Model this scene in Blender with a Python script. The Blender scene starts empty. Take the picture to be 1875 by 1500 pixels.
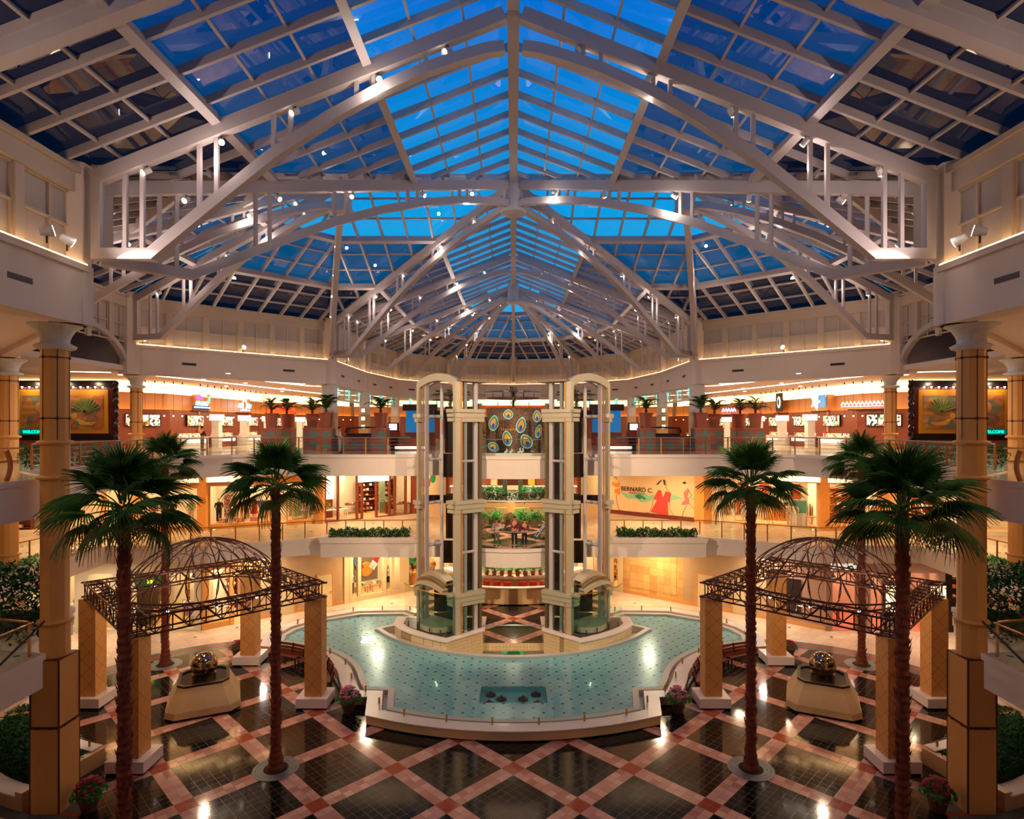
import bpy, bmesh, math, random
from math import sin, cos, pi, radians, sqrt, atan2, hypot
from mathutils import Vector, Matrix
R0 = random.Random(7)
SC = bpy.context.scene
COL = SC.collection
# ------------------------------------------------------------------ camera, sky, exposure
H = 12.6
F = 1112.0
cam_d = bpy.data.cameras.new('camera'); cam = bpy.data.objects.new('camera', cam_d); COL.objects.link(cam)
cam.location = (0, 0, H); cam.rotation_euler = (pi/2, 0, 0)
cam_d.sensor_width = 36; cam_d.lens = 36*F/1875; cam_d.shift_x = -2.5/1875; cam_d.shift_y = 30/1875
cam_d.clip_end = 400
SC.camera = cam
SC.view_settings.view_transform = 'Standard'; SC.view_settings.look = 'None'
SC.view_settings.gamma = 1; SC.view_settings.exposure = 0.0
SC.cycles.max_bounces = 7; SC.cycles.diffuse_bounces = 3; SC.cycles.glossy_bounces = 3
SC.cycles.transparent_max_bounces = 16; SC.cycles.transmission_bounces = 3
SC.cycles.caustics_reflective = False; SC.cycles.caustics_refractive = False
SC.cycles.sample_clamp_indirect = 4.0; SC.cycles.use_denoising = True
SC.cycles.blur_glossy = 0.6

def lin(c):
    o = []
    for v in c[:3]:
        v = v/255.0
        o.append(v/12.92 if v <= .04045 else ((v+.055)/1.055)**2.4)
    return (o[0], o[1], o[2], 1.0)

W = bpy.data.worlds.new('dusk_sky'); SC.world = W; W.use_nodes = True
nt = W.node_tree; nt.nodes.clear()
wo = nt.nodes.new('ShaderNodeOutputWorld'); bg = nt.nodes.new('ShaderNodeBackground')
tc = nt.nodes.new('ShaderNodeTexCoord'); sx = nt.nodes.new('ShaderNodeSeparateXYZ'); cr = nt.nodes.new('ShaderNodeValToRGB')
nt.links.new(tc.outputs['Generated'], sx.inputs[0]); nt.links.new(sx.outputs['Z'], cr.inputs[0])
cr.color_ramp.elements[0].position = 0.0; cr.color_ramp.elements[0].color = lin((70, 190, 235))
cr.color_ramp.elements[1].position = 1.0; cr.color_ramp.elements[1].color = lin((0, 40, 130))
e = cr.color_ramp.elements.new(.33); e.color = lin((10, 165, 230))
e = cr.color_ramp.elements.new(.60); e.color = lin((0, 110, 212))
nt.links.new(cr.outputs[0], bg.inputs[0]); bg.inputs[1].default_value = 1.0
nt.links.new(bg.outputs[0], wo.inputs[0])

def area(name, loc, size, energy, color, rot=(0, 0, 0), sizey=None, parent=None):
    l = bpy.data.lights.new(name, 'AREA'); l.energy = energy; l.color = color; l.size = size
    if sizey: l.shape = 'RECTANGLE'; l.size_y = sizey
    o = bpy.data.objects.new(name, l); COL.objects.link(o); o.location = loc; o.rotation_euler = rot
    if parent: o.parent = parent
    return o
def point(name, loc, energy, color, r=.08, parent=None):
    l = bpy.data.lights.new(name, 'POINT'); l.energy = energy; l.color = color; l.shadow_soft_size = r
    o = bpy.data.objects.new(name, l); COL.objects.link(o); o.location = loc
    if parent: o.parent = parent
    return o
WARM = (1, .74, .48); SOFT = (1, .84, .72); PINK = (1, .80, .74); COOL = (.86, .9, 1)
LK = 1.45
# added fill lights just below the gallery soffits; no fittings are modelled
for s in (-1, 1):
    for (x, y, z, sz, e, c) in [
        (20, 33, 16.1, 3, 260, SOFT), (22, 50, 16.1, 4, 420, WARM), (20, 62, 16.1, 4, 420, WARM), (14, 75, 16.1, 4, 350, WARM),
        (27, 41.5, 16.1, 3, 300, WARM), (22, 22, 16.1, 2.5, 200, WARM), (18, 12, 16.1, 2.5, 120, WARM),
        (17, 40.5, 9.5, 2.2, 330, WARM), (10.5, 43.5, 9.5, 2.2, 330, WARM), (27, 36, 9.5, 2.2, 260, WARM), (5, 50, 9.5, 2.5, 200, WARM),
        (21, 26, 9.5, 1.6, 80, WARM), (18, 14, 9.5, 2, 60, WARM),
        (16, 38.5, 4.3, 1.6, 170, SOFT), (9.5, 42.5, 4.3, 1.8, 260, WARM), (24.5, 34, 4.3, 1.6, 150, SOFT), (4, 47, 4.3, 2, 150, WARM),
        (19, 12, 4.3, 2, 30, WARM)]:
        area('ceiling_panel_light', (s*x, y, z-.03), min(sz, .5), e*LK, c)
for (x, y, z, e_) in ((0, 41.2, 9.45, 260), (0, 46.5, 9.45, 150), (-3.2, 48.5, 9.45, 90), (3.2, 48.5, 9.45, 90), (0, 44.6, 4.3, 150), (0, 46.0, 4.3, 110)): area('ceiling_panel_light', (x, y, z), .4, e_*LK, WARM)  # more added fill, under the soffits along the centre line
area('lower_court_light', (0, 40.5, -.5), 1, 260, (1, .86, .6))

# ------------------------------------------------------------------ material helper
MATS = {}
class NT:
    def __init__(s, m): s.t = m.node_tree; s.n = s.t.nodes
    def node(s, k, **kw):
        n = s.n.new(k)
        for a, b in kw.items(): setattr(n, a, b)
        return n
    def L(s, a, b): s.t.links.new(a, b)
    def m(s, op, a, b=None, c=None):
        n = s.node('ShaderNodeMath', operation=op)
        for i, v in enumerate((a, b, c)):
            if v is None: continue
            if isinstance(v, (int, float)): n.inputs[i].default_value = v
            else: s.L(v, n.inputs[i])
        return n.outputs[0]
    def mix(s, f, a, b):
        n = s.node('ShaderNodeMix', data_type='RGBA')
        for k, v in ((0, f), (6, a), (7, b)):
            if isinstance(v, (int, float)): n.inputs[k].default_value = v
            elif isinstance(v, tuple): n.inputs[k].default_value = v
            else: s.L(v, n.inputs[k])
        return n.outputs[2]
    def pos(s):
        g = s.node('ShaderNodeTexCoord'); x = s.node('ShaderNodeSeparateXYZ'); s.L(g.outputs['Object'], x.inputs[0]); return g.outputs['Object'], x.outputs
    def noise(s, scale, detail=3, vec=None):
        n = s.node('ShaderNodeTexNoise'); n.inputs['Scale'].default_value = scale; n.inputs['Detail'].default_value = detail
        if vec is not None: s.L(vec, n.inputs['Vector'])
        return n.outputs['Fac']
def newmat(name):
    m = bpy.data.materials.new(name); m.use_nodes = True; MATS[name] = m
    t = NT(m); p = t.n['Principled BSDF']; return m, t, p
def mat(name, col, rough=.5, metal=0., em=None, es=0., var=.12, scale=2.5, bump=0., spec=.5):
    if name in MATS: return MATS[name]
    m, t, p = newmat(name); c = lin(col)
    g = t.node('ShaderNodeTexCoord'); f = t.noise(scale, 4, g.outputs['Object'])
    d = tuple(v*(1-var) for v in c[:3])+(1,); b = tuple(min(1, v*(1+var)) for v in c[:3])+(1,)
    t.L(t.mix(f, d, b), p.inputs['Base Color'])
    p.inputs['Roughness'].default_value = rough; p.inputs['Metallic'].default_value = metal; p.inputs['Specular IOR Level'].default_value = spec
    if em: p.inputs['Emission Color'].default_value = lin(em); p.inputs['Emission Strength'].default_value = es
    if bump:
        bn = t.node('ShaderNodeBump'); bn.inputs['Strength'].default_value = bump; bn.inputs['Distance'].default_value = .02
        t.L(t.noise(scale*8, 2, g.outputs['Object']), bn.inputs['Height']); t.L(bn.outputs[0], p.inputs['Normal'])
    return m
def glass(name, tint, refl=1.0, rough=.0):
    m, t, p = newmat(name); t.n.remove(p)
    out = t.n['Material Output']; tr = t.node('ShaderNodeBsdfTransparent'); tr.inputs[0].default_value = tint+(1,)
    gl = t.node('ShaderNodeBsdfGlossy'); gl.inputs['Roughness'].default_value = rough; gl.inputs[0].default_value = (1, 1, 1, 1)
    lw = t.node('ShaderNodeLayerWeight'); lw.inputs[0].default_value = .5
    fr = t.m('ADD', .04, t.m('MULTIPLY', .96, t.m('POWER', lw.outputs['Facing'], 5.0)))
    mx = t.node('ShaderNodeMixShader'); t.L(t.m('MINIMUM', t.m('MULTIPLY', fr, refl), 1.0), mx.inputs[0]); t.L(tr.outputs[0], mx.inputs[1]); t.L(gl.outputs[0], mx.inputs[2])
    t.L(mx.outputs[0], out.inputs[0]); return m

WHITE = mat('painted_white_steel', (190, 178, 176), .45, var=.05)
WALL = mat('pale_pink_plaster', (228, 208, 192), .75, var=.04)
PANEL = mat('clerestory_panel', (186, 172, 164), .7, var=.06)
FRAME = mat('window_frame_cream', (200, 180, 160), .6, var=.05)
CEIL = mat('ceiling_plaster', (222, 205, 195), .85, var=.03)
CREAM = mat('cream_stone', (214, 178, 128), .45, var=.08, scale=5)
TAN = mat('tan_limestone', (214, 150, 80), .55, var=.08, scale=4)
SHAFT = mat('column_stone', (232, 166, 90), .6, var=.06, scale=4)
LINEM = mat('dark_red_inlay', (88, 34, 20), .5)
CAPM = mat('capital_plaster', (222, 216, 208), .7, var=.03)
BRASS = mat('brass', (205, 150, 70), .3, metal=.85, var=.05)
DARK = mat('dark_bronze', (40, 26, 20), .4, var=.1)
BLACK = mat('black_granite', (14, 11, 10), .12, var=.2, scale=20)
CHROME = mat('polished_chrome', (168, 148, 118), .06, metal=1, var=.02)
BRONZE = mat('wrought_bronze', (84, 42, 30), .45, metal=.5, var=.15)
GREYGRN = mat('grey_green_metal', (142, 130, 110), .4, metal=.35, var=.05)
GLASSC = glass('clear_skylight_glass', (.86, .93, 1.0), 1.0)
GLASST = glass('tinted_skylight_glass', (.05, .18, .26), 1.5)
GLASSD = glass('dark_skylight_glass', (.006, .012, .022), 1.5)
GLASSP = glass('balustrade_glass', (.84, .93, .90), .9)
GLASSW = glass('shop_window_glass', (.95, .97, .96), .55)
GLASSG = glass('green_lift_glass', (.55, .74, .66), 1.2)
LAMPW = mat('lamp_lens', (255, 245, 230), .3, em=(255, 236, 220), es=22)
COVE = mat('warm_cove_strip', (255, 225, 170), .5, em=(255, 205, 140), es=5)
COVEW = mat('bright_ceiling_slot', (255, 240, 225), .5, em=(255, 236, 215), es=6)
COVEL3 = mat('bright_food_court_cove', (255, 225, 160), .5, em=(255, 222, 150), es=3.4)

def diamond_floor():
    m, t, p = newmat('diamond_granite_floor'); vec, xyz = t.pos()
    r = 1/sqrt(2); D = .3443*H; Lp = D*r; T = Lp/10
    yy = t.m('SUBTRACT', xyz[1], 22.31)
    out = []
    for sg in (1, -1):
        u = t.m('MULTIPLY', t.m('ADD', xyz[0], t.m('MULTIPLY', yy, sg)), r)
        fr = t.m('SUBTRACT', t.m('FRACT', t.m('ADD', t.m('DIVIDE', u, Lp), 100.5)), .5)
        band = t.m('LESS_THAN', t.m('ABSOLUTE', fr), .1)
        ti = t.m('ADD', t.m('DIVIDE', u, T), 1000)
        g = t.m('ABSOLUTE', t.m('SUBTRACT', t.m('FRACT', ti), .5))
        grout = t.m('GREATER_THAN', g, .478)
        out.append((band, t.m('FLOOR', ti), grout))
    both = t.m('MULTIPLY', out[0][0], out[1][0]); any_ = t.m('MAXIMUM', out[0][0], out[1][0]); gr = t.m('MAXIMUM', out[0][2], out[1][2])
    cv = t.node('ShaderNodeCombineXYZ'); t.L(out[0][1], cv.inputs[0]); t.L(out[1][1], cv.inputs[1])
    wn = t.node('ShaderNodeTexWhiteNoise'); t.L(cv.outputs[0], wn.inputs['Vector'])
    nz = t.noise(9, 5, vec)
    pk = t.mix(wn.outputs['Value'], lin((186, 120, 104)), lin((226, 172, 152)))
    rd = t.mix(nz, lin((150, 58, 36)), lin((190, 84, 56)))
    bk = t.mix(t.m('MULTIPLY', wn.outputs['Value'], nz), lin((8, 8, 8)), lin((34, 34, 30)))
    c = t.mix(any_, bk, pk); c = t.mix(both, c, rd)
    gc = t.mix(any_, lin((44, 40, 36)), lin((120, 64, 52)))
    c = t.mix(t.m('MULTIPLY', gr, .8), c, gc)
    t.L(c, p.inputs['Base Color']); t.L(t.m('ADD', .09, t.m('MULTIPLY', gr, .3)), p.inputs['Roughness'])
    p.inputs['Specular IOR Level'].default_value = .6
    return m
def dot_tile(name, tile, every, dot, base, base2, grout, dotc, rough, diag=True, gw=.03, ox=0., oy=0., vert=False):
    m, t, p = newmat(name); vec, xyz = t.pos(); r = 1/sqrt(2); oo = []
    if vert: xyz = [t.m('ADD', xyz[0], xyz[1]), xyz[2]]
    for sg in (1, -1):
        if diag: u = t.m('MULTIPLY', t.m('ADD', t.m('ADD', xyz[0], ox), t.m('MULTIPLY', t.m('ADD', xyz[1], oy), sg)), r)
        else: u = xyz[0] if sg == 1 else xyz[1]
        ti = t.m('ADD', t.m('DIVIDE', u, tile), 1000)
        g = t.m('GREATER_THAN', t.m('ABSOLUTE', t.m('SUBTRACT', t.m('FRACT', ti), .5)), .5-gw)
        d = t.m('ABSOLUTE', t.m('SUBTRACT', t.m('FRACT', t.m('ADD', t.m('DIVIDE', u, every), 1000.5)), .5))
        oo.append((t.m('FLOOR', ti), g, t.m('LESS_THAN', d, dot/every)))
    gr = t.m('MAXIMUM', oo[0][1], oo[1][1]); dt = t.m('MULTIPLY', oo[0][2], oo[1][2])
    cv = t.node('ShaderNodeCombineXYZ'); t.L(oo[0][0], cv.inputs[0]); t.L(oo[1][0], cv.inputs[1])
    wn = t.node('ShaderNodeTexWhiteNoise'); t.L(cv.outputs[0], wn.inputs['Vector'])
    nz = t.noise(3, 4, vec)
    c = t.mix(t.m('ADD', t.m('MULTIPLY', wn.outputs['Value'], .5), t.m('MULTIPLY', nz, .5)), lin(base), lin(base2))
    c = t.mix(gr, c, lin(grout)); c = t.mix(dt, c, lin(dotc))
    t.L(c, p.inputs['Base Color']); p.inputs['Roughness'].default_value = rough
    return m
FLOORD = diamond_floor()
FLOORC = dot_tile('cream_marble_floor', .61, 2.44, .085, (206, 170, 134), (232, 204, 172), (176, 136, 100), (40, 28, 22), .12, gw=.008)
TEAL = dot_tile('grey_teal_marble_floor', .61, 99, 0, (88, 98, 92), (112, 120, 112), (70, 76, 72), (40, 28, 22), .14, gw=.01)
REDM = mat('red_marble_strip', (168, 70, 48), .15)
POOLT = dot_tile('pool_tile', .3075, .615, .055, (150, 196, 198), (176, 214, 214), (120, 164, 170), (14, 30, 60), .25, gw=.025)
WALLT = dot_tile('cream_wall_tile', .2, 99, 0, (226, 200, 150), (240, 216, 170), (180, 150, 105), (0, 0, 0), .25, diag=False, gw=.03, vert=True)
POSTM = dot_tile('lattice_scored_post', .5, 99, 0, (206, 140, 72), (222, 156, 84), (140, 80, 38), (0, 0, 0), .5, gw=.014, vert=True)

# ------------------------------------------------------------------ mesh helper
class MB:
    def __init__(s): s.v = []; s.f = []; s.mi = []
    def add(s, vs, fs, mi=0):
        b = len(s.v); s.v += [tuple(v) for v in vs]; s.f += [tuple(i+b for i in f) for f in fs]; s.mi += [mi]*len(fs); return s
    def box(s, x0, x1, y0, y1, z0, z1, mi=0):
        return s.add([(x0,y0,z0),(x1,y0,z0),(x1,y1,z0),(x0,y1,z0),(x0,y0,z1),(x1,y0,z1),(x1,y1,z1),(x0,y1,z1)],
                     [(0,3,2,1),(4,5,6,7),(0,1,5,4),(1,2,6,5),(2,3,7,6),(3,0,4,7)], mi)
    def cbox(s, c, d, rz=0, mi=0):
        ca, sa = cos(rz), sin(rz); vs = []
        for z in (-1, 1):
            for x, y in ((-1,-1),(1,-1),(1,1),(-1,1)):
                a, b = x*d[0]/2, y*d[1]/2
                vs.append((c[0]+a*ca-b*sa, c[1]+a*sa+b*ca, c[2]+z*d[2]/2))
        return s.add(vs, [(0,3,2,1),(4,5,6,7),(0,1,5,4),(1,2,6,5),(2,3,7,6),(3,0,4,7)], mi)
    def beam(s, p, q, w, h, up=(0,0,1), mi=0, ext=0):
        p, q = Vector(p), Vector(q); d = (q-p)
        if d.length < 1e-5: return s
        d.normalize(); p = p-d*ext; q = q+d*ext
        a = d.cross(Vector(up))
        if a.length < 1e-3: a = d.cross(Vector((1,0,0)))
        a.normalize(); b = a.cross(d).normalized(); vs = []
        for c in (p, q):
            for x, y in ((-1,-1),(1,-1),(1,1),(-1,1)): vs.append(c+a*x*w/2+b*y*h/2)
        return s.add(vs, [(0,3,2,1),(4,5,6,7),(0,1,5,4),(1,2,6,5),(2,3,7,6),(3,0,4,7)], mi)
    def tube(s, pts, r, n=6, closed=False, mi=0):
        pts = [Vector(p) for p in pts]; k = len(pts); rs = r if isinstance(r, (list, tuple)) else [r]*k; vs = []; prev = None
        for i, p in enumerate(pts):
            a = pts[(i-1) % k] if (closed or i > 0) else p; b = pts[(i+1) % k] if (closed or i < k-1) else p
            d = (b-a).normalized() if (b-a).length > 1e-7 else Vector((0,0,1))
            if prev is None: u = d.cross(Vector((0,0,1))); u = u if u.length > 1e-2 else d.cross(Vector((1,0,0)))
            else: u = prev-d*prev.dot(d)
            u.normalize(); prev = u; w = d.cross(u)
            for j in range(n): t = 2*pi*j/n; vs.append(p+(u*cos(t)+w*sin(t))*rs[i])
        fs = []
        for i in range(k if closed else k-1):
            i2 = (i+1) % k
            for j in range(n): fs.append((i*n+j, i*n+(j+1) % n, i2*n+(j+1) % n, i2*n+j))
        if not closed: fs += [tuple(range(n))[::-1], tuple((k-1)*n+j for j in range(n))]
        return s.add(vs, fs, mi)
    def sweep(s, pts, w, h, mi=0, cap=True):
        """rectangular bar along a path that stays in one vertical plane"""
        P = [Vector(p) for p in pts]; d0 = P[-1]-P[0]; side = Vector((-d0.y, d0.x, 0))
        side = side.normalized() if side.length > 1e-6 else Vector((1, 0, 0)); vs = []
        for i, p in enumerate(P):
            a = (p-P[i-1]).normalized() if i else (P[1]-p).normalized(); c = (P[i+1]-p).normalized() if i < len(P)-1 else a
            n = side.cross(a+c).normalized(); k = 1/max(.5, n.cross(a).length)
            for x, y in ((-1,-1),(1,-1),(1,1),(-1,1)): vs.append(p+side*x*w/2+n*y*h/2*k)
        fs = [tuple((i*4+j, i*4+(j+1) % 4, i*4+4+(j+1) % 4, i*4+4+j)) for i in range(len(P)-1) for j in range(4)]
        m = len(P)*4-4; fs += [(0,3,2,1), (m, m+1, m+2, m+3)]
        return s.add(vs, fs, mi)
    def lathe(s, prof, c=(0,0,0), n=24, mi=0, ph=0, sc=(1,1)):
        vs = []; fs = []
        for r, z in prof:
            for j in range(n): t = 2*pi*(j+ph)/n; vs.append((c[0]+r*cos(t)*sc[0], c[1]+r*sin(t)*sc[1], c[2]+z))
        for i in range(len(prof)-1):
            for j in range(n): fs.append((i*n+j, i*n+(j+1) % n, (i+1)*n+(j+1) % n, (i+1)*n+j))
        fs += [tuple(range(n))[::-1], tuple((len(prof)-1)*n+j for j in range(n))]
        return s.add(vs, fs, mi)
    def prism(s, poly, z0, z1, mt=0, ms=None, mb=None):
        a = sum(poly[i-1][0]*poly[i][1]-poly[i][0]*poly[i-1][1] for i in range(len(poly)))
        if a < 0: poly = poly[::-1]
        k = len(poly); b = len(s.v); ms = mt if ms is None else ms; mb = ms if mb is None else mb
        s.v += [(p[0], p[1], z0) for p in poly]+[(p[0], p[1], z1) for p in poly]
        s.f.append(tuple(b+i for i in range(k))[::-1]); s.mi.append(mb)
        s.f.append(tuple(b+k+i for i in range(k))); s.mi.append(mt)
        for i in range(k): s.f.append((b+i, b+(i+1) % k, b+k+(i+1) % k, b+k+i)); s.mi.append(ms)
        return s
    def strip(s, A, B, z0, z1, mi=0, closed=False):
        """solid band between plan lines A and B"""
        n = len(A); k = n if closed else n-1
        for i in range(k):
            j = (i+1) % n; q = [A[i], A[j], B[j], B[i]]
            s.add([(x, y, z0) for x, y in q]+[(x, y, z1) for x, y in q], [(0,3,2,1),(4,5,6,7),(0,1,5,4),(1,2,6,5),(2,3,7,6),(3,0,4,7)], mi)
        return s
    def sphere(s, c, r, n=12, m=8, sc=(1,1,1), mi=0):
        vs = [(c[0], c[1], c[2]+r*sc[2])]
        for i in range(1, m):
            a = pi*i/m
            for j in range(n): t = 2*pi*j/n; vs.append((c[0]+r*sin(a)*cos(t)*sc[0], c[1]+r*sin(a)*sin(t)*sc[1], c[2]+r*cos(a)*sc[2]))
        vs.append((c[0], c[1], c[2]-r*sc[2])); L = len(vs)-1; fs = []
        for j in range(n): fs.append((0, 1+j, 1+(j+1) % n)); fs.append((L, L-n+(j+1) % n, L-n+j))
        for i in range(m-2):
            for j in range(n): a = 1+i*n+j; b = 1+i*n+(j+1) % n; fs.append((a, a+n, b+n, b))
        return s.add(vs, fs, mi)
    def build(s, name, m, parent=None, smooth=False, local=False):
        me = bpy.data.meshes.new(name); vs = s.v
        if parent is not None and not local:
            o = parent; ox = oy = oz = 0
            while o: ox += o.location.x; oy += o.location.y; oz += o.location.z; o = o.parent
            vs = [(x-ox, y-oy, z-oz) for x, y, z in vs]
        me.from_pydata([tuple(v) for v in vs], [], s.f)
        for mm in (m if isinstance(m, (list, tuple)) else [m]): me.materials.append(mm)
        if isinstance(m, (list, tuple)) and len(m) > 1: me.polygons.foreach_set('material_index', s.mi)
        if smooth: me.polygons.foreach_set('use_smooth', [True]*len(me.polygons))
        me.update(); o = bpy.data.objects.new(name, me); COL.objects.link(o)
        if parent is not None: o.parent = parent
        return o
def thing(name, label, cat, loc=(0,0,0), rz=0, group=None):
    o = bpy.data.objects.new(name, None); o.empty_display_size = .3; COL.objects.link(o); o.location = loc; o.rotation_euler = (0, 0, rz)
    o['label'] = label; o['category'] = cat
    if group: o['group'] = group
    return o
def tag(o, label, cat, group=None, kind=None):
    o['label'] = label; o['category'] = cat
    if group: o['group'] = group
    if kind: o['kind'] = kind
    return o
def struct(o, label=None, cat=None):
    o['kind'] = 'structure'
    if label: o['label'] = label; o['category'] = cat or o.name.split('_')[0].split('.')[0]
    return o
def dup(o, loc=None, rz=None, label=None, group=None, scale=None):
    r = o.copy(); COL.objects.link(r)
    if loc is not None: r.location = loc
    if rz is not None: r.rotation_euler = (0, 0, rz)
    if scale is not None: r.scale = (scale,)*3 if isinstance(scale, (int, float)) else scale
    if label: r['label'] = label
    if group: r['group'] = group
    for ch in [c for c in bpy.data.objects if c.parent == o] if False else KIDS(o):
        c = ch.copy(); COL.objects.link(c); c.parent = r
        for g in KIDS(ch):
            d = g.copy(); COL.objects.link(d); d.parent = c
    return r
def KIDS(o): return list(o.children)
SN = {-1: 'left', 1: 'right'}
ORD = ['first', 'second', 'third', 'fourth', 'fifth', 'sixth', 'seventh', 'eighth', 'ninth', 'tenth', 'eleventh', 'twelfth', 'thirteenth', 'fourteenth', 'fifteenth', 'sixteenth', 'seventeenth', 'eighteenth', 'nineteenth', 'twentieth']
def mir(poly, s): return [(x*s*-1, *r) for x, *r in poly]   # plans are drawn for the left (x<0); s=+1 mirrors them
def offs(P, d, closed=False):
    """offset plan polyline to its left by d (mitred)"""
    n = len(P); out = []
    for i in range(n):
        a = P[i-1] if (i > 0 or closed) else None; b = P[i]; c = P[(i+1) % n] if (i < n-1 or closed) else None
        def nrm(p, q):
            dx, dy = q[0]-p[0], q[1]-p[1]; l = hypot(dx, dy) or 1; return (-dy/l, dx/l)
        if a is None: nx, ny = nrm(b, c); out.append((b[0]+nx*d, b[1]+ny*d)); continue
        if c is None: nx, ny = nrm(a, b); out.append((b[0]+nx*d, b[1]+ny*d)); continue
        n1, n2 = nrm(a, b), nrm(b, c); mx, my = n1[0]+n2[0], n1[1]+n2[1]; q = (mx*mx+my*my)/2
        q = max(q, .35); out.append((b[0]+mx*d/q, b[1]+my*d/q))
    return out
def arc(c, r, a0, a1, n): return [(c[0]+r*cos(radians(a0+(a1-a0)*i/n)), c[1]+r*sin(radians(a0+(a1-a0)*i/n))) for i in range(n+1)]
def txt(name, s, size, m, parent, loc, rot, ext=.01, align='CENTER', bold=0):
    c = bpy.data.curves.new(name, 'FONT'); c.body = s; c.size = size; c.extrude = ext; c.align_x = align; c.align_y = 'CENTER'; c.offset = bold
    t_ = bpy.data.objects.new('t', c); COL.objects.link(t_); bpy.context.view_layer.update(); me = bpy.data.meshes.new_from_object(t_); bpy.data.objects.remove(t_); bpy.data.curves.remove(c)
    me.materials.clear(); me.materials.append(m); o = bpy.data.objects.new(name, me); COL.objects.link(o); o.location = loc; o.rotation_euler = rot; o.parent = parent; return o
# ------------------------------------------------------------------ main plan data
EAVE, RIDGE, CZ, LEDGE = 21.0, 26.8, 16.2, 17.9
F2, F3 = 5.4, 10.8
PERI = [(-13.9, -8), (-14.5, 20.2), (-25, 29.9), (-25, 39.5), (-14.9, 49.2), (-14.9, 60), (-13.5, 69.5), (-8, 75.9), (0, 78.2)]
GC = (14.0, 27.5)          # garden pavilion centre (mirrored)
# ------------------------------------------------------------------ ground floor with the opening to the lower court
def floor_with_hole():
    bm = bmesh.new()
    def loop(P): 
        vs = [bm.verts.new((x, y, 0)) for x, y in P]; return [bm.edges.new((vs[i], vs[(i+1) % len(vs)])) for i in range(len(vs))]
    e = loop([(-45, -8), (45, -8), (45, 92), (-45, 92)])
    hole = [(9.8*sin(radians(a)), 41.85-9.8*cos(radians(a))) for a in range(-46, 47, 4)]
    hole = [(-7.05, 35.2)]+hole[0:]+[(7.05, 35.2)]
    e += loop(hole)
    bmesh.ops.triangle_fill(bm, use_beauty=True, use_dissolve=False, edges=e)
    for f in bm.faces:
        if f.normal.z < 0: f.normal_flip()
    me = bpy.data.meshes.new('floor'); bm.to_mesh(me); bm.free(); me.materials.append(FLOORC)
    o = bpy.data.objects.new('floor', me); COL.objects.link(o); struct(o, 'cream marble ground floor with small dark inset tiles', 'floor')
floor_with_hole()
def disc(c, r, n=72): return [(c[0]+r*cos(2*pi*i/n), c[1]+r*sin(2*pi*i/n)) for i in range(n)]
for s in (-1, 1):
    c = (s*GC[0], GC[1]); S = SN[s]
    struct(MB().prism(disc(c, 8.35), .001, .004).build('floor_ring', TEAL), f'grey green marble band of floor around the {S} garden pavilion', 'floor')
    b = MB(); b.strip(disc(c, 7.95), disc(c, 7.72), .004, .008, closed=True); struct(b.build('floor_stripe', REDM), f'thin red marble stripe in the floor band around the {S} pavilion', 'floor')
    struct(MB().prism(disc(c, 7.2), .004, .011).build('floor_plaza', FLOORD), f'black and pink diamond floor under the {S} pavilion', 'floor')
struct(MB().prism([(-14, -4), (14, -4), (14, 29), (7.5, 33), (-7.5, 33), (-14, 29)], .010, .012).build('floor_plaza', FLOORD), 'black and pink diamond floor in front of the pool', 'floor')
struct(MB().prism([(-6.8, 35.2), (6.8, 35.2), (6.8, 44), (-6.8, 44)], -.45, .012, 0, 1).build('floor_walk', [FLOORD, WALLT]), 'diamond pattern walk between the two lift towers', 'floor')
# lower court seen through the opening
b = MB(); b.box(-12, 12, 30, 50, -4.7, -4.5); struct(b.build('floor_lower', FLOORC), 'floor of the lower court below the walk', 'floor')
b = MB(); b.box(-12, 12, 50, 50.2, -4.7, 0); struct(b.build('wall_lower', WALLT), 'cream wall of the lower court', 'wall')
b = MB(); A = [(9.8*sin(radians(a)), 41.85-9.8*cos(radians(a))) for a in range(-90, 91, 4)]; b.strip(A, offs(A, -.25), -4.5, .0); struct(b.build('wall_lower', WALLT), 'curved tiled wall below the pool edge', 'wall')
u = thing('green_umbrella', 'green umbrella standing in the lower court, its tip just showing', 'umbrella', (0, 39, -4.5))
b = MB(); b.lathe([(.75, 2.55), (.05, 3.0), (.0, 3.05)], n=8); b.build('canopy', mat('green_canvas', (20, 150, 84), .7), u, local=True)
b = MB(); b.tube([(0,0,0), (0,0,2.9)], .03); b.build('pole', DARK, u, local=True)
# ------------------------------------------------------------------ upper floors
L3 = [(-16.0, -7.9), (-16.0, 20.9), (-19.2, 23.6), (-19.2, 35.3), (-17.4, 37.6), (-6.2, 37.6), (-5.6, 38.0), (-2.2, 38.0), (-2.1, 35.75), (-1.4, 35.5), (-.7, 35.38), (0, 35.34)]
L2 = [(-14.8, -7.9), (-14.8, 19.1), (-17.2, 19.6), (-17.4, 24), (-23.7, 24.6), (-23.9, 29.1), (-24.4, 36.4), (-18.3, 36.4), (-12.1, 39.2), (-12.1, 38.1), (-6.2, 38.1), (-5.6, 38.2), (-2.2, 38.2), (-2.1, 35.7), (-1.4, 35.42), (-.7, 35.28), (0, 35.23)]
def full(P): return P+[(-x, y) for x, y in P[-2::-1]]
def slab(P, z, t, nm, lab):
    o = full(P); poly = [(45, -7.9), (45, 92), (-45, 92), (-45, -7.9)]+o
    b = MB(); b.prism(poly, z-t, z, 0, 1, 2)
    struct(b.build(nm, [FLOORC, WALL, CEIL]), lab, 'floor')
    # projecting nosing and shadow line on the fascia
    b = MB(); b.strip(o, offs(o, -.06), z-.16, z+.03); struct(b.build('trim_'+nm, WALL), 'pale moulded nosing along the '+lab.split(' ')[0]+' floor edge', 'trim')
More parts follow.
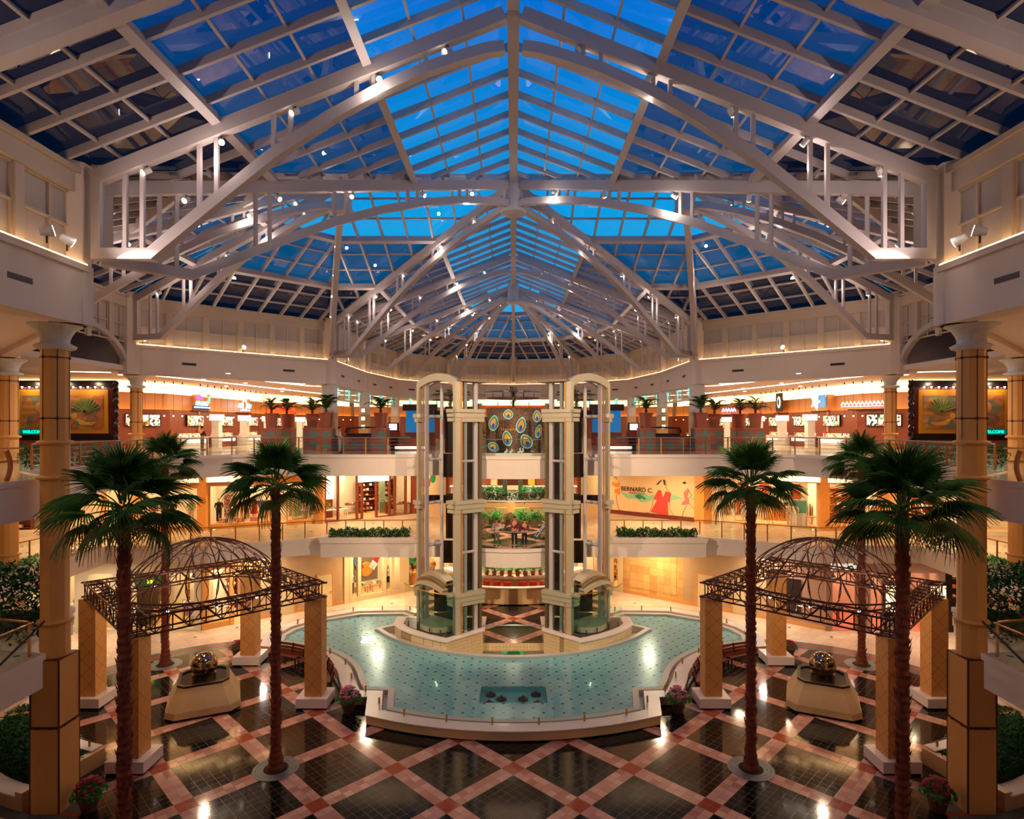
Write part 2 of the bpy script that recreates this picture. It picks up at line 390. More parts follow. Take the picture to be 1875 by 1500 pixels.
slab(L2, F2, 1.05, 'floor_middle', 'middle shopping gallery floor with cream fascia')
slab(L3, F3, 1.3, 'floor_upper', 'upper food court gallery floor with pale fascia')
struct(MB().prism([(-2.1, 35.75), (2.1, 35.75), (3.5, 42), (3.5, 43.5), (-3.5, 43.5), (-3.5, 42)], F2+.004, F2+.012).build('floor_inlay', FLOORD), 'diamond pattern inlay on the middle bridge between the lifts', 'floor')
# ------------------------------------------------------------------ ceiling and the ring of fascias, ledges and clerestory walls
per = full(PERI)
b = MB(); b.prism([(46, -8), (46, 95), (-46, 95), (-46, -8)]+per, CZ, CZ+.3); struct(b.build('ceiling', CEIL), 'white plaster ceiling over the food court gallery', 'ceiling')
def seg_wall(A, B, s, idx, nwin, arch=False):
    A = (A[0]*-s, A[1]); B = (B[0]*-s, B[1]); S = SN[s]
    d = Vector((B[0]-A[0], B[1]-A[1], 0)); L = d.length; d.normalize()
    n = Vector((d.y, -d.x, 0))
    if s == 1: n = -n                      # n points to the inside of the court
    def P(u, w, z): return (A[0]+d.x*u+n.x*w, A[1]+d.y*u+n.y*w, z)
    def bx(b, u0, u1, w0, w1, z0, z1, mi=0):
        b.add([P(u0,w0,z0),P(u1,w0,z0),P(u1,w1,z0),P(u0,w1,z0),P(u0,w0,z1),P(u1,w0,z1),P(u1,w1,z1),P(u0,w1,z1)], [(0,3,2,1),(4,5,6,7),(0,1,5,4),(1,2,6,5),(2,3,7,6),(3,0,4,7)], mi)
    nm = f'wall_{S}'
    root = thing(nm, f'{S} side clerestory wall, {ORD[idx]} bay from the front, with panelled windows', 'wall', P(L/2, 0, CZ)); root['kind'] = 'structure'
    if not arch:
        b = MB(); bx(b, 0, L, -.3, .32, CZ-.25, LEDGE-.12); bx(b, 0, L, .3, .42, LEDGE-.2, LEDGE); b.build('fascia', WALL, root)
        k = max(2, int(L/5)); b = MB()
        for i in range(k): u = L*(i+.5)/k; bx(b, u-.45, u+.45, .32, .335, CZ+.55, CZ+.72)
        b.build('air_vent', DARK, root)
    b = MB(); bx(b, 0, L, -.3, -.05, LEDGE-(.12 if not arch else -.4), EAVE-.1); b.build('wall_panel', PANEL, root)
    b = MB(); bx(b, 0, L, -.1, .18, EAVE-.75, EAVE+.05); bx(b, 0, L, -.1, .3, EAVE-.12, EAVE+.05)
    w = L/nwin
    for i in range(nwin+1): u = min(max(i*w, .18), L-.18); bx(b, u-.17, u+.17, -.06, .12, LEDGE, EAVE-.7)
    b.build('frame', FRAME, root)
    for i in range(nwin):
        b = MB(); u0, u1 = i*w+.17, (i+1)*w-.17; um = (u0+u1)/2; z0, z1 = LEDGE+.12, EAVE-.78; zm = (z0+z1)/2
        for q in (u0+.03, um, u1-.03): bx(b, q-.035, q+.035, -.05, .04, z0, z1)
        for q in (z0, zm, z1): bx(b, u0, u1, -.05, .04, q-.035, q+.035)
        b.build('window_frame', FRAME, root)
    if not arch:
        b = MB(); bx(b, .1, L-.1, .18, .4, LEDGE, LEDGE+.05); b.build('cove_lamp', COVE, root)
NW = [11, 6, 5, 6, 5, 5, 4, 4]
for s in (-1, 1):
    for i in range(8): seg_wall(PERI[i], PERI[i+1], s, i, NW[i], arch=(i == 2))
    S = SN[s]
    for i, (x, y) in enumerate(PERI[1:-1]):
        b = MB(); r = .62 if i < 4 else .45
        xx, yy = x-.2*(i == 0), y
        b.lathe([(r, 15.95), (r, LEDGE), (r*.92, LEDGE), (r*.92, EAVE+.2), (r*1.05, EAVE+.25)], (-s*xx, yy, 0), n=8, ph=.5)
        struct(b.build('column_pier', WALL), f'{S} side white pier under the roof, {ORD[i]} from the front', 'column')
    # back of the side bay: wall and a dark glazed roof beyond the arch
    b = MB(); b.box(*sorted((s*33, s*33.3)), 26, 43, CZ, 18.4); b.box(*sorted((s*25, s*33)), 39.2, 39.5, CZ, 20.8); b.box(*sorted((s*25, s*33)), 29.6, 29.9, CZ, 20.8)
    struct(b.build(f'wall_{S}', WALL), f'plain wall of the {S} side lobby beyond the arch', 'wall')
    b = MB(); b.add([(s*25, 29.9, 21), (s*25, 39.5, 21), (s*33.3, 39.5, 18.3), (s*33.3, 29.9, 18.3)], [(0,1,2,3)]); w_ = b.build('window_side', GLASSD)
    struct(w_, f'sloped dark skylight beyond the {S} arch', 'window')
    b = MB()
    for k in range(7): y = 29.9+9.6*k/6; b.beam((s*25, y, 20.9), (s*33.3, y, 18.2), .1, .16)
    for k in range(1, 3): x = 25+8.3*k/3; b.beam((s*x, 29.9, 21-2.7*k/3-.1), (s*x, 39.5, 21-2.7*k/3-.1), .1, .1)
    b.build('frame', WHITE, w_)
    b = MB(); pts = [(s*25, 34.7+4.6*cos(a), 15.9+2.9*sin(a)) for a in [pi*i/16 for i in range(17)]]
    b.sweep(pts, .34, .3)
    for q in (31.6, 34.7, 37.8): b.beam((s*25, q, 18), (s*25, q, 20.9), .18, .18)
    struct(b.build('trim_arch', WHITE), f'white arched rib over the opening of the {S} side lobby', 'trim')
    # outer envelope so that no sky shows below the ceiling
    b = MB(); b.box(*sorted((s*45, s*45.3)), -8, 95, 0, 16.5); struct(b.build(f'wall_{S}', WALL), f'far outer wall on the {S}', 'wall')
b = MB(); b.box(-45, 45, 95, 95.3, 0, 16.5); struct(b.build('wall_back', WALL), 'far end wall behind the food court', 'wall')
b = MB(); b.box(-46, 46, -8.3, -8, -1, 27); struct(b.build('wall_front', WALL), 'end wall of the court behind the viewer', 'wall')
# ------------------------------------------------------------------ glazed roof
def clip(poly, axis, val):
    """interval of the convex poly (list of (u,v)) along the line coord[axis]=val"""
    hits = []
    for i in range(len(poly)):
        a, c = poly[i], poly[(i+1) % len(poly)]
        if (a[axis]-val)*(c[axis]-val) <= 0 and abs(a[axis]-c[axis]) > 1e-6:
            t = (val-a[axis])/(c[axis]-a[axis]); hits.append(a[1-axis]+(c[1-axis]-a[1-axis])*t)
    return (min(hits), max(hits)) if len(hits) > 1 else None
def cut(poly, axis, val, keep_gt):
    out = []
    for i in range(len(poly)):
        a, c = poly[i], poly[(i+1) % len(poly)]; ia = (a[axis] > val) == keep_gt; ic = (c[axis] > val) == keep_gt
        if ia: out.append(a)
        if ia != ic:
            t = (val-a[axis])/(c[axis]-a[axis]); out.append((a[0]+(c[0]-a[0])*t, a[1]+(c[1]-a[1])*t))
    return out
def facet(name, pts, label, rsp=1.61, ph=0.):
    """pts: 3D polygon whose first two points are its eave"""
    p = [Vector(q) for q in pts]; u = (p[1]-p[0]); u.z = 0; u.normalize()
    n = (p[1]-p[0]).cross(p[2]-p[0]).normalized()
    if n.z < 0: n = -n
    u = (u-n*u.dot(n)).normalized(); v = n.cross(u).normalized()
    if v.z < 0: v = -v
    # keep v as true up-slope; u horizontal
    P2 = [((q-p[0]).dot(u), (q-p[0]).dot(v)) for q in p]
    def W3(a, c, off=0): return p[0]+u*a+v*c+n*off
    vtop = (RIDGE-EAVE)/v.z; vs = max(c for _, c in P2)
    root = thing(name, label, 'window', tuple(sum(p, Vector())/len(p))); root['kind'] = 'structure'
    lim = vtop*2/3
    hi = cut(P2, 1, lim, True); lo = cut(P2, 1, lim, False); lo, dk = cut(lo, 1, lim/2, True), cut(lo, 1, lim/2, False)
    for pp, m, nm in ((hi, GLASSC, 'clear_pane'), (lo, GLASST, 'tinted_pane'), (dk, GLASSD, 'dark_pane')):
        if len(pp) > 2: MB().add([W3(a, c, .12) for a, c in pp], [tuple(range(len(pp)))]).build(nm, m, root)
    b = MB(); a0, a1 = min(a for a, _ in P2), max(a for a, _ in P2)
    k = math.ceil((a0-ph)/rsp)
    while ph+k*rsp < a1:
        a = ph+k*rsp; r = clip(P2, 0, a); k += 1
        if r and r[1]-r[0] > .3: b.beam(W3(a, r[0], -.02), W3(a, r[1], -.02), .12, .26, up=n)
    for i in (1, 2, 4, 5, 7, 8):
        c = vtop*i/9; r = clip(P2, 1, c)
        if r and r[1]-r[0] > .3: b.beam(W3(r[0], c, .04), W3(r[1], c, .04), .08, .12, up=n)
    b.build('glazing_bars', WHITE, root)
    for i in (3, 6):
        c = vtop*i/9; r = clip(P2, 1, c)
        if r and r[1]-r[0] > .3: MB().beam(W3(r[0], c, -.2), W3(r[1], c, -.2), .3, .4, up=n).build('purlin', WHITE, root)
    return root
def e3(x, y): return (x, y, EAVE)
def r3(x, y): return (x, y, RIDGE)
HH = (-9.8, 34.7)
wi = 1
for s in (-1, 1):
    S = SN[s]; k = -s
    X = lambda q: (q[0]*k, q[1], q[2])
    fl = [([e3(-14.9, -8), e3(-14.9, 20.2), r3(0, 34.7), r3(0, -8)], f'glazed roof slope over the near hall on the {S}'),
          ([e3(-14.9, 49.2), e3(-14.9, 60), r3(0, 60), r3(0, 34.7)], f'glazed roof slope over the far hall on the {S}'),
          ([(-25, 49.2, EAVE), (-14.9, 49.2, EAVE), r3(0, 34.7), r3(HH[0], 34.7)], f'far glazed slope of the {S} side roof'),
          ([(-25, 20.2, EAVE), (-14.9, 20.2, EAVE), r3(0, 34.7), r3(HH[0], 34.7)], f'near glazed slope of the {S} side roof')]
    fl[2] = ([e3(-14.9, 49.2), (-14.9001, 49.2, EAVE), r3(HH[0], 34.7), r3(0, 34.7)], fl[2][1])
    fl[3] = ([e3(-14.9, 20.2), (-14.9001, 20.2, EAVE), r3(HH[0], 34.7), r3(0, 34.7)], fl[3][1])
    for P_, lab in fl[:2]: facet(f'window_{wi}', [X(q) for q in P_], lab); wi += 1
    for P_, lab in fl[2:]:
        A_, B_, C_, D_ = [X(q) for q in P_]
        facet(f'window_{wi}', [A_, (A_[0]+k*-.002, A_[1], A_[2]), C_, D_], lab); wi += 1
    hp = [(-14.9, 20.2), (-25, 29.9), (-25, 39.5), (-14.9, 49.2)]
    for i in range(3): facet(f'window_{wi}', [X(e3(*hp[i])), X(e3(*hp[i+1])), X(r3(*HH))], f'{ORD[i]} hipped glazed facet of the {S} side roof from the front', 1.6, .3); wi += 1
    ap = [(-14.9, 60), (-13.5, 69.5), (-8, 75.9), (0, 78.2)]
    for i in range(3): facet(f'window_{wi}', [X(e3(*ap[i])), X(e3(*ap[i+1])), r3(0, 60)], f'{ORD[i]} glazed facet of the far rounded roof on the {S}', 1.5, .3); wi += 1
# ridge and hip beams
def bigbeam(nm, P_, Q_, lab, w=.32, h=.5):
    struct(MB().beam(P_, Q_, w, h).build(nm, WHITE), lab, 'beam')
bigbeam('roof_beam', (0, -8, RIDGE-.15), (0, 60, RIDGE-.15), 'long white ridge beam along the middle of the glass roof', .42, .6)
bigbeam('roof_beam', (-9.8, 34.7, RIDGE-.15), (9.8, 34.7, RIDGE-.15), 'white ridge beam crossing from side roof to side roof', .42, .55)
for s in (-1, 1): bigbeam('roof_beam', (s*14.9, 14.7, EAVE-.35), (0, 14.7, RIDGE-.35), f'heavy white rafter nearest the viewer on the {SN[s]}', .4, .5)
# ------------------------------------------------------------------ trusses
PROF = [(0, 18.3), (.17, 18.3), (.3, 19.85), (.45, 21.6), (.58, 22.85), (.7, 23.8), (.8, 24.45), (.88, 24.85), (.94, 25.1), (1, 25.2)]
def bot(t):
    for i in range(len(PROF)-1):
        if t <= PROF[i+1][0]: a, c = PROF[i], PROF[i+1]; return a[1]+(c[1]-a[1])*(t-a[0])/(c[0]-a[0])
    return 25.2
SPOTP = None
def spotlight(loc, yaw, label, lit=True, tilt=.6):
    """small can spotlight clamped to a truss chord"""
    global SPOTP
    if SPOTP is None:
        o = thing('spotlight', label, 'spotlight', loc, yaw)
        b = MB(); d = Vector((0, -cos(tilt), -sin(tilt))); a = Vector((0, 0, -.18)); b.tube([a-d*.12, a+d*.14], .1, 10); b.build('housing', CAPM, o, local=True)
        b = MB(); b.tube([(0, 0, 0), (0, 0, -.16)], .025); b.build('bracket', DARK, o, local=True)
        b = MB(); b.tube([a+d*.141, a+d*.16], .092, 10); b.build('lens', LAMPW, o, local=True)
        SPOTP = o
    else: o = dup(SPOTP, loc, yaw, label)
    return o
NLIGHT = 0
def truss(A, B, label, key, nl=(), side=0, eave=EAVE):
    """A plan point at the wall, B plan point at the hub"""
    A, B = Vector((A[0], A[1], 0)), Vector((B[0], B[1], 0)); L = (B-A).length
    root = thing('roof_truss', label, 'roof truss', (A.x, A.y, 18.3))
    top = lambda t: EAVE-.42+(RIDGE-EAVE)*t
    P = lambda t, z: tuple(A+(B-A)*t)[:2]+(z,)
    q = .3/L; t0 = .55/L; t1 = 1-.3/L
    MB().beam(P(t0, top(t0)), P(t1, top(t1)), .34, .46).build('top_chord', WHITE, root)
    b = MB(); ts = [t0]+[t for t, _ in PROF[1:-1]]+[t1]
    b.sweep([P(t, bot(t)) for t in ts], .34, .36)
    b.build('bottom_chord', WHITE, root)
    MB().beam(P(t0+.01, 18.3), P(t0+.01, top(t0)), .3, .3, up=(B-A)).build('end_post', WHITE, root)
    for t in (.13, .3, .47, .66, .82):
        for dt in (-.22/L*1.3, .22/L*1.3):
            MB().beam(P(t+dt, bot(t+dt)), P(t+dt, top(t+dt)), .13, .13, up=(B-A)).build('hanger', WHITE, root)
    yaw = atan2((B-A).y, (B-A).x)
    for j, t in enumerate((.16, .33, .5, .69, .85)):
        o = spotlight(P(t, top(t)-.25), yaw+(.5 if j % 2 else -.9), f'{ORD[j]} can spotlight on the {key}')
        if j in nl:
            dn = (B-A).cross(Vector((0, 0, 1))).normalized()*.45
            l = point('spot_bulb', (0, 0, 0), 40*LK, SOFT if j > 1 else PINK, .1); l.location = Vector(P(t, top(t)-1.1))+dn*(1 if j % 2 else -1)
for s in (-1, 1):
    S = SN[s]; k = -s
    M_ = lambda x, y: (x*k, y)
    truss(M_(-14.5, 20.2), (0, 20.2), f'nearest white steel truss spanning from the {S} pier up to the ridge', f'nearest {S} gable truss', (1, 3))
    truss(M_(-14.6, 20.5), (0, 34.7), f'white truss from the near {S} pier to the central hub', f'near {S} valley truss', (2, 4))
    truss(M_(-14.9, 49.0), (0, 34.7), f'white truss from the far {S} pier forward to the central hub', f'far {S} valley truss', (1, 3))
    truss(M_(-14.9, 49.2), (0, 49.2), f'white gable truss across the far hall on the {S}', f'far {S} gable truss', (1, 3))
    truss(M_(-25, 39.5), M_(*HH), f'white truss from the outer far pier to the {S} side hub', f'{S} rear side truss', (1, 3))
    truss(M_(-25, 29.9), M_(*HH), f'white truss from the outer near pier to the {S} side hub', f'{S} front side truss', (1, 3))
    truss(M_(-14.7, 48.9), M_(*HH), f'white truss from the far {S} pier to the side hub', f'{S} pier side truss', (2,))
    truss(M_(-14.9, 60), (0, 60), f'white truss from the {S} wall of the far hall to the far hub', f'{S} truss at the far hub', (1, 3))
    truss(M_(-13.5, 69.5), (0, 60), f'white fan truss on the {S}, outer one of the far rounded end', f'outer {S} fan truss', (2,))
    truss(M_(-8, 75.9), (0, 60), f'white fan truss on the {S}, inner one of the far rounded end', f'inner {S} fan truss', (2,))
truss((0, 78.2), (0, 60), 'white fan truss on the centre line of the far rounded end', 'middle fan truss', (2,))
for (x, y, lab) in ((0, 34.7, 'central white hub cylinder where the roof trusses meet'), (0, 60, 'far white hub cylinder of the rounded roof end'), (-9.8, 34.7, 'white hub cylinder of the left side roof'), (9.8, 34.7, 'white hub cylinder of the right side roof')):
    b = MB(); b.lathe([(.3, 24.6), (.72, 24.72), (.72, 24.85), (.58, 24.9), (.58, 26.7), (.62, 26.8)], (x, y, 0), n=20)
    o = b.build('truss_hub', WHITE, smooth=False); tag(o, lab, 'roof hub', kind='structure')

# ------------------------------------------------------------------ flood lights on the ledges, aimed up and across the court
def flood(x, y, z, tx, ty, tz, label, e, col, size=.5, ang=130):
    o = thing('flood_light', label, 'flood light', (x, y, z)); d = (Vector((tx, ty, tz))-Vector((x, y, z))).normalized()
    MB().tube([(0, 0, 0), (0, 0, .28)], .03, 6).build('bracket', DARK, o, local=True)
    c = Vector((0, 0, .34)); MB().tube([c-d*.18, c+d*.16], [.1, .17], 14).build('housing', CAPM, o, local=True); MB().tube([c+d*.162, c+d*.17], .15, 14).build('lens', LAMPW, o, local=True)
    l = bpy.data.lights.new('flood_bulb', 'SPOT'); l.energy = e*LK; l.color = col; l.spot_size = radians(ang); l.spot_blend = .8; l.shadow_soft_size = .15
    lo = bpy.data.objects.new('flood_bulb', l); COL.objects.link(lo); p = Vector((x, y, z))+c+d*.25; lo.location = p; lo.rotation_euler = d.to_track_quat('-Z', 'Y').to_euler()
for s in (-1, 1):
    S = SN[s]
    flood(s*13.52, 17.6, LEDGE, -s*4, 30, 24, f'round flood light on the ledge beside the nearest {S} pier', 260, PINK)
    flood(s*13.52, 10.5, LEDGE, -s*6, 26, 24, f'second flood light on the {S} near ledge', 330, PINK)
    flood(s*13.52, 18.4, LEDGE, -s*1, 38, 7, f'added unseen flood light on the {S} ledge aimed down at the far galleries', 9500, WARM, ang=62)
    flood(s*13.52, 4.5, LEDGE, -s*4, 34, 3, f'added unseen flood light on the {S} near ledge aimed down at the court', 900, SOFT, ang=70)  # added front fill for the palms and court, out of view
    flood(s*14.4, 48.4, LEDGE, -s*2, 34, 25, f'bright flood light on the far {S} crossing pier', 600, SOFT)
    flood(s*24.25, 39.7, LEDGE, s*4, 34, 24, f'flood light at the outer far {S} pier', 300, SOFT)
    flood(s*19.6, 44.0, LEDGE, s*4, 34, 24, f'flood light midway along the far {S} ledge', 330, SOFT)
    flood(s*14.3, 52, LEDGE, -s*4, 60, 24, f'added unseen flood light on the {S} ledge just beyond the far pier', 350, SOFT)
    flood(s*24.2, 30.4, LEDGE, s*2, 40, 24, f'flood light at the outer near {S} pier', 300, PINK)
# ------------------------------------------------------------------ fountain pool
PW = [(13.29*sin(-a*pi/180), 38.55-13.29*cos(a*pi/180)) for a in (0, 4, 8, 12, 16, 20, 23)]
PW += [(-5.55, 28.3), (-6.72, 28.36)]
PW += [(-14+7.05*cos(radians(a)), 27.5+7.05*sin(radians(a))) for a in range(16, 83, 6)]
PW += [(-13.25, 35.4), (-13.0, 36.4), (-11.7, 38.2), (-9.94, 39.3), (-7.2, 39.45)]
PBACK = [(-6.7, 39.0), (-6.7, 38.2), (-7.3, 37.4), (-8.0, 36.9), (-8.3, 36.4)]
INF = [(9.8*sin(radians(a)), 41.85-9.8*cos(radians(a))) for a in range(-56, 1, 4)]
def sym(P): return P+[(-x, y) for x, y in P[::-1] if abs(x) > 1e-6]
half = PW+PBACK+INF
contour = half+[(-x, y) for x, y in half[::-1]]
pl = []
for q in contour:
    if not pl or hypot(q[0]-pl[-1][0], q[1]-pl[-1][1]) > 1e-4: pl.append(q)
if hypot(pl[0][0]-pl[-1][0], pl[0][1]-pl[-1][1]) < 1e-4: pl.pop()
pool = thing('fountain_pool', 'large curved shallow pool of blue green tile with white stone rim', 'pool', (0, 30, 0))
WELL = [(-1.5, 27.05), (1.5, 27.05), (1.5, 28.7), (-1.5, 28.7)]
def poly_hole(outer, holes, z):
    bm = bmesh.new(); e = []
    for P in [outer]+holes:
        vs = [bm.verts.new((x, y, z)) for x, y in P]; e += [bm.edges.new((vs[i], vs[(i+1) % len(vs)])) for i in range(len(vs))]
    bmesh.ops.triangle_fill(bm, use_beauty=True, use_dissolve=False, edges=e)
    for f in bm.faces:
        if f.normal.z < 0: f.normal_flip()
    b = MB(); bm.verts.index_update(); b.add([v.co[:] for v in bm.verts], [[v.index for v in f.verts] for f in bm.faces]); bm.free(); return b
poly_hole(pl, [WELL], .27).build('basin_floor', POOLT, pool)
b = MB(); b.strip(WELL, offs(WELL, -.02, True), .02, .27, closed=True); b.prism(WELL, .02, .04); b.build('nozzle_well', mat('well_teal', (120, 196, 192), .4), pool)
for (x, y) in ((-1.05, 28.3), (-.55, 27.85), (-1.1, 27.4), (1.05, 28.3), (.45, 27.85), (1.1, 27.4)):
    b = MB(); b.lathe([(.24, .04), (.24, .1), (.1, .16), (.03, .24)], (x, y, 0), 14); b.build('nozzle', DARK, pool)
wm, t_, p_ = newmat('pool_water'); t_.n.remove(p_)
tr_ = t_.node('ShaderNodeBsdfTransparent'); tr_.inputs[0].default_value = (.80, .93, .95, 1); gl_ = t_.node('ShaderNodeBsdfGlossy'); gl_.inputs['Roughness'].default_value = .03
lw_ = t_.node('ShaderNodeLayerWeight'); bn_ = t_.node('ShaderNodeBump'); bn_.inputs['Strength'].default_value = .12; bn_.inputs['Distance'].default_value = .05
g_ = t_.node('ShaderNodeTexCoord'); t_.L(t_.noise(2.2, 2, g_.outputs['Object']), bn_.inputs['Height']); t_.L(bn_.outputs[0], gl_.inputs['Normal']); t_.L(bn_.outputs[0], lw_.inputs['Normal'])
mx_ = t_.node('ShaderNodeMixShader'); t_.L(t_.m('ADD', .025, t_.m('MULTIPLY', .975, t_.m('POWER', lw_.outputs['Facing'], 5.))), mx_.inputs[0])
t_.L(tr_.outputs[0], mx_.inputs[1]); t_.L(gl_.outputs[0], mx_.inputs[2]); t_.L(mx_.outputs[0], t_.n['Material Output'].inputs[0])
MB().add([(x, y, .36) for x, y in pl], [tuple(range(len(pl)))]).build('water', wm, pool)
COPE = mat('grey_pool_coping', (186, 180, 172), .5, var=.08, scale=6)
a_ = sum(pl[i-1][0]*pl[i][1]-pl[i][0]*pl[i-1][1] for i in range(len(pl)))
sgn = -1 if a_ > 0 else 1
b = MB(); b.strip(pl, offs(pl, sgn*.28, True), .02, .41, closed=True); b.build('coping', COPE, pool)
hw = PW+PBACK[:1]
rim_l = [(-x, y) for x, y in hw[::-1]]+hw[1:]       # open line right-back .. front .. left-back
def oo(d):
    # outward offset of the open rim line
    o1 = offs(rim_l, d); o2 = offs(rim_l, -d)
    return o1 if min(y for _, y in o1) < min(y for _, y in o2) else o2
STONE = mat('white_marble_rim', (232, 214, 204), .3, var=.05, scale=3)
RIMF = mat('beige_rim_face', (216, 172, 122), .35, var=.05, scale=4)
O1, O2, O3, O4 = oo(.28), oo(.5), oo(1.12), oo(1.17)
b = MB(); b.strip(O1, O2, .02, .2); b.build('gutter', COPE, pool)
b = MB(); b.strip(O2, O3, .07, .43); b.build('rim_wall', RIMF, pool)
b = MB(); b.strip(O2, O4, .43, .47); b.build('rim_cap', STONE, pool)
b = MB(); b.strip(O2, oo(1.08), .0, .07); b.build('black_kick', BLACK, pool)
# low glass guard with brass clips on the rim
GL = oo(.62); run = 0; b = MB(); nextp = .5
for i in range(len(GL)-1):
    p, q = GL[i], GL[i+1]; b.add([(p[0], p[1], .5), (q[0], q[1], .5), (q[0], q[1], .74), (p[0], p[1], .74)], [(0,1,2,3)])
    l = hypot(q[0]-p[0], q[1]-p[1])
    while run+l > nextp:
        f = (nextp-run)/l; x, y = p[0]+(q[0]-p[0])*f, p[1]+(q[1]-p[1])*f; nextp += 1.9
        MB().cbox((x, y, .61), (.07, .07, .3)).build('clip', BRASS, pool)
    run += l
b.build('guard_glass', GLASSP, pool)
# ------------------------------------------------------------------ garden pavilions
def pavilion(s):
    S = SN[s]; cx, cy = s*GC[0], GC[1]
    root = thing('garden_pavilion', f'open iron domed pavilion on four tan stone posts, {S} of the pool', 'pavilion', (cx, cy, 0))
    R = 5.05; cor = [(cx+R, cy), (cx, cy+R-.2), (cx-R, cy), (cx, cy-R)]
    for x, y in cor:
        b = MB(); b.box(x-.38, x+.38, y-.38, y+.38, .5, 4.85); b.build('post', POSTM, root)
        b = MB(); b.box(x-.7, x+.7, y-.62, y+.62, .09, .5); b.build('plinth', STONE, root)
        b = MB(); b.box(x-.67, x+.67, y-.59, y+.59, .012, .09); b.build('kick_base', BLACK, root)
    z0, z1 = 4.86, 5.5
    def pt(k, t, off, z):
        a, c = Vector(cor[k]), Vector(cor[(k+1) % 4]); d = (c-a).normalized(); n = Vector((d.y, -d.x)); p = a+(c-a)*t+n*off
        return (p.x, p.y, z)
    for k in range(4):
        b = MB(); r = .028
        for off in (-.36, .3):
            for z in (z0, z1): b.tube([pt(k, -.055, off, z), pt(k, 1.055, off, z)], r+.012, 5)
            N = 12
            for i in range(N+1):
                t = i/N; b.tube([pt(k, t, off, z0), pt(k, t, off, z1)], r, 4)
                if i < N: b.tube([pt(k, t, off, z0 if i % 2 else z1), pt(k, t+1/N, off, z1 if i % 2 else z0)], r*.8, 4)
        for i in range(N+1):
            t = i/N
            for z in (z0, z1): b.tube([pt(k, t, -.36, z), pt(k, t, .3, z)], r*.8, 4)
            if i < N: b.tube([pt(k, t, -.36, z1), pt(k, t+1/N, .3, z1)], r*.7, 4)
        b.build('lattice_beam', BRONZE, root)
    # dome
    RB, hz = 3.35, 2.0; zb = 5.5; Rs = (RB*RB+hz*hz)/(2*hz)
    def dome(a, u, dz=0):      # u 0 at base .. 1 at crown ring
        th0 = math.asin(RB/Rs); th = th0*(1-u); return (cx+Rs*sin(th)*cos(a), cy+Rs*sin(th)*sin(a), zb+hz-Rs+Rs*cos(th)+dz)
    b = MB()
    for rr, zz in ((RB, zb-.02), (RB-.5, zb-.42)): b.tube([(cx+rr*cos(2*pi*i/48), cy+rr*sin(2*pi*i/48), zz) for i in range(48)], .04, 6, closed=True)
    b.build('base_ring', BRONZE, root)
    b = MB(); n = 14
    for u in (.97, .9): b.tube([dome(2*pi*i/32, u) for i in range(32)], .035, 5, closed=True)
    for i in range(8): b.tube([dome(2*pi*i/8, .9), dome(2*pi*i/8, .97)], .02, 4)
    b.build('crown_ring', BRONZE, root)
    for i in range(n):
        a = 2*pi*i/n; h = pi/n; b = MB()
        # rib that forks into two curves, joined at the ring by a scalloped loop
        b.tube([dome(a, .9-.6*j/8) for j in range(9)], .026, 5)
        for sg in (-1, 1):
            b.tube([dome(a+sg*h*.25*(1-cos(pi*j/6))/2*1.2, .3-.28*j/6) for j in range(7)], .02, 5)
        # U shaped scallop between this rib and the next
        b.tube([dome(a+h+h*.98*cos(pi+pi*j/12), .3-.38*sin(pi*j/12)) for j in range(13)], .024, 5)
        b.build('dome_rib', BRONZE, root)
        b = MB()
        for sg in (-1, 1): b.tube([dome(a+h+sg*.07*sin(pi*j/8), -.05+.3*j/8) for j in range(9)], .02, 4)
        for sg in (-1, 1): b.tube([dome(a+h+sg*.16*sin(pi*j/8), .62+.26*j/8) for j in range(9)], .018, 4)
        b.tube([dome(a+h, .25), dome(a+h, .62)], .012, 4)
        b.build('dome_scroll', BRONZE, root)
        b = MB(); b.tube([dome(a+2*h*j/6, .52+.08*sin(pi*j/6)) for j in range(7)], .018, 4); b.build('dome_arc', BRONZE, root)
    for i in range(10):
        a = 2*pi*(i+.5)/10; x, y = cx+2.9*cos(a), cy+2.9*sin(a)
        f = MB().tube([(x, y, 5.3), (x, y, 5.12)], .07, 8).build('lamp_can', DARK, root)
        MB().sphere((x, y, 5.1), .055, 8, 6).build('bulb', LAMPW, f)
    point('pavilion_bulb', (cx, cy, 4.9), 190*LK, WARM, .12)
    point('pavilion_bulb', (cx+s*-2.0, cy-2.0, 4.9), 60*LK, WARM, .08)
    # ball fountain
    f = thing('ball_fountain', f'tapered stone fountain with a polished metal ball under the {S} pavilion', 'fountain', (cx, cy, .011), -s*radians(25))
    def oct_(h, c): return [(-h+c, -h), (h-c, -h), (h, -h+c), (h, h-c), (h-c, h), (-h+c, h), (-h, h-c), (-h, -h+c)]
    def frust(b, h0, c0, z0, h1, c1, z1):
        A, B = oct_(h0, c0), oct_(h1, c1); b.add([(x, y, z0) for x, y in A]+[(x, y, z1) for x, y in B], [(i, (i+1) % 8, 8+(i+1) % 8, 8+i) for i in range(8)]+[tuple(range(8))[::-1], tuple(range(8, 16))])
    ra = radians(0)
    b = MB(); frust(b, 1.5, .4, .1, 1.46, .4, .36); frust(b, 1.44, .4, .37, 1.02, .28, 1.22); b.build('stone_base', CREAM, f, local=True)
    b = MB(); frust(b, 1.46, .38, 0, 1.46, .38, .1); b.build('dark_plinth', BLACK, f, local=True)
    b = MB(); A = oct_(1.04, .3); b.strip(A, oct_(.9, .25), 1.22, 1.3, closed=True); b.build('rim', DARK, f, local=True)
    b = MB(); b.prism(oct_(.9, .25), 1.221, 1.235); b.build('black_water_tray', BLACK, f, local=True)
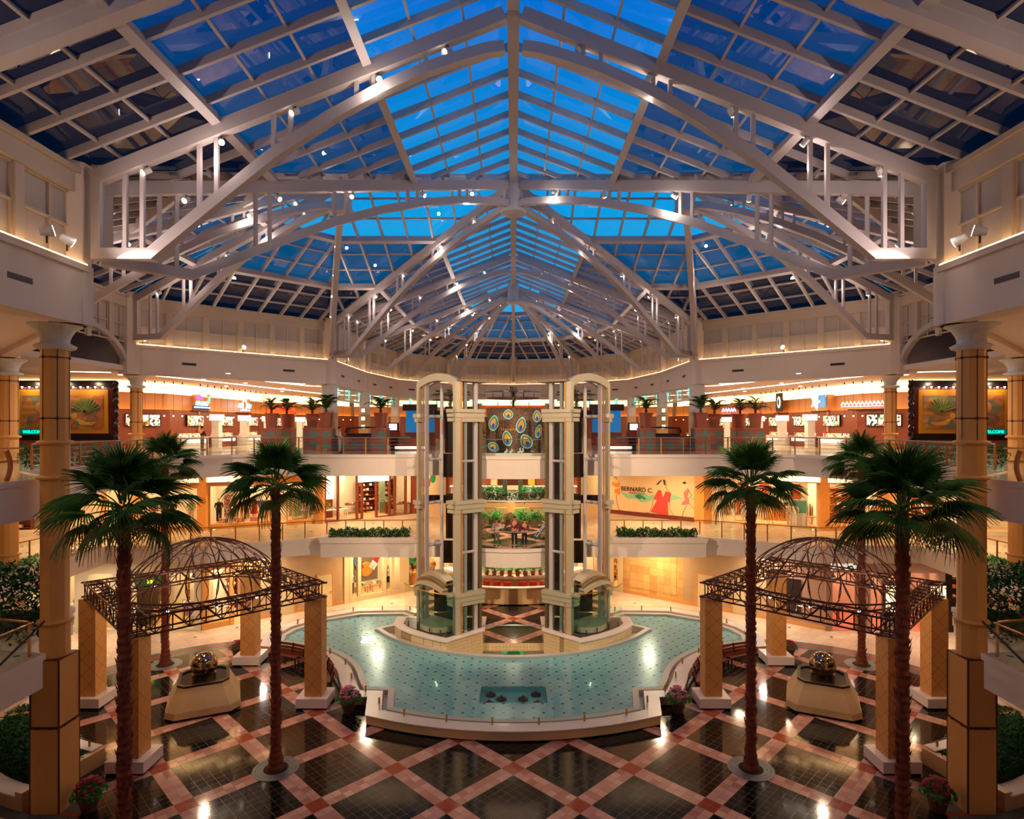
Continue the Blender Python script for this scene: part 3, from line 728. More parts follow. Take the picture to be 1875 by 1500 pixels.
    b = MB(); b.lathe([(.5, 1.23), (.5, 1.42), (.44, 1.42)], n=28); b.build('chrome_collar', CHROME, f, local=True)
    b = MB(); b.sphere((0, 0, 1.8), .56, 36, 24); b.build('metal_ball', CHROME, f, smooth=True, local=True)
pavilion(-1); pavilion(1)
# ------------------------------------------------------------------ benches, planters, flower pots
WOOD = mat('dark_red_bench_wood', (112, 44, 26), .35, var=.25, scale=6)
LEAF = mat('hedge_leaf', (44, 88, 38), .8, var=.5, scale=12, spec=.1)
LEAFD = mat('dark_leaf', (38, 84, 42), .8, var=.45, scale=10, spec=.1)
LEAFB = mat('bright_leaf', (50, 140, 64), .8, var=.4, scale=10, spec=.1)
SOIL = mat('soil', (40, 28, 20), .9, var=.3)
def bench(s, a0, a1, label):
    cx, cy = s*GC[0], GC[1]
    am = radians((a0+a1)/2); o = thing('curved_bench', label, 'bench', (cx-s*5.35*cos(am), cy+5.35*sin(am), .011))
    P = lambda r, a: (cx-s*r*cos(radians(a)), cy+r*sin(radians(a)))
    n = 10; A = [a0+(a1-a0)*i/n for i in range(n+1)]
    for k in range(4):
        r0 = 4.98+k*.13; b = MB(); b.strip([P(r0, a) for a in A], [P(r0+.11, a) for a in A], .4, .45); b.build('seat_slat', WOOD, o)
    b = MB()
    for i in range(n):
        for z in (.5, .66, .82): 
            p, q = P(5.56+(z-.45)*.25, A[i]), P(5.56+(z-.45)*.25, A[i+1]); b.beam((*p, z), (*q, z), .03, .14, ext=.01)
    b.build('backrest', WOOD, o)
    for a in (A[0], (a0+a1)/2, A[-1]):
        b = MB(); p, q, r = P(5.0, a), P(5.5, a), P(5.66, a); b.beam((*p, .42), (*p, .0), .05, .08); b.beam((*q, .42), (*q, .0), .05, .08); b.beam((*q, .4), (*r, .92), .05, .07); b.build('leg', DARK, o)
# note P uses -s so that angle 0 points toward the pool axis
for s in (-1, 1):
    S = SN[s]
    bench(s, 14, 34, f'curved dark wooden bench nearest the pool front, {S} pavilion')
    bench(s, 37, 56, f'curved dark wooden bench in the middle of the {S} pavilion bench arc')
    bench(s, 59, 76, f'curved dark wooden bench at the back of the {S} pavilion bench arc')
def scatter_leaves(b, pts, size, n, rnd, flat=.5):
    for _ in range(n):
        x, y, z = pts(rnd); a = rnd.uniform(0, 2*pi); t = rnd.uniform(-.9, .9); l = size*rnd.uniform(.6, 1.3); w = l*.38
        d = Vector((cos(a)*cos(t), sin(a)*cos(t), sin(t))); u = d.cross(Vector((rnd.uniform(-.3, .3), rnd.uniform(-.3, .3), 1))).normalized(); c = Vector((x, y, z))
        b.add([c-d*l/2, c+u*w/2, c+d*l/2, c-u*w/2], [(0, 1, 2, 3)])
def hedge(name, label, cat, poly_pt, n, size, m, loc, kind='stuff', under=None):
    b = MB(); rnd = random.Random(hash(label) % 1000 if False else len(label)*7+int(loc[0]*10))
    scatter_leaves(b, poly_pt, size, n, rnd); o = b.build(name, m); o.location = (0, 0, 0)
    tag(o, label, cat, kind=kind); return o
def ringpts(cx, cy, r0, r1, a0, a1, z0, z1, s):
    def f(r):
        a = radians(r.uniform(a0, a1)); q = r.uniform(r0, r1); e = 1-abs(2*(q-r0)/(r1-r0)-1)**3
        return (cx-s*q*cos(a), cy+q*sin(a), z0+(z1-z0)*e*r.uniform(.2, 1))
    return f
for s in (-1, 1):
    S = SN[s]; cx, cy = s*GC[0], GC[1]
    P = lambda r, a: (cx-s*r*cos(radians(a)), cy+r*sin(radians(a)))
    # planter crescent on the outer front quarter
    A = list(range(198, 256, 4)); o = thing('curved_planter', f'low white curved stone planter at the front outer edge of the {S} pavilion', 'planter', (*P(6.4, 227), .011))
    for nm, r0, r1, z0, z1, m in (('inner_wall', 5.0, 5.3, .09, .62, RIMF), ('inner_cap', 4.95, 5.42, .62, .66, STONE), ('outer_wall', 7.6, 7.95, .0, .5, RIMF), ('outer_cap', 7.45, 8.05, .5, .55, STONE), ('kick_base', 5.03, 5.3, .0, .09, BLACK)):
        b = MB(); b.strip([P(r0, a) for a in A], [P(r1, a) for a in A], z0, z1); b.build(nm, m, o)
    for a in (A[0], A[-1]): p, q = P(5.0, a), P(7.95, a); MB().beam((*p, .3), (*q, .3), .3, .6).build('end_wall', RIMF, o)
    b = MB(); b.strip([P(5.3, a) for a in A], [P(7.6, a) for a in A], .0, .42); b.build('soil', SOIL, o)
    b = MB(); pr = [P(5.2, a) for a in A]
    for i in range(len(pr)-1): b.beam((*pr[i], .86), (*pr[i+1], .86), .03, .03)
    b.build('rail', DARK, o)
    for i in range(1, len(pr), 3): MB().cbox((*pr[i], .76), (.06, .06, .2)).build('clip', BRASS, o)
    hedge('low_hedge', f'dark green clipped planting filling the curved planter of the {S} pavilion', 'hedge', ringpts(cx, cy, 5.4, 7.5, 200, 254, .4, 1.1, s), 3800, .2, LEAFD, (cx, cy))
    # small wall blocks at the outer post
    b = MB(); b.prism([P(6.0, 184), P(6.9, 186), P(7.0, 196), P(5.9, 195)], .09, .8); o = b.build('stone_end_block', RIMF); tag(o, f'angular low stone block beside the outer post of the {S} pavilion', 'stone block')
    MB().prism([P(5.95, 183.5), P(7.0, 185), P(7.1, 197), P(5.85, 196)], .8, .85).build('cap', STONE, o)
    MB().prism([P(6.02, 184.5), P(6.85, 186.5), P(6.9, 195.5), P(5.95, 194.5)], .011, .09).build('kick_base', BLACK, o)
# flower pots
POT = mat('brown_clay_pot', (96, 56, 38), .6)
FLO = mat('pink_petal', (226, 110, 150), .6, var=.25, scale=20); FLR = mat('crimson_petal', (170, 28, 50), .6, var=.25, scale=20)
def flowerpot(loc, label, petal, sc=1.0):
    o = thing('flower_pot', label, 'potted flowers', loc)
    b = MB(); b.lathe([(.2, 0), (.3, .42), (.34, .42), (.34, .5), (.28, .5), (.26, .44)], n=16); b.build('pot', POT, o, local=True)
    r = random.Random(int(loc[0]*10)); b = MB()
    def dome(R, z0, zs):
        def f(r):
            a, t = r.uniform(0, 2*pi), r.uniform(0, pi/2); return (R*cos(a)*sin(t), R*sin(a)*sin(t), z0+zs*cos(t))
        return f
    scatter_leaves(b, dome(.46, .45, .3), .15, 420, r); b.build('leaves', LEAFB, o, local=True)
    b = MB(); fd = dome(.34, .62, .34)
    for _ in range(46):
        c = fd(r); 
        for k in range(5): a = 2*pi*k/5+r.random(); b.cbox((c[0]+.04*cos(a), c[1]+.04*sin(a), c[2]), (.06, .05, .03), a)
    b.build('blossoms', petal, o, local=True); o.scale = (sc,)*3
for s in (-1, 1):
    S = SN[s]
    flowerpot((s*7.25, 26.75, .012), f'pot of pink flowers beside the {S} front corner of the pool', FLO, 1.15)
    flowerpot((s*13.9, 19.9, .012), f'dark red flowering pot beside the nearest {S} column', FLR, 1.1)
    flowerpot((s*20.0, 28.6, .012), f'red flowering pot beside the outer post of the {S} pavilion', FLR, 1.0)
    flowerpot((s*15.1, 33.2, .012), f'leafy dark pot behind the back post of the {S} pavilion', FLR, .9)
# ------------------------------------------------------------------ fan palms
BARK = mat('palm_bark', (128, 58, 34), .85, var=.4, scale=9, bump=.6)
FROND = mat('palm_frond', (58, 98, 30), .6, var=.35, scale=3, spec=.25)
FROND2 = mat('palm_frond_olive', (96, 100, 38), .6, var=.35, scale=3, spec=.25)
def frond_mesh(seed, droop, m):
    r = random.Random(seed); b = MB(); n = 36; Rr = 1.08; pet = .85
    pts = [Vector((pet*t, 0, .05*sin(pi*t))) for t in (0, .35, .7, 1)]
    b.tube(pts, [.03, .024, .02, .016], 5)
    c = pts[-1]
    for k in range(n):
        a = radians(-105+210*(k+.5)/n); l = Rr*(.74+.26*cos(a*.75))*r.uniform(.93, 1.05); hw = radians(210/n)*.54
        dr = droop*(.5+.6*abs(a)/2)*r.uniform(.7, 1.25)
        rows = []
        for t, wf in ((.02, 1), (.3, 1.0), (.55, .8), (.8, .35), (1., .02)):
            d = l*t; z = -dr*max(0, t-.35)**2*1.6*l+.10*sin(t*pi)
            w = hw*min(d, l*.55)*wf; ux, uy = cos(a), sin(a)
            rows.append([(c.x+ux*d+uy*w, c.y+uy*d-ux*w, c.z+z-.02), (c.x+ux*d, c.y+uy*d, c.z+z+.03*wf), (c.x+ux*d-uy*w, c.y+uy*d+ux*w, c.z+z-.02)])
        vs = [v for q in rows for v in q]; fs = []
        for i in range(len(rows)-1):
            for j in range(2): fs.append((i*3+j, i*3+j+1, (i+1)*3+j+1, (i+1)*3+j))
        b.add(vs, fs)
    o = b.build('frond', m); me = o.data; bpy.data.objects.remove(o); return me
FM = [frond_mesh(i, d, m) for i, (d, m) in enumerate(((.25, FROND), (.4, FROND), (.6, FROND), (.9, FROND2)))]
def trunk_mesh(hgt, r0, r1, seed):
    r = random.Random(seed); b = MB(); n = 14; k = int(hgt/.11); prof = []
    for i in range(k+1):
        z = hgt*i/k; q = r0+(r1-r0)*(i/k); q *= 1+.75*max(0, 1-z/.9)**1.6; q += (.018 if i % 2 else -.01); prof.append((q, z))
    b.lathe(prof, n=n)
    for i in range(int(hgt*30)):
        z = r.uniform(.15, hgt-.1); a = r.uniform(0, 2*pi); q = (r0+(r1-r0)*z/hgt)*(1+.75*max(0, 1-z/.9)**1.6); l = r.uniform(.03, .085)
        c = Vector((cos(a)*q, sin(a)*q, z)); u = Vector((-sin(a), cos(a), 0))*.05; o_ = Vector((cos(a)*l, sin(a)*l, .09))
        b.add([c-u-Vector((0,0,.08)), c+u-Vector((0,0,.08)), c+o_, c+Vector((cos(a)*l*.4, sin(a)*l*.4, -.1))], [(0,1,2), (0,2,3), (1,3,2)])
    return b
def palm(x, y, label, hgt=10.2, sc=1.0, seed=1, n=30, r0=.25):
    o = thing('fan_palm', label, 'palm tree', (x, y, .013)); r = random.Random(seed)
    trunk_mesh(hgt, r0, r0*.85, seed).build('trunk', BARK, o, local=True)
    for i in range(n):
        f = i/(n-1); el = radians(86-40*(f/.45) if f < .45 else (30-30*(f-.45)/.25 if f < .7 else -2-26*(f-.7)/.3))+r.uniform(-.08, .08); az = i*2.39996+r.uniform(-.2, .2)
        me = FM[min(3, int(f*3.6))]; c = bpy.data.objects.new('frond', me); COL.objects.link(c); c.parent = o
        s_ = sc*r.uniform(.92, 1.06)*(1.0 if f > .45 else .82)
        c.location = (0.1*cos(az), .1*sin(az), hgt-.1+.42*(1-f)*sc)
        roll = r.uniform(-.5, .5)
        c.matrix_local = Matrix.Translation(c.location) @ Matrix.Rotation(az, 4, 'Z') @ Matrix.Rotation(-el, 4, 'Y') @ Matrix.Rotation(roll, 4, 'X') @ Matrix.Scale(s_, 4)
    return o
GRATE = mat('grey_tree_grate', (128, 126, 118), .5, metal=.3, var=.08)
for s in (-1, 1):
    S = SN[s]
    for (x, y, h, sc, seed, lab, n) in ((8.72, 22.3, 10.35, .98, 3, f'slender fan palm standing alone on the floor {S} of the pool front', 26), (18.35, 32.0, 10.5, .98, 5, f'fan palm behind the {S} pavilion on its outer side', 25), (10.25, 16.0, 10.35, .98, 8, f'tallest looking nearest fan palm on the {S}, trunk running out of frame', 28)):
        palm(s*x, y, lab, h, sc, seed+(s > 0)*10, n, .18 if y > 17 else .17)
        b = MB()
        for r0, r1 in ((.44, .56), (.575, .69), (.705, .82)): b.strip(disc((s*x, y), r0, 40), disc((s*x, y), r1, 40), .0125, .03, closed=True)
        tag(b.build('tree_grate', GRATE), f'grey concentric ring grate around the {"nearest" if y < 20 else ("lone middle" if y < 25 else "rear outer")} palm trunk on the {S}', 'tree grate')
        tag(MB().strip(disc((s*x, y), .3, 24), disc((s*x, y), .435, 24), .0125, .02, closed=True).build('soil_patch', SOIL), f'round patch of dark soil at a palm foot, {S} side, {"near" if y < 20 else ("middle" if y < 25 else "far")}', 'soil')
# ------------------------------------------------------------------ tall stone columns
def column(x, y, ylab, s, bw=.46, rad=.41):
    S = SN[s]; o = thing('stone_column', f'tall tan stone column with white flared capital, {ylab} on the {S}', 'column', (x, y, 0)); o['kind'] = 'structure'
    b = MB(); b.box(-bw-.02, bw+.02, -bw-.02, bw+.02, 0, 2.75); b.box(-bw, bw, -bw, bw, 2.83, 5.0); b.build('base_block', SHAFT, o, local=True)
    b = MB(); b.box(-bw-.025, bw+.025, -bw-.025, bw+.025, 2.775, 2.805); b.box(-bw-.01, bw+.01, -bw-.01, bw+.01, 4.98, 5.01)
    for sx_ in (-1, 1):
        for sy_ in (-1, 1): b.box(sx_*bw-.022, sx_*bw+.022, sy_*bw-.022, sy_*bw+.022, 0, 5.0)
        for f in (-.5, .5): b.cbox((f*bw, sx_*(bw+.03), 2.79), (.07, .03, .07)); b.cbox((sx_*(bw+.03), f*bw, 2.79), (.03, .07, .07))
    b.build('inlay', LINEM, o, local=True)
    b = MB(); b.lathe([(rad+.02, 5.0), (rad+.02, 6.15), (rad, 6.15), (rad, 15.2)], n=12, ph=.5); b.build('shaft', SHAFT, o, local=True)
    for z in (6.15, 10.9, 12.05):
        b = MB(); b.lathe([(rad, z-.08), (rad+.09, z-.05), (rad+.12, z), (rad+.09, z+.05), (rad, z+.08)], n=20); b.build('ring', SHAFT, o, local=True)
    b = MB()
    for k in range(6):
        a = 2*pi*k/6+.26; c, d = cos(a)*(rad-.005), sin(a)*(rad-.005); b.beam((c, d, 12.15), (c, d, 15.2), .026, .026)
        for z in (12.85, 14.85): b.sphere((c, d, z), .055, 8, 6)
    for z in (12.85, 14.85): b.lathe([(rad+.004, z-.02), (rad+.004, z+.02)], n=24)
    b.build('dark_joint', LINEM, o, local=True)
    b = MB(); b.lathe([(rad, 15.1), (rad+.16, 15.16), (rad+.2, 15.24), (rad+.05, 15.32)], n=24); b.build('collar', CAPM, o, local=True)
    b = MB(); b.lathe([(rad, 15.3), (rad, 15.45), (rad+.05, 15.6), (rad+.16, 15.78), (rad+.36, 15.92), (rad+.36, 15.94)], n=24); b.build('capital', CAPM, o, smooth=False, local=True)
for s in (-1, 1):
    column(s*15.2, 20.15, 'nearest', s); column(s*25.35, 30.5, 'middle', s); column(s*25.2, 40.6, 'farthest', s, .4, .37)
# ------------------------------------------------------------------ lift towers
OLIVE = mat('olive_bronze_post', (118, 104, 72), .4, metal=.3, var=.08)
LIFTG = mat('lift_grey_green', (188, 176, 150), .4, metal=.2, var=.06)
DKB = mat('dark_brown_lift_panel', (44, 28, 18), .3, var=.15)
ORNG = mat('gold_edge_strip', (226, 158, 92), .3, metal=.6)
for s in (-1, 1):
    S = SN[s]; k = -s
    def q(x, y): return (x*k, y)
    def q3(x, y, z): return (x*k, y, z)
    root = thing('lift_tower', f'{S} open glass lift tower with grey green posts and arched top', 'lift tower', q3(-4, 35, 0))
    deck = [(-7.0, 35.9), (-6.5, 35.1), (-5.8, 34.4), (-5.0, 33.8), (-4.3, 33.35), (-3.65, 33.0), (-1.75, 34.8), (-1.75, 37.2), (-7.0, 37.2)]
    b = MB(); b.prism([q(*p) for p in deck], -4.5, .84); b.build('tiled_plinth', WALLT, root)
    b = MB(); b.prism([q(*p) for p in [(-7.1, 35.9), (-6.57, 35.02), (-5.87, 34.3), (-5.05, 33.7), (-4.35, 33.25), (-3.65, 32.88), (-1.65, 34.72), (-1.65, 37.3), (-7.1, 37.3)]], .84, .9); b.build('plinth_cap', STONE, root)
    b = MB(); inn = [(-6.5, 36.0), (-6.15, 35.4), (-5.5, 34.75), (-4.75, 34.15), (-4.1, 33.75), (-3.7, 33.52), (-2.2, 34.95), (-2.2, 37), (-6.5, 37)]
    b.prism([q(*p) for p in inn], .9, .93); b.build('dark_deck', DKB, root)
    T = 15.1
    for x, y, w, m, z1 in ((-3.16, 34.06, .34, LIFTG, T), (-2.2, 34.9, .22, WHITE, T), (-5.62, 36.25, .24, LIFTG, T), (-1.95, 35.25, .18, OLIVE, 13.9), (-5.15, 36.05, .2, WHITE, T), (-2.75, 34.5, .18, WHITE, T), (-3.3, 36.9, .16, OLIVE, 13.9)):
        b = MB(); b.cbox(q3(x, y, (.9+z1)/2), (w, w, z1-.9), .6*k); b.build('post', m, root)
    b = MB(); b.cbox(q3(-2.9, 34.0, 8), (.07, .07, 14.1), .6*k); b.build('gold_edge', ORNG, root)
    b = MB(); b.cbox(q3(-5.36, 36.05, 8), (.07, .07, 14.1), .6*k); b.build('gold_edge', ORNG, root)
    MB().tube([q3(-4.35, 36.9, .9), q3(-4.35, 36.9, T)], .11, 12).build('guide_tube', WHITE, root)
    for z in (2.9, 5.5, 8.02, 10.6, 13.16):
        MB().tube([q3(-5.1, 36.1, z), q3(-4.35, 36.9, z)], .1, 8).build('rung', WHITE, root)
    for z in (5.43, 10.6): MB().tube([q3(-3.0, 34.15, z), q3(-2.1, 34.95, z)], .08, 8).build('rung', WHITE, root)
    for z in (2.8, 8.0, 13.15):
        b = MB()
        for dz, ww in ((-.3, .34), (-.05, .42), (.2, .52)):
            zz = z+dz+.1
            b.beam(q3(-3.3, 33.92, zz), q3(-1.75, 35.0, zz), ww, .25 if dz < .2 else .2); b.beam(q3(-3.25, 33.95, zz), q3(-3.6, 34.3, zz), ww, .2)
        b.build('collar', LIFTG, root)
        b = MB()
        for dz, ww in ((-.2, .46), (.05, .6)): b.cbox(q3(-5.6, 36.25, z+dz), (ww, ww, .24), .6*k)
        b.build('collar', LIFTG, root)
    # arched head frame and roof
    A, B = Vector(q3(-5.6, 36.25, 0)), Vector(q3(-3.12, 34.06, 0))
    pts = [tuple(A+(B-A)*t)[:2]+(T-.1+.42*(1-(2*t-1)**2),) for t in [i/12 for i in range(13)]]
    MB().sweep(pts, .3, .42).build('arched_head', LIFTG, root)
    C_ = Vector(q3(-4.2, 37.2, 0)); off = C_-(A+B)/2
    b = MB(); P1_ = [Vector(p) for p in pts]; P2_ = [p+off*.8 for p in P1_]
    for a_, c_ in zip(P1_[::3], P2_[::3]): b.beam(a_, c_, .12, .14)
    b.sweep(P2_, .25, .25); b.build('roof_ribs', WHITE, root)
    b = MB(); b.beam(q3(-3.12, 34.06, T+.05), q3(-1.6, 35.15, T+.05), .7, .1); b.beam(q3(-3.0, 34.6, T+.05), q3(-1.9, 36.2, T+.05), .6, .08); b.build('flat_roof', GREYGRN, root)
    # glass skins
    def pane(nm, pts_, z0, z1, m):
        b = MB()
        for i in range(len(pts_)-1): (x0, y0), (x1, y1) = q(*pts_[i]), q(*pts_[i+1]); b.add([(x0, y0, z0), (x1, y1, z0), (x1, y1, z1), (x0, y0, z1)], [(0, 1, 2, 3)])
        return b.build(nm, m, root)
    for z0, z1 in ((3.2, 7.7), (8.4, 12.9), (13.5, 15.0)):
        pane('glass_panel', [(-2.95, 34.2), (-2.2, 34.83)], z0, z1, GLASSP)
        pane('glass_panel', [(-2.0, 35.0), (-1.65, 36.6)], z0, z1, GLASSP)
    pane('glass_panel', [(-3.4, 37.1), (-5.4, 37.1)], 11, 15, GLASSP)
    pane('glass_panel', [(-2.95, 34.2), (-2.2, 34.83)], 1, 2.5, GLASSG)
    encl = [(-6.45, 36.0), (-6.1, 35.35), (-5.45, 34.7), (-4.7, 34.1), (-4.05, 33.7), (-3.68, 33.55)]
    pane('enclosure_glass', encl, .93, 3.25, GLASSP); pane('enclosure_glass', [encl[-1], (-3.1, 34.0)], .93, 3.1, GLASSG)
    b = MB(); b.tube([q3(x, y, 3.27) for x, y in encl], .03, 5); b.build('enclosure_top_rail', BRASS, root)
    for x, y in encl[1:]: MB().tube([q3(x, y, .93), q3(x, y, 1.25)], .035, 6).build('enclosure_clip', DARK, root)
    # dark landing panels behind the shaft
    for (x0, x1, y0, z0, z1) in ((-4.2, -3.55, 37.35, 10.95, 13.8), (-4.4, -3.5, 37.25, 9.45, 10.9), (-4.2, -3.55, 37.75, 5.6, 8.4), (-4.4, -3.5, 37.65, 4.1, 5.5), (-2.9, -2.45, 37.3, 1.0, 13.8)):
        b = MB(); b.box(min(x0*k, x1*k), max(x0*k, x1*k), y0, y0+.12, z0, z1); b.build('landing_panel', DKB, root)
    for z in (13.3, 8.1): 
        b = MB(); b.box(min(-5.6*k, -3.5*k), max(-5.6*k, -3.5*k), 37.3, 37.42, z-.25, z+.25); b.build('landing_lintel', DKB, root)
    # lift car
    car = thing('lift_car', f'rounded glass lift car resting at the bottom of the {S} tower', 'lift car', q3(-4.4, 35, .93))
    c0 = Vector((-4.33, 35.2, 0)); d = Vector((.765, -.647, 0)); n = Vector((-.647, -.765, 0))
    def cp(t, w, z): v = c0+d*t+n*w; return (v.x*k, v.y, z)
    bow = [(1.15*cos(pi*i/14), 1.0*sin(pi*i/14)) for i in range(15)]
    b = MB(); b.prism([cp(t, w, 0)[:2] for t, w in bow]+[cp(-1.15, -.7, 0)[:2], cp(1.15, -.7, 0)[:2]], .95, 1.25); b.build('floor_pan', LIFTG, car)
    b = MB()
    for i in range(14): b.add([cp(*bow[i], 1.25), cp(*bow[i+1], 1.25), cp(*bow[i+1], 3.2), cp(*bow[i], 3.2)], [(0, 1, 2, 3)])
    b.build('curved_glass', GLASSG, car)
    b = MB(); b.tube([cp(t*.95, w*.95, 2.1) for t, w in bow], .03, 6); b.build('handrail', BRASS, car)
    b = MB(); b.add([cp(-1.15, -.7, 1.25), cp(1.15, -.7, 1.25), cp(1.15, -.7, 3.2), cp(-1.15, -.7, 3.2)], [(0, 1, 2, 3)]); b.build('back_panel', DKB, car)
    for j, (r, w0, w1, z) in enumerate(((1.22, .55, 1.12, 3.2), (1.16, .2, .9, 3.42), (1.08, -.2, .6, 3.62))):
        b = MB(); n_ = 14; ring = []
        for w in (w0, w1):
            ring.append([cp(r*(-1+2*i/n_), w*(1-.25*(1-2*i/n_)**2), z+.42*(1-(1-2*i/n_)**2)) for i in range(n_+1)])
        up = [[(x, y, z_+.2) for x, y, z_ in rr] for rr in ring]
        vs = ring[0]+ring[1]+up[0]+up[1]; m_ = n_+1; fs = []
        for i in range(n_): fs += [(i, i+1, m_+i+1, m_+i), (2*m_+i, 2*m_+i+1, 3*m_+i+1, 3*m_+i), (m_+i, m_+i+1, 3*m_+i+1, 3*m_+i), (i, i+1, 2*m_+i+1, 2*m_+i)]
        b.add(vs, fs); b.build('arched_roof_band', OLIVE if j % 2 else LIFTG, car)
        MB().tube([(x, y, z_+.2) for x, y, z_ in ring[1]], .018, 4).build('gold_line', ORNG, car)
    b = MB(); b.sphere(cp(0, -.25, 3.55), 1, 16, 8, (.85, .6, .5)); b.build('grey_top_housing', GREYGRN, car, smooth=True)
    point('lift_bulb', cp(0, .2, 3.0), 6*LK, WARM, .05)
# ------------------------------------------------------------------ balustrades
RAILB = mat('brass_rail', (190, 126, 62), .35, metal=.7, var=.08)
SILV = mat('silver_rail', (176, 168, 160), .3, metal=.8, var=.05)
def balustrade(P, z, label, style='glass', rail=RAILB, hgt=1.07, step=1.35, posts=True):
    o = thing('balustrade', label, 'railing', (P[0][0], P[0][1], z))
    b = MB(); b.tube([(x, y, z+hgt) for x, y in P], .035, 6); b.build('top_rail', rail, o)
    if style == 'glass':
        b = MB()
        for i in range(len(P)-1): b.add([(*P[i], z+.05), (*P[i+1], z+.05), (*P[i+1], z+hgt-.05), (*P[i], z+hgt-.05)], [(0, 1, 2, 3)])
        b.build('glass_panel', GLASSP, o)
    else:
        for h in (.2, .42, .64, .86):
            b = MB(); b.tube([(x, y, z+h) for x, y in P], .012, 4); b.build('thin_bar', SILV, o)
        b = MB()
        for i in range(len(P)-1): b.add([(*P[i], z+.05), (*P[i+1], z+.05), (*P[i+1], z+hgt-.1), (*P[i], z+hgt-.1)], [(0, 1, 2, 3)])
        b.build('glass_panel', GLASSP, o)
    for i in range(len(P)-1 if posts else 0):
        L = hypot(P[i+1][0]-P[i][0], P[i+1][1]-P[i][1]); n = max(1, round(L/step))
        for j in range(n):
            f = j/n; x, y = P[i][0]+(P[i+1][0]-P[i][0])*f, P[i][1]+(P[i+1][1]-P[i][1])*f
            MB().box(x-.03, x+.03, y-.03, y+.03, z, z+hgt-.03).build('post', RAILB, o)
    return o
for s in (-1, 1):
    S = SN[s]; k = -s
    Q = lambda P: [(x*k, y) for x, y in P]
    balustrade(Q([(-16.15, -7), (-16.15, 20.0)]), F3, f'brass post railing of the {S} upper landing nearest the viewer')
    balustrade(Q([(-19.35, 24.4), (-19.35, 35.3), (-17.5, 37.75), (-6.4, 37.75)]), F3, f'upper gallery brass railing with thin bars on the {S}', 'bars', SILV)
    balustrade(Q([(-14.95, -7), (-14.95, 18.9)]), F2, f'glass railing of the {S} lower landing, nearest the viewer')
    balustrade(Q([(-15.1, 18.95), (-16.9, 19.4)]), F2, f'short cross railing in front of the big shrub on the {S}')
    balustrade(Q([(-24.3, 36.55), (-18.2, 36.55), (-12.1, 39.4), (-6.0, 39.6)]), F2, f'middle gallery glass railing with brass top on the {S}')
    balustrade(Q([(-26.2, 25), (-26.1, 29.5), (-25.6, 35.4)]), F2, f'glass railing behind the sloping ivy planter on the {S}')
    # sloping handrail and curved end post of the near landings
    o = MB().tube([(s*14.75, 19.1, 6.45), (s*14.9, 15, 4.2+.3)], .035, 6).build('stair_handrail', DARK); tag(o, f'dark sloping handrail beside the nearest {S} column', 'handrail')
    b = MB(); b.sweep([(s*16.2, 19.4+.16*sin(pi*i/8), 10.82+1.0*i/8) for i in range(9)], .08, .12); o = b.build('curved_post', mat('tan_wood', (190, 110, 60), .4)); tag(o, f'curved tan newel post at the end of the {S} upper landing rail', 'post')
b0 = [(-2.1, 35.85), (-1.4, 35.6), (-.7, 35.48), (0, 35.44), (.7, 35.48), (1.4, 35.6), (2.1, 35.85)]
balustrade(b0, F3, 'curved glass guard of the upper middle bridge', 'glass', SILV, 1.0, 9, False)
balustrade([(x, y-.06) for x, y in b0], F2, 'curved glass guard of the lower middle bridge in front of three people', 'glass', SILV, 1.0, 9, False)
balustrade([(-1.75, 35.4), (1.75, 35.4)], .012, 'low rail at the edge of the ground walk above the lower court', 'glass', SILV, .95, 9)
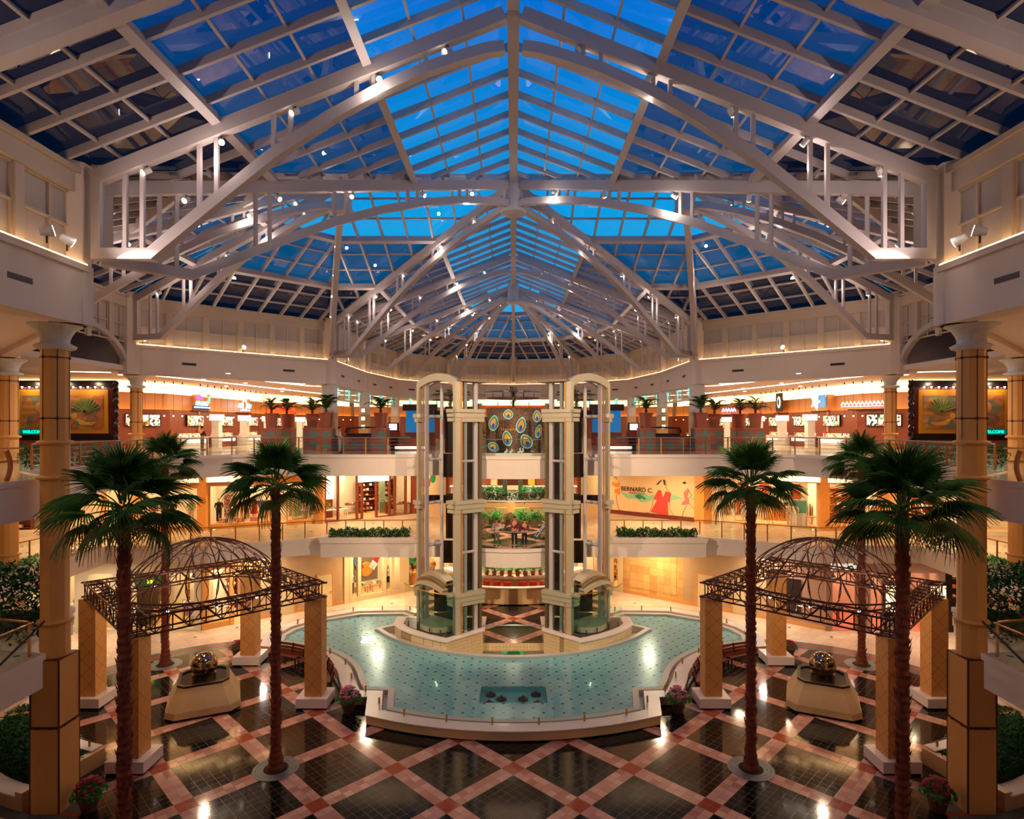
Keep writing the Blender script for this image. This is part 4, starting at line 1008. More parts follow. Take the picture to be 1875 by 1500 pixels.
# ------------------------------------------------------------------ planters with greenery on the galleries
def boxpts(P0, P1, w, z0, z1):
    a, c = Vector(P0), Vector(P1); n = Vector((-(c-a).y, (c-a).x)).normalized()
    def f(r): t = r.random(); q = r.uniform(-w/2, w/2); p = a+(c-a)*t+n*q; return (p.x, p.y, z0+(z1-z0)*r.random()**.7*(1-(2*q/w)**4*.5)*(.8+.2*sin(t*23)*cos(t*41)))
    return f
for s in (-1, 1):
    S = SN[s]; k = -s
    b = MB(); b.prism([(x*k, y) for x, y in [(-12.3, 38.25), (-6.3, 38.25), (-6.3, 39.3), (-12.3, 39.3)]], F2, F2+.16); tag(b.build('planter_bed', WALL), f'long shallow planter bed on the {S} middle gallery edge', 'planter')
    hedge('gallery_hedge', f'long green leafy hedge on the middle gallery edge {S} of the lifts', 'hedge', boxpts((-11.7*k, 38.75), (-6.6*k, 38.75), .9, F2+.1, F2+.8), 3200, .2, LEAF, (0, s))
    b = MB(); b.prism([(x*k, y) for x, y in [(-23.9, 24.7), (-24.0, 29.2), (-24.5, 35.9), (-25.6, 35.6), (-26.0, 29.2), (-26, 24.7)]], F2, F2+.12); tag(b.build('planter_bed', WALL), f'planter bed along the outer {S} edge of the middle gallery', 'planter')
    hedge('ivy_bed', f'bright green ivy bed along the outer {S} edge of the middle gallery', 'ivy', boxpts((-24.9*k, 25), (-24.9*k, 33.5), 1.7, F2+.1, F2+.45), 2300, .16, LEAFB, (1, s))
    def ball(c, R, zs):
        def f(r):
            a, t, u = r.uniform(0, 2*pi), math.acos(r.uniform(-1, 1)), R*r.uniform(.6, 1); return (c[0]+u*cos(a)*sin(t), c[1]+u*sin(a)*sin(t), max(c[2]-R*zs+.05, c[2]+u*zs*cos(t)))
        return f
    hedge('round_shrub', f'round clipped shrub at the far end of the {S} ivy bed', 'shrub', ball((-24.5*k, 35, F2+.9), 1.1, .8), 1200, .17, LEAF, (2, s), kind='thing')
    hedge('round_shrub', f'small round shrub on the {S} upper gallery corner', 'shrub', ball((-20.2*k, 25.5, F3+.5), .55, .9), 500, .15, LEAFD, (2, s), kind='thing')
    hedge('upper_hedge', f'dark green hedge behind the nearest {S} column on the upper gallery', 'hedge', boxpts((-20*k, 26), (-20*k, 29.5), .9, F3, F3+.7), 900, .16, LEAFD, (3, s))
    hedge('large_shrub', f'large weeping dark green shrub at the {S} edge beside the nearest column', 'shrub', ball((-17.9*k, 21.5, F2+.9), 1.75, .85), 4200, .24, LEAFD, (4, s), kind='thing')
    b = MB(); b.box(min(-19.9*k, -17.0*k)+.1, max(-19.9*k, -17.0*k)-.5, 20.2, 22.9, F2, F2+.25); tag(b.build('planter_bed', SOIL), f'soil bed under the large shrub on the {S}', 'planter')
# ------------------------------------------------------------------ shops
YEL = mat('honey_wood_front', (226, 156, 74), .4, var=.1, scale=5)
BUFF = mat('buff_plaster', (226, 196, 140), .6, var=.05)
IVORY = mat('ivory_shop_wall', (244, 226, 186), .6, var=.04)
MAHO = mat('mahogany', (122, 46, 22), .35, var=.2, scale=6)
ORAW = mat('orange_wood_panel', (208, 146, 94), .4, var=.1, scale=1.2)
REDW = mat('red_brown_wood_panel', (142, 70, 42), .35, var=.14, scale=1.5)
GRAN = mat('brown_granite', (168, 128, 104), .3, var=.25, scale=9)
DRKF = mat('dark_shop_frame', (36, 20, 18), .3)
LITW = mat('lit_white_panel', (255, 250, 240), .5, em=(255, 244, 224), es=1.15)
LITC = mat('lit_shop_ceiling', (255, 236, 200), .5, em=(255, 226, 176), es=1.6)
SHOPF = mat('shop_floor', (226, 180, 120), .3, var=.1)
def backlit(name, cols, scale, es=.7):
    m, t, p = newmat(name); g = t.node('ShaderNodeTexCoord'); v = t.node('ShaderNodeTexVoronoi'); v.inputs['Scale'].default_value = scale
    t.L(g.outputs['Object'], v.inputs['Vector']); sp = t.node('ShaderNodeSeparateColor'); t.L(v.outputs['Color'], sp.inputs[0])
    r = t.node('ShaderNodeValToRGB'); r.color_ramp.interpolation = 'CONSTANT'; r.color_ramp.elements[0].color = lin(cols[0]); r.color_ramp.elements[1].color = lin(cols[-1]); r.color_ramp.elements[1].position = (len(cols)-1)/len(cols)
    for i, c in enumerate(cols[1:-1]): e = r.color_ramp.elements.new((i+1)/len(cols)); e.color = lin(c)
    t.L(sp.outputs[0], r.inputs[0]); t.L(r.outputs[0], p.inputs['Base Color']); t.L(r.outputs[0], p.inputs['Emission Color']); p.inputs['Emission Strength'].default_value = es
    return m
MENU = backlit('backlit_menu_board', [(250, 240, 220), (220, 60, 40), (240, 200, 80), (250, 245, 235), (60, 60, 60), (120, 170, 90), (250, 240, 230)], 5)
MENU2 = backlit('backlit_menu_white', [(255, 250, 240), (30, 30, 30), (250, 240, 225), (200, 190, 170), (255, 250, 245)], 7)
FOODC = backlit('lit_food_display', [(255, 230, 180), (250, 210, 140), (220, 120, 60), (255, 245, 220), (160, 60, 30)], 9, .8)
PRINT = backlit('patterned_cloth', [(220, 120, 90), (240, 220, 190), (150, 90, 80), (90, 130, 130), (236, 190, 150)], 12, .0)
def cloth(name, c): return mat('cloth_'+name, c, .85, var=.12, scale=10)
CL = {n: cloth(n.replace(' ', '_'), c) for n, c in {'white': (240, 234, 222), 'cream': (226, 204, 160), 'rust': (184, 84, 40), 'black': (28, 24, 24), 'sage green': (150, 168, 130), 'blue': (80, 110, 170), 'red': (196, 40, 36), 'green': (30, 140, 80), 'pink': (226, 140, 140), 'olive': (110, 100, 60), 'yellow': (236, 190, 50), 'tan': (196, 140, 80)}.items()}
CACHE = {}
def cached(key, fn):
    if key not in CACHE:
        o = fn(); CACHE[key] = o.data; bpy.data.objects.remove(o)
    return CACHE[key]
def inst(name, me, parent=None, loc=(0, 0, 0), rz=0):
    o = bpy.data.objects.new(name, me); COL.objects.link(o); o.parent = parent; o.location = loc; o.rotation_euler = (0, 0, rz); return o
def mannequin(loc, yaw, top, bottom, label, skirt=False):
    o = thing('mannequin', label, 'mannequin', loc, yaw); sk = CL['cream']
    def body():
        b = MB(); b.lathe([(.16, 0), (.16, .02), (.02, .03), (.02, .1)], n=12); b.tube([(-.08, 0, .12), (-.09, 0, .5), (-.08, 0, .9)], [.045, .055, .08], 7); b.tube([(.08, 0, .12), (.09, 0, .5), (.08, 0, .9)], [.045, .055, .08], 7)
        b.lathe([(.13, .88), (.16, .98), (.12, 1.15), (.17, 1.38), (.06, 1.46), (.045, 1.54)], n=12, sc=(1, .65)); b.sphere((0, 0, 1.66), .1, 10, 8, (.8, .95, 1.25))
        for sg in (-1, 1): b.tube([(sg*.17, 0, 1.38), (sg*.24, 0, 1.12), (sg*.2, -.1, .9)], [.045, .038, .03], 6)
        return b.build('body', sk)
    inst('body', cached('mbody', body), o)
    def shirt():
        b = MB(); b.lathe([(.19, .9), (.19, 1.0), (.15, 1.16), (.2, 1.37), (.08, 1.47)], n=12, sc=(1, .68))
        for sg in (-1, 1): b.tube([(sg*.17, 0, 1.4), (sg*.24, 0, 1.22), (sg*.25, -.02, 1.08)], [.07, .06, .055], 7)
        return b.build('shirt', CL[top])
    inst('shirt', cached('shirt'+top, shirt), o)
    def low():
        b = MB()
        if skirt: b.lathe([(.26, .5), (.2, .8), (.165, 1.0)], n=14, sc=(1, .75))
        else:
            for sg in (-1, 1): b.tube([(sg*.09, 0, .1), (sg*.095, 0, .5), (sg*.085, 0, .92)], [.075, .08, .1], 8)
            b.lathe([(.17, .85), (.175, 1.0)], n=12, sc=(1, .65))
        return b.build('skirt' if skirt else 'trousers', CL[bottom])
    inst('skirt' if skirt else 'trousers', cached(('sk' if skirt else 'tr')+bottom, low), o)
    return o
def garment(loc, yaw, col, label, group, long=1.0):
    def g():
        b = MB(); pr = [(.05, 0), (.22, -.1), (.26, -.3), (.2, -.35), (.21, -.95), (-.21, -.95), (-.2, -.35), (-.26, -.3), (-.22, -.1), (-.05, 0)]
        n = len(pr); b.add([(-.035, x, z) for x, z in pr]+[(.035, x, z) for x, z in pr], [tuple(range(n)), tuple(range(n, 2*n))[::-1]]+[(i, (i+1) % n, n+(i+1) % n, n+i) for i in range(n)]); return b.build('garment', CL[col])
    o = inst('hanging_garment', cached('garm'+col, g), None, loc, yaw); o.scale = (1, 1, long); return tag(o, label, 'garment', group)
def rack(loc, yaw, cols, name):
    o = thing('garment_rack', f'metal garment rack with {cols[0]} clothes, {name}', 'clothes rack', loc, yaw); L = .16*len(cols)+.2
    b = MB(); b.tube([(0, -.25, 0), (0, .25, 0)], .02, 5); b.tube([(L, -.25, 0), (L, .25, 0)], .02, 5); b.build('foot', CHROME, o, local=True)
    b = MB(); b.tube([(0, 0, 0), (0, 0, 1.45), (L, 0, 1.45), (L, 0, 0)], .02, 6); b.build('frame', CHROME, o, local=True)
    ca, sa = cos(yaw), sin(yaw)
    for i, c in enumerate(cols):
        u = .18+.16*i; garment((loc[0]+u*ca, loc[1]+u*sa, loc[2]+1.42), yaw, c, f'{c} garment, {ORD[i]} on the rack {name}', f'garments on the rack {name}')
def table(loc, yaw, size, m, label, h=.75):
    o = thing('display_table', label, 'table', loc, yaw); w, d = size
    b = MB(); b.box(-w/2, w/2, -d/2, d/2, h-.05, h); b.build('table_top', m, o, local=True)
    for x in (-w/2+.05, w/2-.05):
        for y in (-d/2+.05, d/2-.05): b = MB(); b.box(x-.03, x+.03, y-.03, y+.03, 0, h-.05); b.build('leg', m, o, local=True)
    return o
def crate(loc, yaw, size, m, name, label, cat, group=None):
    b = MB(); w, d, h = size; b.box(-w/2, w/2, -d/2, d/2, 0, h); o = b.build(name, m); o.location = loc; o.rotation_euler = (0, 0, yaw); return tag(o, label, cat, group)
def shelf_unit(loc, yaw, w, h, nsh, m, label, goods=None, gname=None, rnd=None):
    o = thing('shelf_unit', label, 'shelves', loc, yaw)
    for x in (-w/2, w/2): MB().box(x-.03, x+.03, -.2, .2, 0, h).build('side_panel', m, o, local=True)
    b = MB(); b.box(-w/2, w/2, .17, .2, 0, h); b.build('back_panel', m, o, local=True)
    ca, sa = cos(yaw), sin(yaw); zs = [.15+(h-.2)*i/(nsh-1) for i in range(nsh)]
    for j, z in enumerate(zs):
        MB().box(-w/2, w/2, -.2, .18, z-.03, z).build('shelf', m, o, local=True)
        if goods and j < nsh-1:
            x = -w/2+.2; i = 0
            while x < w/2-.1:
                c = rnd.choice(goods); hh = rnd.uniform(.12, .24)
                if rnd.random() < .85: crate((loc[0]+x*ca+.03*sa, loc[1]+x*sa-.03*ca, loc[2]+z), yaw, (.2, .22, hh), CL[c], gname, f'{c} {gname.replace("_", " ")}, {ORD[i % 20]} on shelf {j+1}, {" ".join(label.split()[-8:])}', gname.split('_')[0], f'goods on the {label.split(",")[0]}')
                x += rnd.uniform(.26, .36); i += 1
    return o
class Shop:
    def __init__(self, s, A, B, z, h, label, frame, spans, header=.7, plinth=.35, depth=4.0, wallm=IVORY, lit=True, energy=150, doors=(), floor=SHOPF, sill=0, glassm=GLASSW, col=WARM):
        if s == 1: A, B = (-B[0], B[1]), (-A[0], A[1])
        self.A = Vector((A[0], A[1], z)); d = Vector((B[0]-A[0], B[1]-A[1], 0)); self.L = L = d.length; self.yaw = atan2(d.y, d.x); self.h = h; self.depth = depth
        self.d = d.normalized(); self.n = Vector((-self.d.y, self.d.x, 0)); self.sp = spans
        self.hdr = header
        o = self.o = thing('shop_front', label, 'shop front', tuple(self.A), self.yaw); o['kind'] = 'structure'
        xs = [L*t for t in spans]
        b = MB(); b.box(0, L, -.08, .25, h-header, h); b.box(0, L, -.14, .25, h-header, h-header+.08); b.build('header', frame, o, local=True)
        for i, x in enumerate(xs): 
            w = (.12 if len(xs) < 9 else .055) if 0 < i < len(xs)-1 else .2; x = min(max(x, w), L-w); MB().box(x-w, x+w, -.1, .2, 0, h-header).build('frame_post', frame, o, local=True)
        for i in range(len(xs)-1):
            if i in doors: continue
            if plinth: MB().box(xs[i], xs[i+1], -.06, .2, 0, plinth).build('sill', frame, o, local=True)
            b = MB(); b.add([(xs[i]+.1, .05, plinth), (xs[i+1]-.1, .05, plinth), (xs[i+1]-.1, .05, h-header), (xs[i]+.1, .05, h-header)], [(0, 1, 2, 3)]); b.build('window_glass', glassm, o, local=True)
        b = MB(); b.box(0, L, depth, depth+.1, 0, h); b.build('back_wall', wallm, o, local=True)
        for x in (0, L): b = MB(); b.box(x-.06, x+.06, .2, depth, 0, h); b.build('side_wall', wallm, o, local=True)
        b = MB(); b.box(0, L, .2, depth, h-.1, h); b.build('shop_ceiling', wallm, o, local=True)
        b = MB(); b.box(0, L, .0, depth, .0, .02); b.build('shop_floor', floor, o, local=True)
        if lit:
            for x in ([L*.3, L*.7] if L > 5 else [L*.5]):
                b = MB(); b.box(x-.6, x+.6, depth*.25, depth*.6, h-.16, h-.11); b.build('light_panel', LITC, o, local=True)
                p = self.T(x, depth*.42, h-.2); l = area('shop_light', p, .8, energy*.42/(2 if L > 5 else 1)*LK, col)
    def glow(self, t0, t1): MB().box(self.L*t0, self.L*t1, -.3, -.16, self.h-.78, self.h-.3).build('glow_band', COVE, self.o, local=True); MB().box(self.L*t0, self.L*t1, -.36, -.08, self.h-.86, self.h-.78).build('glow_lip', FRAME, self.o, local=True)
    def T(self, u, w, z=0.02): p = self.A+self.d*u+self.n*w; return (p.x, p.y, p.z+z)
RS = random.Random(11)
# ---- ground floor, both sides
W1 = [(-36, 36.4), (-30, 36.8), (-26.4, 37.2), (-19.2, 37.4), (-16.5, 39.6), (-12, 43), (-8.3, 46), (-5.2, 48.4)]
W2 = [(-40, 37.5), (-30, 40), (-21.4, 42), (-14.3, 45), (-8, 50), (-6, 54)]
h1 = F2-1.05; h2 = F3-1.3-F2
def solid(s, A, B, z, h, m, name, label, cat='wall'):
    if s == 1: A, B = (-B[0], B[1]), (-A[0], A[1])
    L = hypot(B[0]-A[0], B[1]-A[1]); o = thing(name, label, cat, (*A, z), atan2(B[1]-A[1], B[0]-A[0])); o['kind'] = 'structure'
    MB().box(0, L, 0, .25, 0, h).build('wall_face', m, o, local=True); MB().box(0, L, -.05, .25, 0, .25).build('base_strip', TAN, o, local=True); o['L'] = L; return o
def door(o, x, m, w=1.0):
    d = MB().box(x-w/2, x+w/2, -.06, .0, .02, 2.3).build('door', m, o, local=True); MB().box(x-w/2-.1, x+w/2+.1, -.09, -.01, 2.3, 2.42).box(x-w/2-.1, x-w/2, -.09, -.01, 0, 2.3).box(x+w/2, x+w/2+.1, -.09, -.01, 0, 2.3).build('door_frame', TAN, o, local=True)
    MB().sphere((x+w/2-.12, -.1, 1.05), .045, 8, 6).build('handle', BRASS, d, local=True)
L_ = -1
sh = Shop(L_, W1[0], W1[1], 0, h1, 'ground floor shop of white clothes at the far left', IVORY, (0, .5, 1), energy=300)
for i in range(3): rack(sh.T(.6+1.9*i, 1.4), sh.yaw, ['white']*6, f'{ORD[i]} in the far left white clothes shop')
sh = Shop(L_, W1[1], W1[2], 0, h1, 'ground floor shop window with white dresses beside the nearest left column', IVORY, (0, 1), energy=220, depth=3.5)
rack(sh.T(.5, 1.2), sh.yaw, ['white', 'cream', 'white', 'white', 'cream', 'white', 'white'], 'behind the nearest left column')
mannequin(sh.T(2.6, 1.0), sh.yaw+pi, 'white', 'white', 'white mannequin in the window left of the first pavilion post', True)
sh = Shop(L_, W1[2], W1[3], 0, h1, 'wide ground floor shop behind the left pavilion with a green sign', IVORY, (0, .27, .42, .7, 1), energy=420, doors=(2,), depth=4.5, header=.8, plinth=.15)
txt('shop_sign', 'IIIIII', .3, mat('yellow_neon', (250, 240, 60), .5, em=(240, 230, 40), es=2), sh.o, (4.2, -.16, h1-1.3), (pi/2, 0, 0))
MB().box(3.3, 5.1, -.12, -.02, h1-1.7, h1-.85).build('sign_panel', mat('green_sign', (20, 70, 30), .4, em=(20, 90, 30), es=.5), sh.o, local=True)
for i in range(2): shelf_unit(sh.T(1.3+4.3*i, 3.9), sh.yaw, 2.2, 2.6, 6, YEL, f'{"left" if i == 0 else "right"} honey wood shelves behind the left pavilion', ['white', 'cream', 'green', 'red', 'sage green', 'tan'], 'boxed_goods', RS)
table(sh.T(3.2, 1.4), sh.yaw, (1.5, .7), YEL, 'honey wood display table behind the left pavilion')
for i in range(5): crate(sh.T(2.7+.25*i, 1.4, .77), sh.yaw, (.18, .3, .12), CL[['red', 'white', 'green', 'cream', 'red'][i]], 'gift_box', f'{["red","white","green","cream","dark red"][i]} gift box on the table behind the left pavilion, {ORD[i]} in the row', 'box', 'gift boxes on the table')
rack(sh.T(5.3, 1.5), sh.yaw, ['white', 'pink', 'white', 'cream', 'white'], 'behind the left pavilion')
for i, (u, w_, c, bt) in enumerate(((.5, .8, 'white', 'black'), (1.5, .9, 'cream', 'white'), (4.6, .8, 'black', 'cream'), (6.4, .9, 'pink', 'white'))): mannequin(sh.T(u, w_, .16), sh.yaw+pi, c, bt, f'{ORD[i]} mannequin from the left behind the left pavilion, {c} top', i % 2 == 1)
MB().box(3.0, 3.25, .5, 2.6, 0, h1-.8).build('dark_partition', DRKF, sh.o, local=True); MB().box(2.0, 3.0, 3.6, 3.7, .8, 2.4).build('olive_panel', CL['olive'], sh.o, local=True)
sh = Shop(L_, W1[3], W1[4], 0, h1, 'narrow honey coloured shop front right behind the left pavilion', YEL, (0, .5, 1), energy=180, doors=(1,), depth=3)
shelf_unit(sh.T(1.6, 2.6), sh.yaw, 2.2, 2.4, 6, MAHO, 'mahogany shelves in the narrow honey shop', ['white', 'blue', 'cream', 'sage green'], 'boxed_goods', RS)
o = solid(L_, W1[4], W1[5], 0, h1, mat('dull_buff_wall', (190, 152, 104), .6), 'wall_left', 'buff ground floor wall with two doors left of the sports shop'); door(o, 1.6, BUFF, 1.1); door(o, 4.3, BUFF, 1.0)
sh = Shop(L_, W1[5], W1[6], 0, h1, 'cream sports shop front with flags and a round gold crest', BUFF, (0, .1, .24, .66, .8, 1), energy=420, depth=3.0, header=.5)
txt('shop_sign', 'GOLF', .26, MAHO, sh.o, (2.1, -.1, h1-.25), (pi/2, 0, 0))
mannequin(sh.T(.8, .5, .36), sh.yaw+pi, 'white', 'olive', 'mannequin in white shirt and olive trousers in the narrow left window of the sports shop')
mannequin(sh.T(3.7, .5, .36), sh.yaw+pi, 'white', 'black', 'mannequin in white shirt and black skirt in the sports shop window', True)
cr = thing('crest_display', 'round gold crest hung on a brown board between two flags', 'crest', sh.T(2.15, 1.0, 1.1), sh.yaw)
MB().box(-.95, .95, 0, .06, 0, 2.3).build('brown_board', mat('taupe_board', (130, 104, 78), .7), cr, local=True)
b = MB(); b.lathe([(.0, 0), (.55, 0), (.55, .06), (.5, .08), (0, .08)], n=24); o = b.build('crest', mat('gold_crest', (222, 160, 60), .4, metal=.3), cr, local=True); o.rotation_euler = (pi/2, 0, 0); o.location = (0, -.02, .85)
for sg, cc in ((-1, 'blue'), (1, 'red')):
    fo = thing('flag', f'{"blue and red" if sg < 0 else "striped"} flag on a tilted pole beside the gold crest', 'flag', sh.T(2.15+sg*.6, .85, 1.5), sh.yaw)
    MB().tube([(-sg*.25, 0, .1), (sg*.1, 0, 1.7)], .015, 5).build('pole', BRASS, fo, local=True)
    b = MB(); n = 8
    for i in range(n): 
        y0, y1 = .05*sin(i), .05*sin(i+1); b.add([(sg*.08-sg*.06*i, y0, 1.6-.12*i), (sg*.08-sg*.06*(i+1), y1, 1.6-.12*(i+1)), (sg*.5-sg*.06*(i+1), y1, 1.25-.12*(i+1)), (sg*.5-sg*.06*i, y0, 1.25-.12*i)], [(0, 1, 2, 3)], 0 if i < 4 else 1)
    b.build('cloth', [CL[cc], CL['red' if sg < 0 else 'white']], fo, local=True)
for i in range(2):
    table(sh.T(1.6+1.2*i, .6, .36), sh.yaw, (.9, .5), YEL, f'small wooden table {"left" if i == 0 else "right"} under the gold crest', .5)
    for j in range(2): crate(sh.T(1.4+1.2*i+.4*j, .6, .87), sh.yaw, (.25, .25, .2), CL['sage green' if j else 'white'], 'folded_shirt', f'{"sage green" if j else "white"} folded shirt on the {"left" if i == 0 else "right"} table under the crest', 'shirt')
sh = Shop(L_, W1[6], W1[7], 0, h1, 'cream shop front beside the left lift with bright sports clothes', BUFF, (0, .85, 1), energy=320, depth=3.2, header=.4)
for i, (c, bt) in enumerate((('pink', 'black'), ('green', 'black'), ('blue', 'tan'), ('red', 'olive'), ('tan', 'tan'))):
    mannequin(sh.T(.7+.55*i, .7+.5*(i % 2), .36+.5*(i % 2)), sh.yaw+pi, c, bt, f'mannequin with {c} top in the bright window beside the left lift', i == 1)
crate(sh.T(1.5, 1.6), sh.yaw, (2.2, .5, .95), YEL, 'wood_counter', 'slatted wooden counter in the bright window beside the left lift', 'counter')
shelf_unit(sh.T(1.8, 2.9), sh.yaw, 2.8, 3, 6, YEL, 'wooden cap shelves beside the left lift', ['red', 'blue', 'green', 'yellow', 'white', 'black'], 'folded_clothes', RS)
R_ = 1
sh = Shop(R_, W1[0], W1[1], 0, h1, 'far right dark shop front', DRKF, (0, .5, 1), energy=60, wallm=GRAN)
sh = Shop(R_, W1[1], W1[2], 0, h1, 'dark shop front with white letters behind the nearest right column', DRKF, (0, .3, 1), energy=160, doors=(1,), wallm=IVORY, header=.9, depth=3.5)
txt('shop_sign', 'BA', .5, LITW, sh.o, (1.0, -.2, h1-.42), (pi/2, 0, 0))
shelf_unit(sh.T(2.2, 3.0), sh.yaw, 1.6, 2.6, 5, DRKF, 'dark shelves in the white lettered shop', ['cream', 'tan', 'rust', 'white'], 'leather_goods', RS)
sh = Shop(R_, W1[2], W1[3], 0, h1, 'granite fronted shop with red entrance behind the right pavilion', GRAN, (0, .28, .36, .5, .62, .85, 1), energy=380, doors=(0, 2, 4), wallm=mat('coral_wall', (206, 160, 132), .6), header=.75, plinth=.7, depth=3.6, floor=mat('coral_carpet', (206, 120, 92), .8), col=(1, .68, .5))
MB().box(.3, 1.9, -.14, -.05, h1-.62, h1-.15).build('lit_letter_sign', MENU2, sh.o, local=True)
for i, u in enumerate((4.0, 6.7)):
    c = thing('wall_display_case', f'glowing glass display case in the granite wall behind the right pavilion, {"inner" if i == 0 else "outer"} one', 'display case', sh.T(u, -.22, 1.0), sh.yaw)
    MB().box(-.62, .62, .0, .1, 0, 2.1).build('dark_frame', DRKF, c, local=True); MB().box(-.45, .45, -.02, .0, .2, 1.85).build('lit_goods', backlit(f'lit_goods_{i}', [(255, 240, 190), (250, 220, 150), (120, 110, 80), (255, 250, 220), (210, 180, 120)], 8, 1.5), c, local=True)
table(sh.T(1.4, 1.8), sh.yaw, (1.0, .6), DRKF, 'dark table inside the red entrance', .9)
o = solid(R_, W1[3], W1[4], 0, h1, GRAN, 'wall_right', 'brown granite ground floor wall behind the right pavilion'); MB().box(.9, 2.1, -.05, 0, .7, 2.9).build('dark_display_window', DRKF, o, local=True)
o = solid(R_, W1[4], W1[5], 0, h1, mat('dull_buff_wall', (190, 152, 104), .6), 'wall_right', 'buff ground floor wall with two doors right of the gold stone wall'); door(o, 1.6, BUFF, 1.1); door(o, 4.0, BUFF, 1.0)
TRAV = dot_tile('gold_travertine_blocks', .55, 99, 0, (196, 132, 56), (240, 196, 124), (186, 124, 56), (0, 0, 0), .35, diag=False, gw=.012, vert=True)
o = solid(R_, W1[5], W1[6], 0, h1, TRAV, 'wall_right', 'large gold travertine block wall beside the right lift'); MB().box(.35, 4.3, -.03, 0, .5, h1-1.1).build('raised_panel', TRAV, o, local=True)
sh = Shop(R_, W1[6], W1[7], 0, h1, 'shop front beside the right lift with wooden baskets and a tall glass case', BUFF, (0, .62, .75, 1), energy=330, doors=(0,), depth=3.2, header=.4)
for i in range(4): MB().box(.3+.7*i, .34+.7*i, .6, .64, 0, 2.9).build('wooden_upright', YEL, sh.o, local=True)
mannequin(sh.T(3.35, .6, .36), sh.yaw+pi, 'white', 'olive', 'mannequin in white hat and vest in the glass case beside the right lift', True)
for i in range(3): crate(sh.T(.7+.75*i, 1.0), sh.yaw, (.5, .5, .75), YEL if i != 1 else MAHO, 'wooden_basket', f'{["left","middle dark","right"][i]} wooden basket stand in the shop beside the right lift', 'basket stand')
shelf_unit(sh.T(1.7, 2.9), sh.yaw, 2.8, 3, 6, YEL, 'crowded wooden wall shelves beside the right lift', ['rust', 'black', 'cream', 'blue', 'tan'], 'boxed_goods', RS)
# ---- middle floor
sh = Shop(L_, W2[0], W2[1], F2, h2, 'middle floor shop at the far left edge', IVORY, (0, .5, 1), energy=300, header=.6)
shelf_unit(sh.T(6, 3), sh.yaw, 3, 2.4, 5, MAHO, 'mahogany shelves at the far left', ['red', 'cream', 'white'], 'boxed_goods', RS)
sh = Shop(L_, W2[1], W2[2], F2, h2, 'honey wood shop front with display windows left of the lone palm', YEL, (0, .3, .42, .72, 1), energy=420, header=1.2, doors=(1,), depth=3.5)
sh.glow(0, 1)
for i, (c, bt) in enumerate((('tan', 'olive'), ('pink', 'cream'), ('black', 'black'), ('sage green', 'cream'))): mannequin(sh.T(4.2+1.2*i, .8, .36), sh.yaw+pi, c, bt, f'mannequin with {c} top in the honey wood window left of the lone palm', i % 2 == 0)
sh = Shop(L_, W2[2], W2[3], F2, h2, 'honey wood shop front full of colourful clothes behind the lone left palm', YEL, (0, .04, .27, .3, .52, .56, .7, .75, 1), energy=520, header=1.1, doors=(5,), depth=3.2)
sh.glow(0, .3)
for i, (c, bt, u) in enumerate((('black', 'black', .9), ('pink', 'pink', 1.7), ('white', 'tan', 2.7), ('rust', 'red', 3.2), ('blue', 'sage green', 3.7), ('rust', 'cream', 4.7), ('sage green', 'sage green', 6.0), ('white', 'white', 6.6), ('cream', 'cream', 7.1))):
    mannequin(sh.T(u, .7+.25*(i % 3), .36), sh.yaw+pi, c, bt, f'{ORD[i]} dressed mannequin from the left in the colourful shop, {c} top', i % 2 == 1)
b = MB(); b.box(1.2, 2.0, 1.4, 1.45, .6, 2.2); b.build('patterned_hanging', PRINT, sh.o, local=True)
b = MB(); b.box(5.6, 7.2, 1.6, 1.65, .4, 2.4); b.build('green_backdrop', CL['sage green'], sh.o, local=True)
for i in range(3): crate(sh.T(1.2+1.0*i, .5, .36), sh.yaw, (.6, .4, .3), PRINT if i < 2 else CL['pink'], 'patterned_bag', f'{ORD[i]} patterned bag on the window floor of the colourful shop', 'bag')
rack(sh.T(5.9, 2.4), sh.yaw, ['cream', 'white', 'cream', 'white', 'tan'], 'at the back of the colourful shop')
sh = Shop(L_, W2[3], W2[4], F2, h2, 'glass fronted shoe shop with mahogany frames and a glowing white sign', MAHO, (0, .17, .36, .41, .56, .70, .76, .88, 1), energy=520, header=.22, plinth=.05, doors=(3,), depth=4)
sgn_ = MB().box(2.9, 5.5, -.2, .0, h2-1.25, h2-.25).build('glowing_sign_box', LITW, sh.o, local=True)
MB().box(.1, 1.1, .1, .2, h2-2.4, h2-.5).build('glowing_side_panel', LITW, sh.o, local=True)
for i, (u, w_) in enumerate(((1.4, .9), (3.9, 3.0), (6.9, .9))):
    table(sh.T(u, w_), sh.yaw, (2.0, .7), MAHO if i else CL['white'], f'{["left window","inner","right window"][i]} shoe display table', .8)
    for j in range(6): crate(sh.T(u-.8+.32*j, w_, .83), sh.yaw+.4, (.1, .26, .1), CL[['black', 'tan', 'white', 'rust', 'black', 'cream'][j]], 'shoe', f'{["black","tan","white","rust","dark","cream"][j]} shoe, {ORD[j]} on the {["left window","inner","right window"][i]} shoe table', 'shoe', f'shoes on the {["left window","inner","right window"][i]} table')
for i, (x0, c_) in enumerate(((1.25, MAHO), (2.25, IVORY), (5.75, CL['sage green']))): MB().box(x0, x0+.5, 2.0, 2.2, .0, 3.2).build('partition_panel', c_, sh.o, local=True)
for x0, z0 in ((1.7, 2.2), (6.4, 2.3)): MB().box(x0, x0+.6, 3.9, 3.97, z0, z0+.5).build('framed_poster', PRINT, sh.o, local=True)
for i, u in enumerate((1.4, 5.3, 7.0)): shelf_unit(sh.T(u, 3.6), sh.yaw, 1.5, 2.6, 7, MAHO, f'{["left","middle","right"][i]} mahogany wall of shoes', ['black', 'white', 'tan', 'cream'], 'shoe', RS)
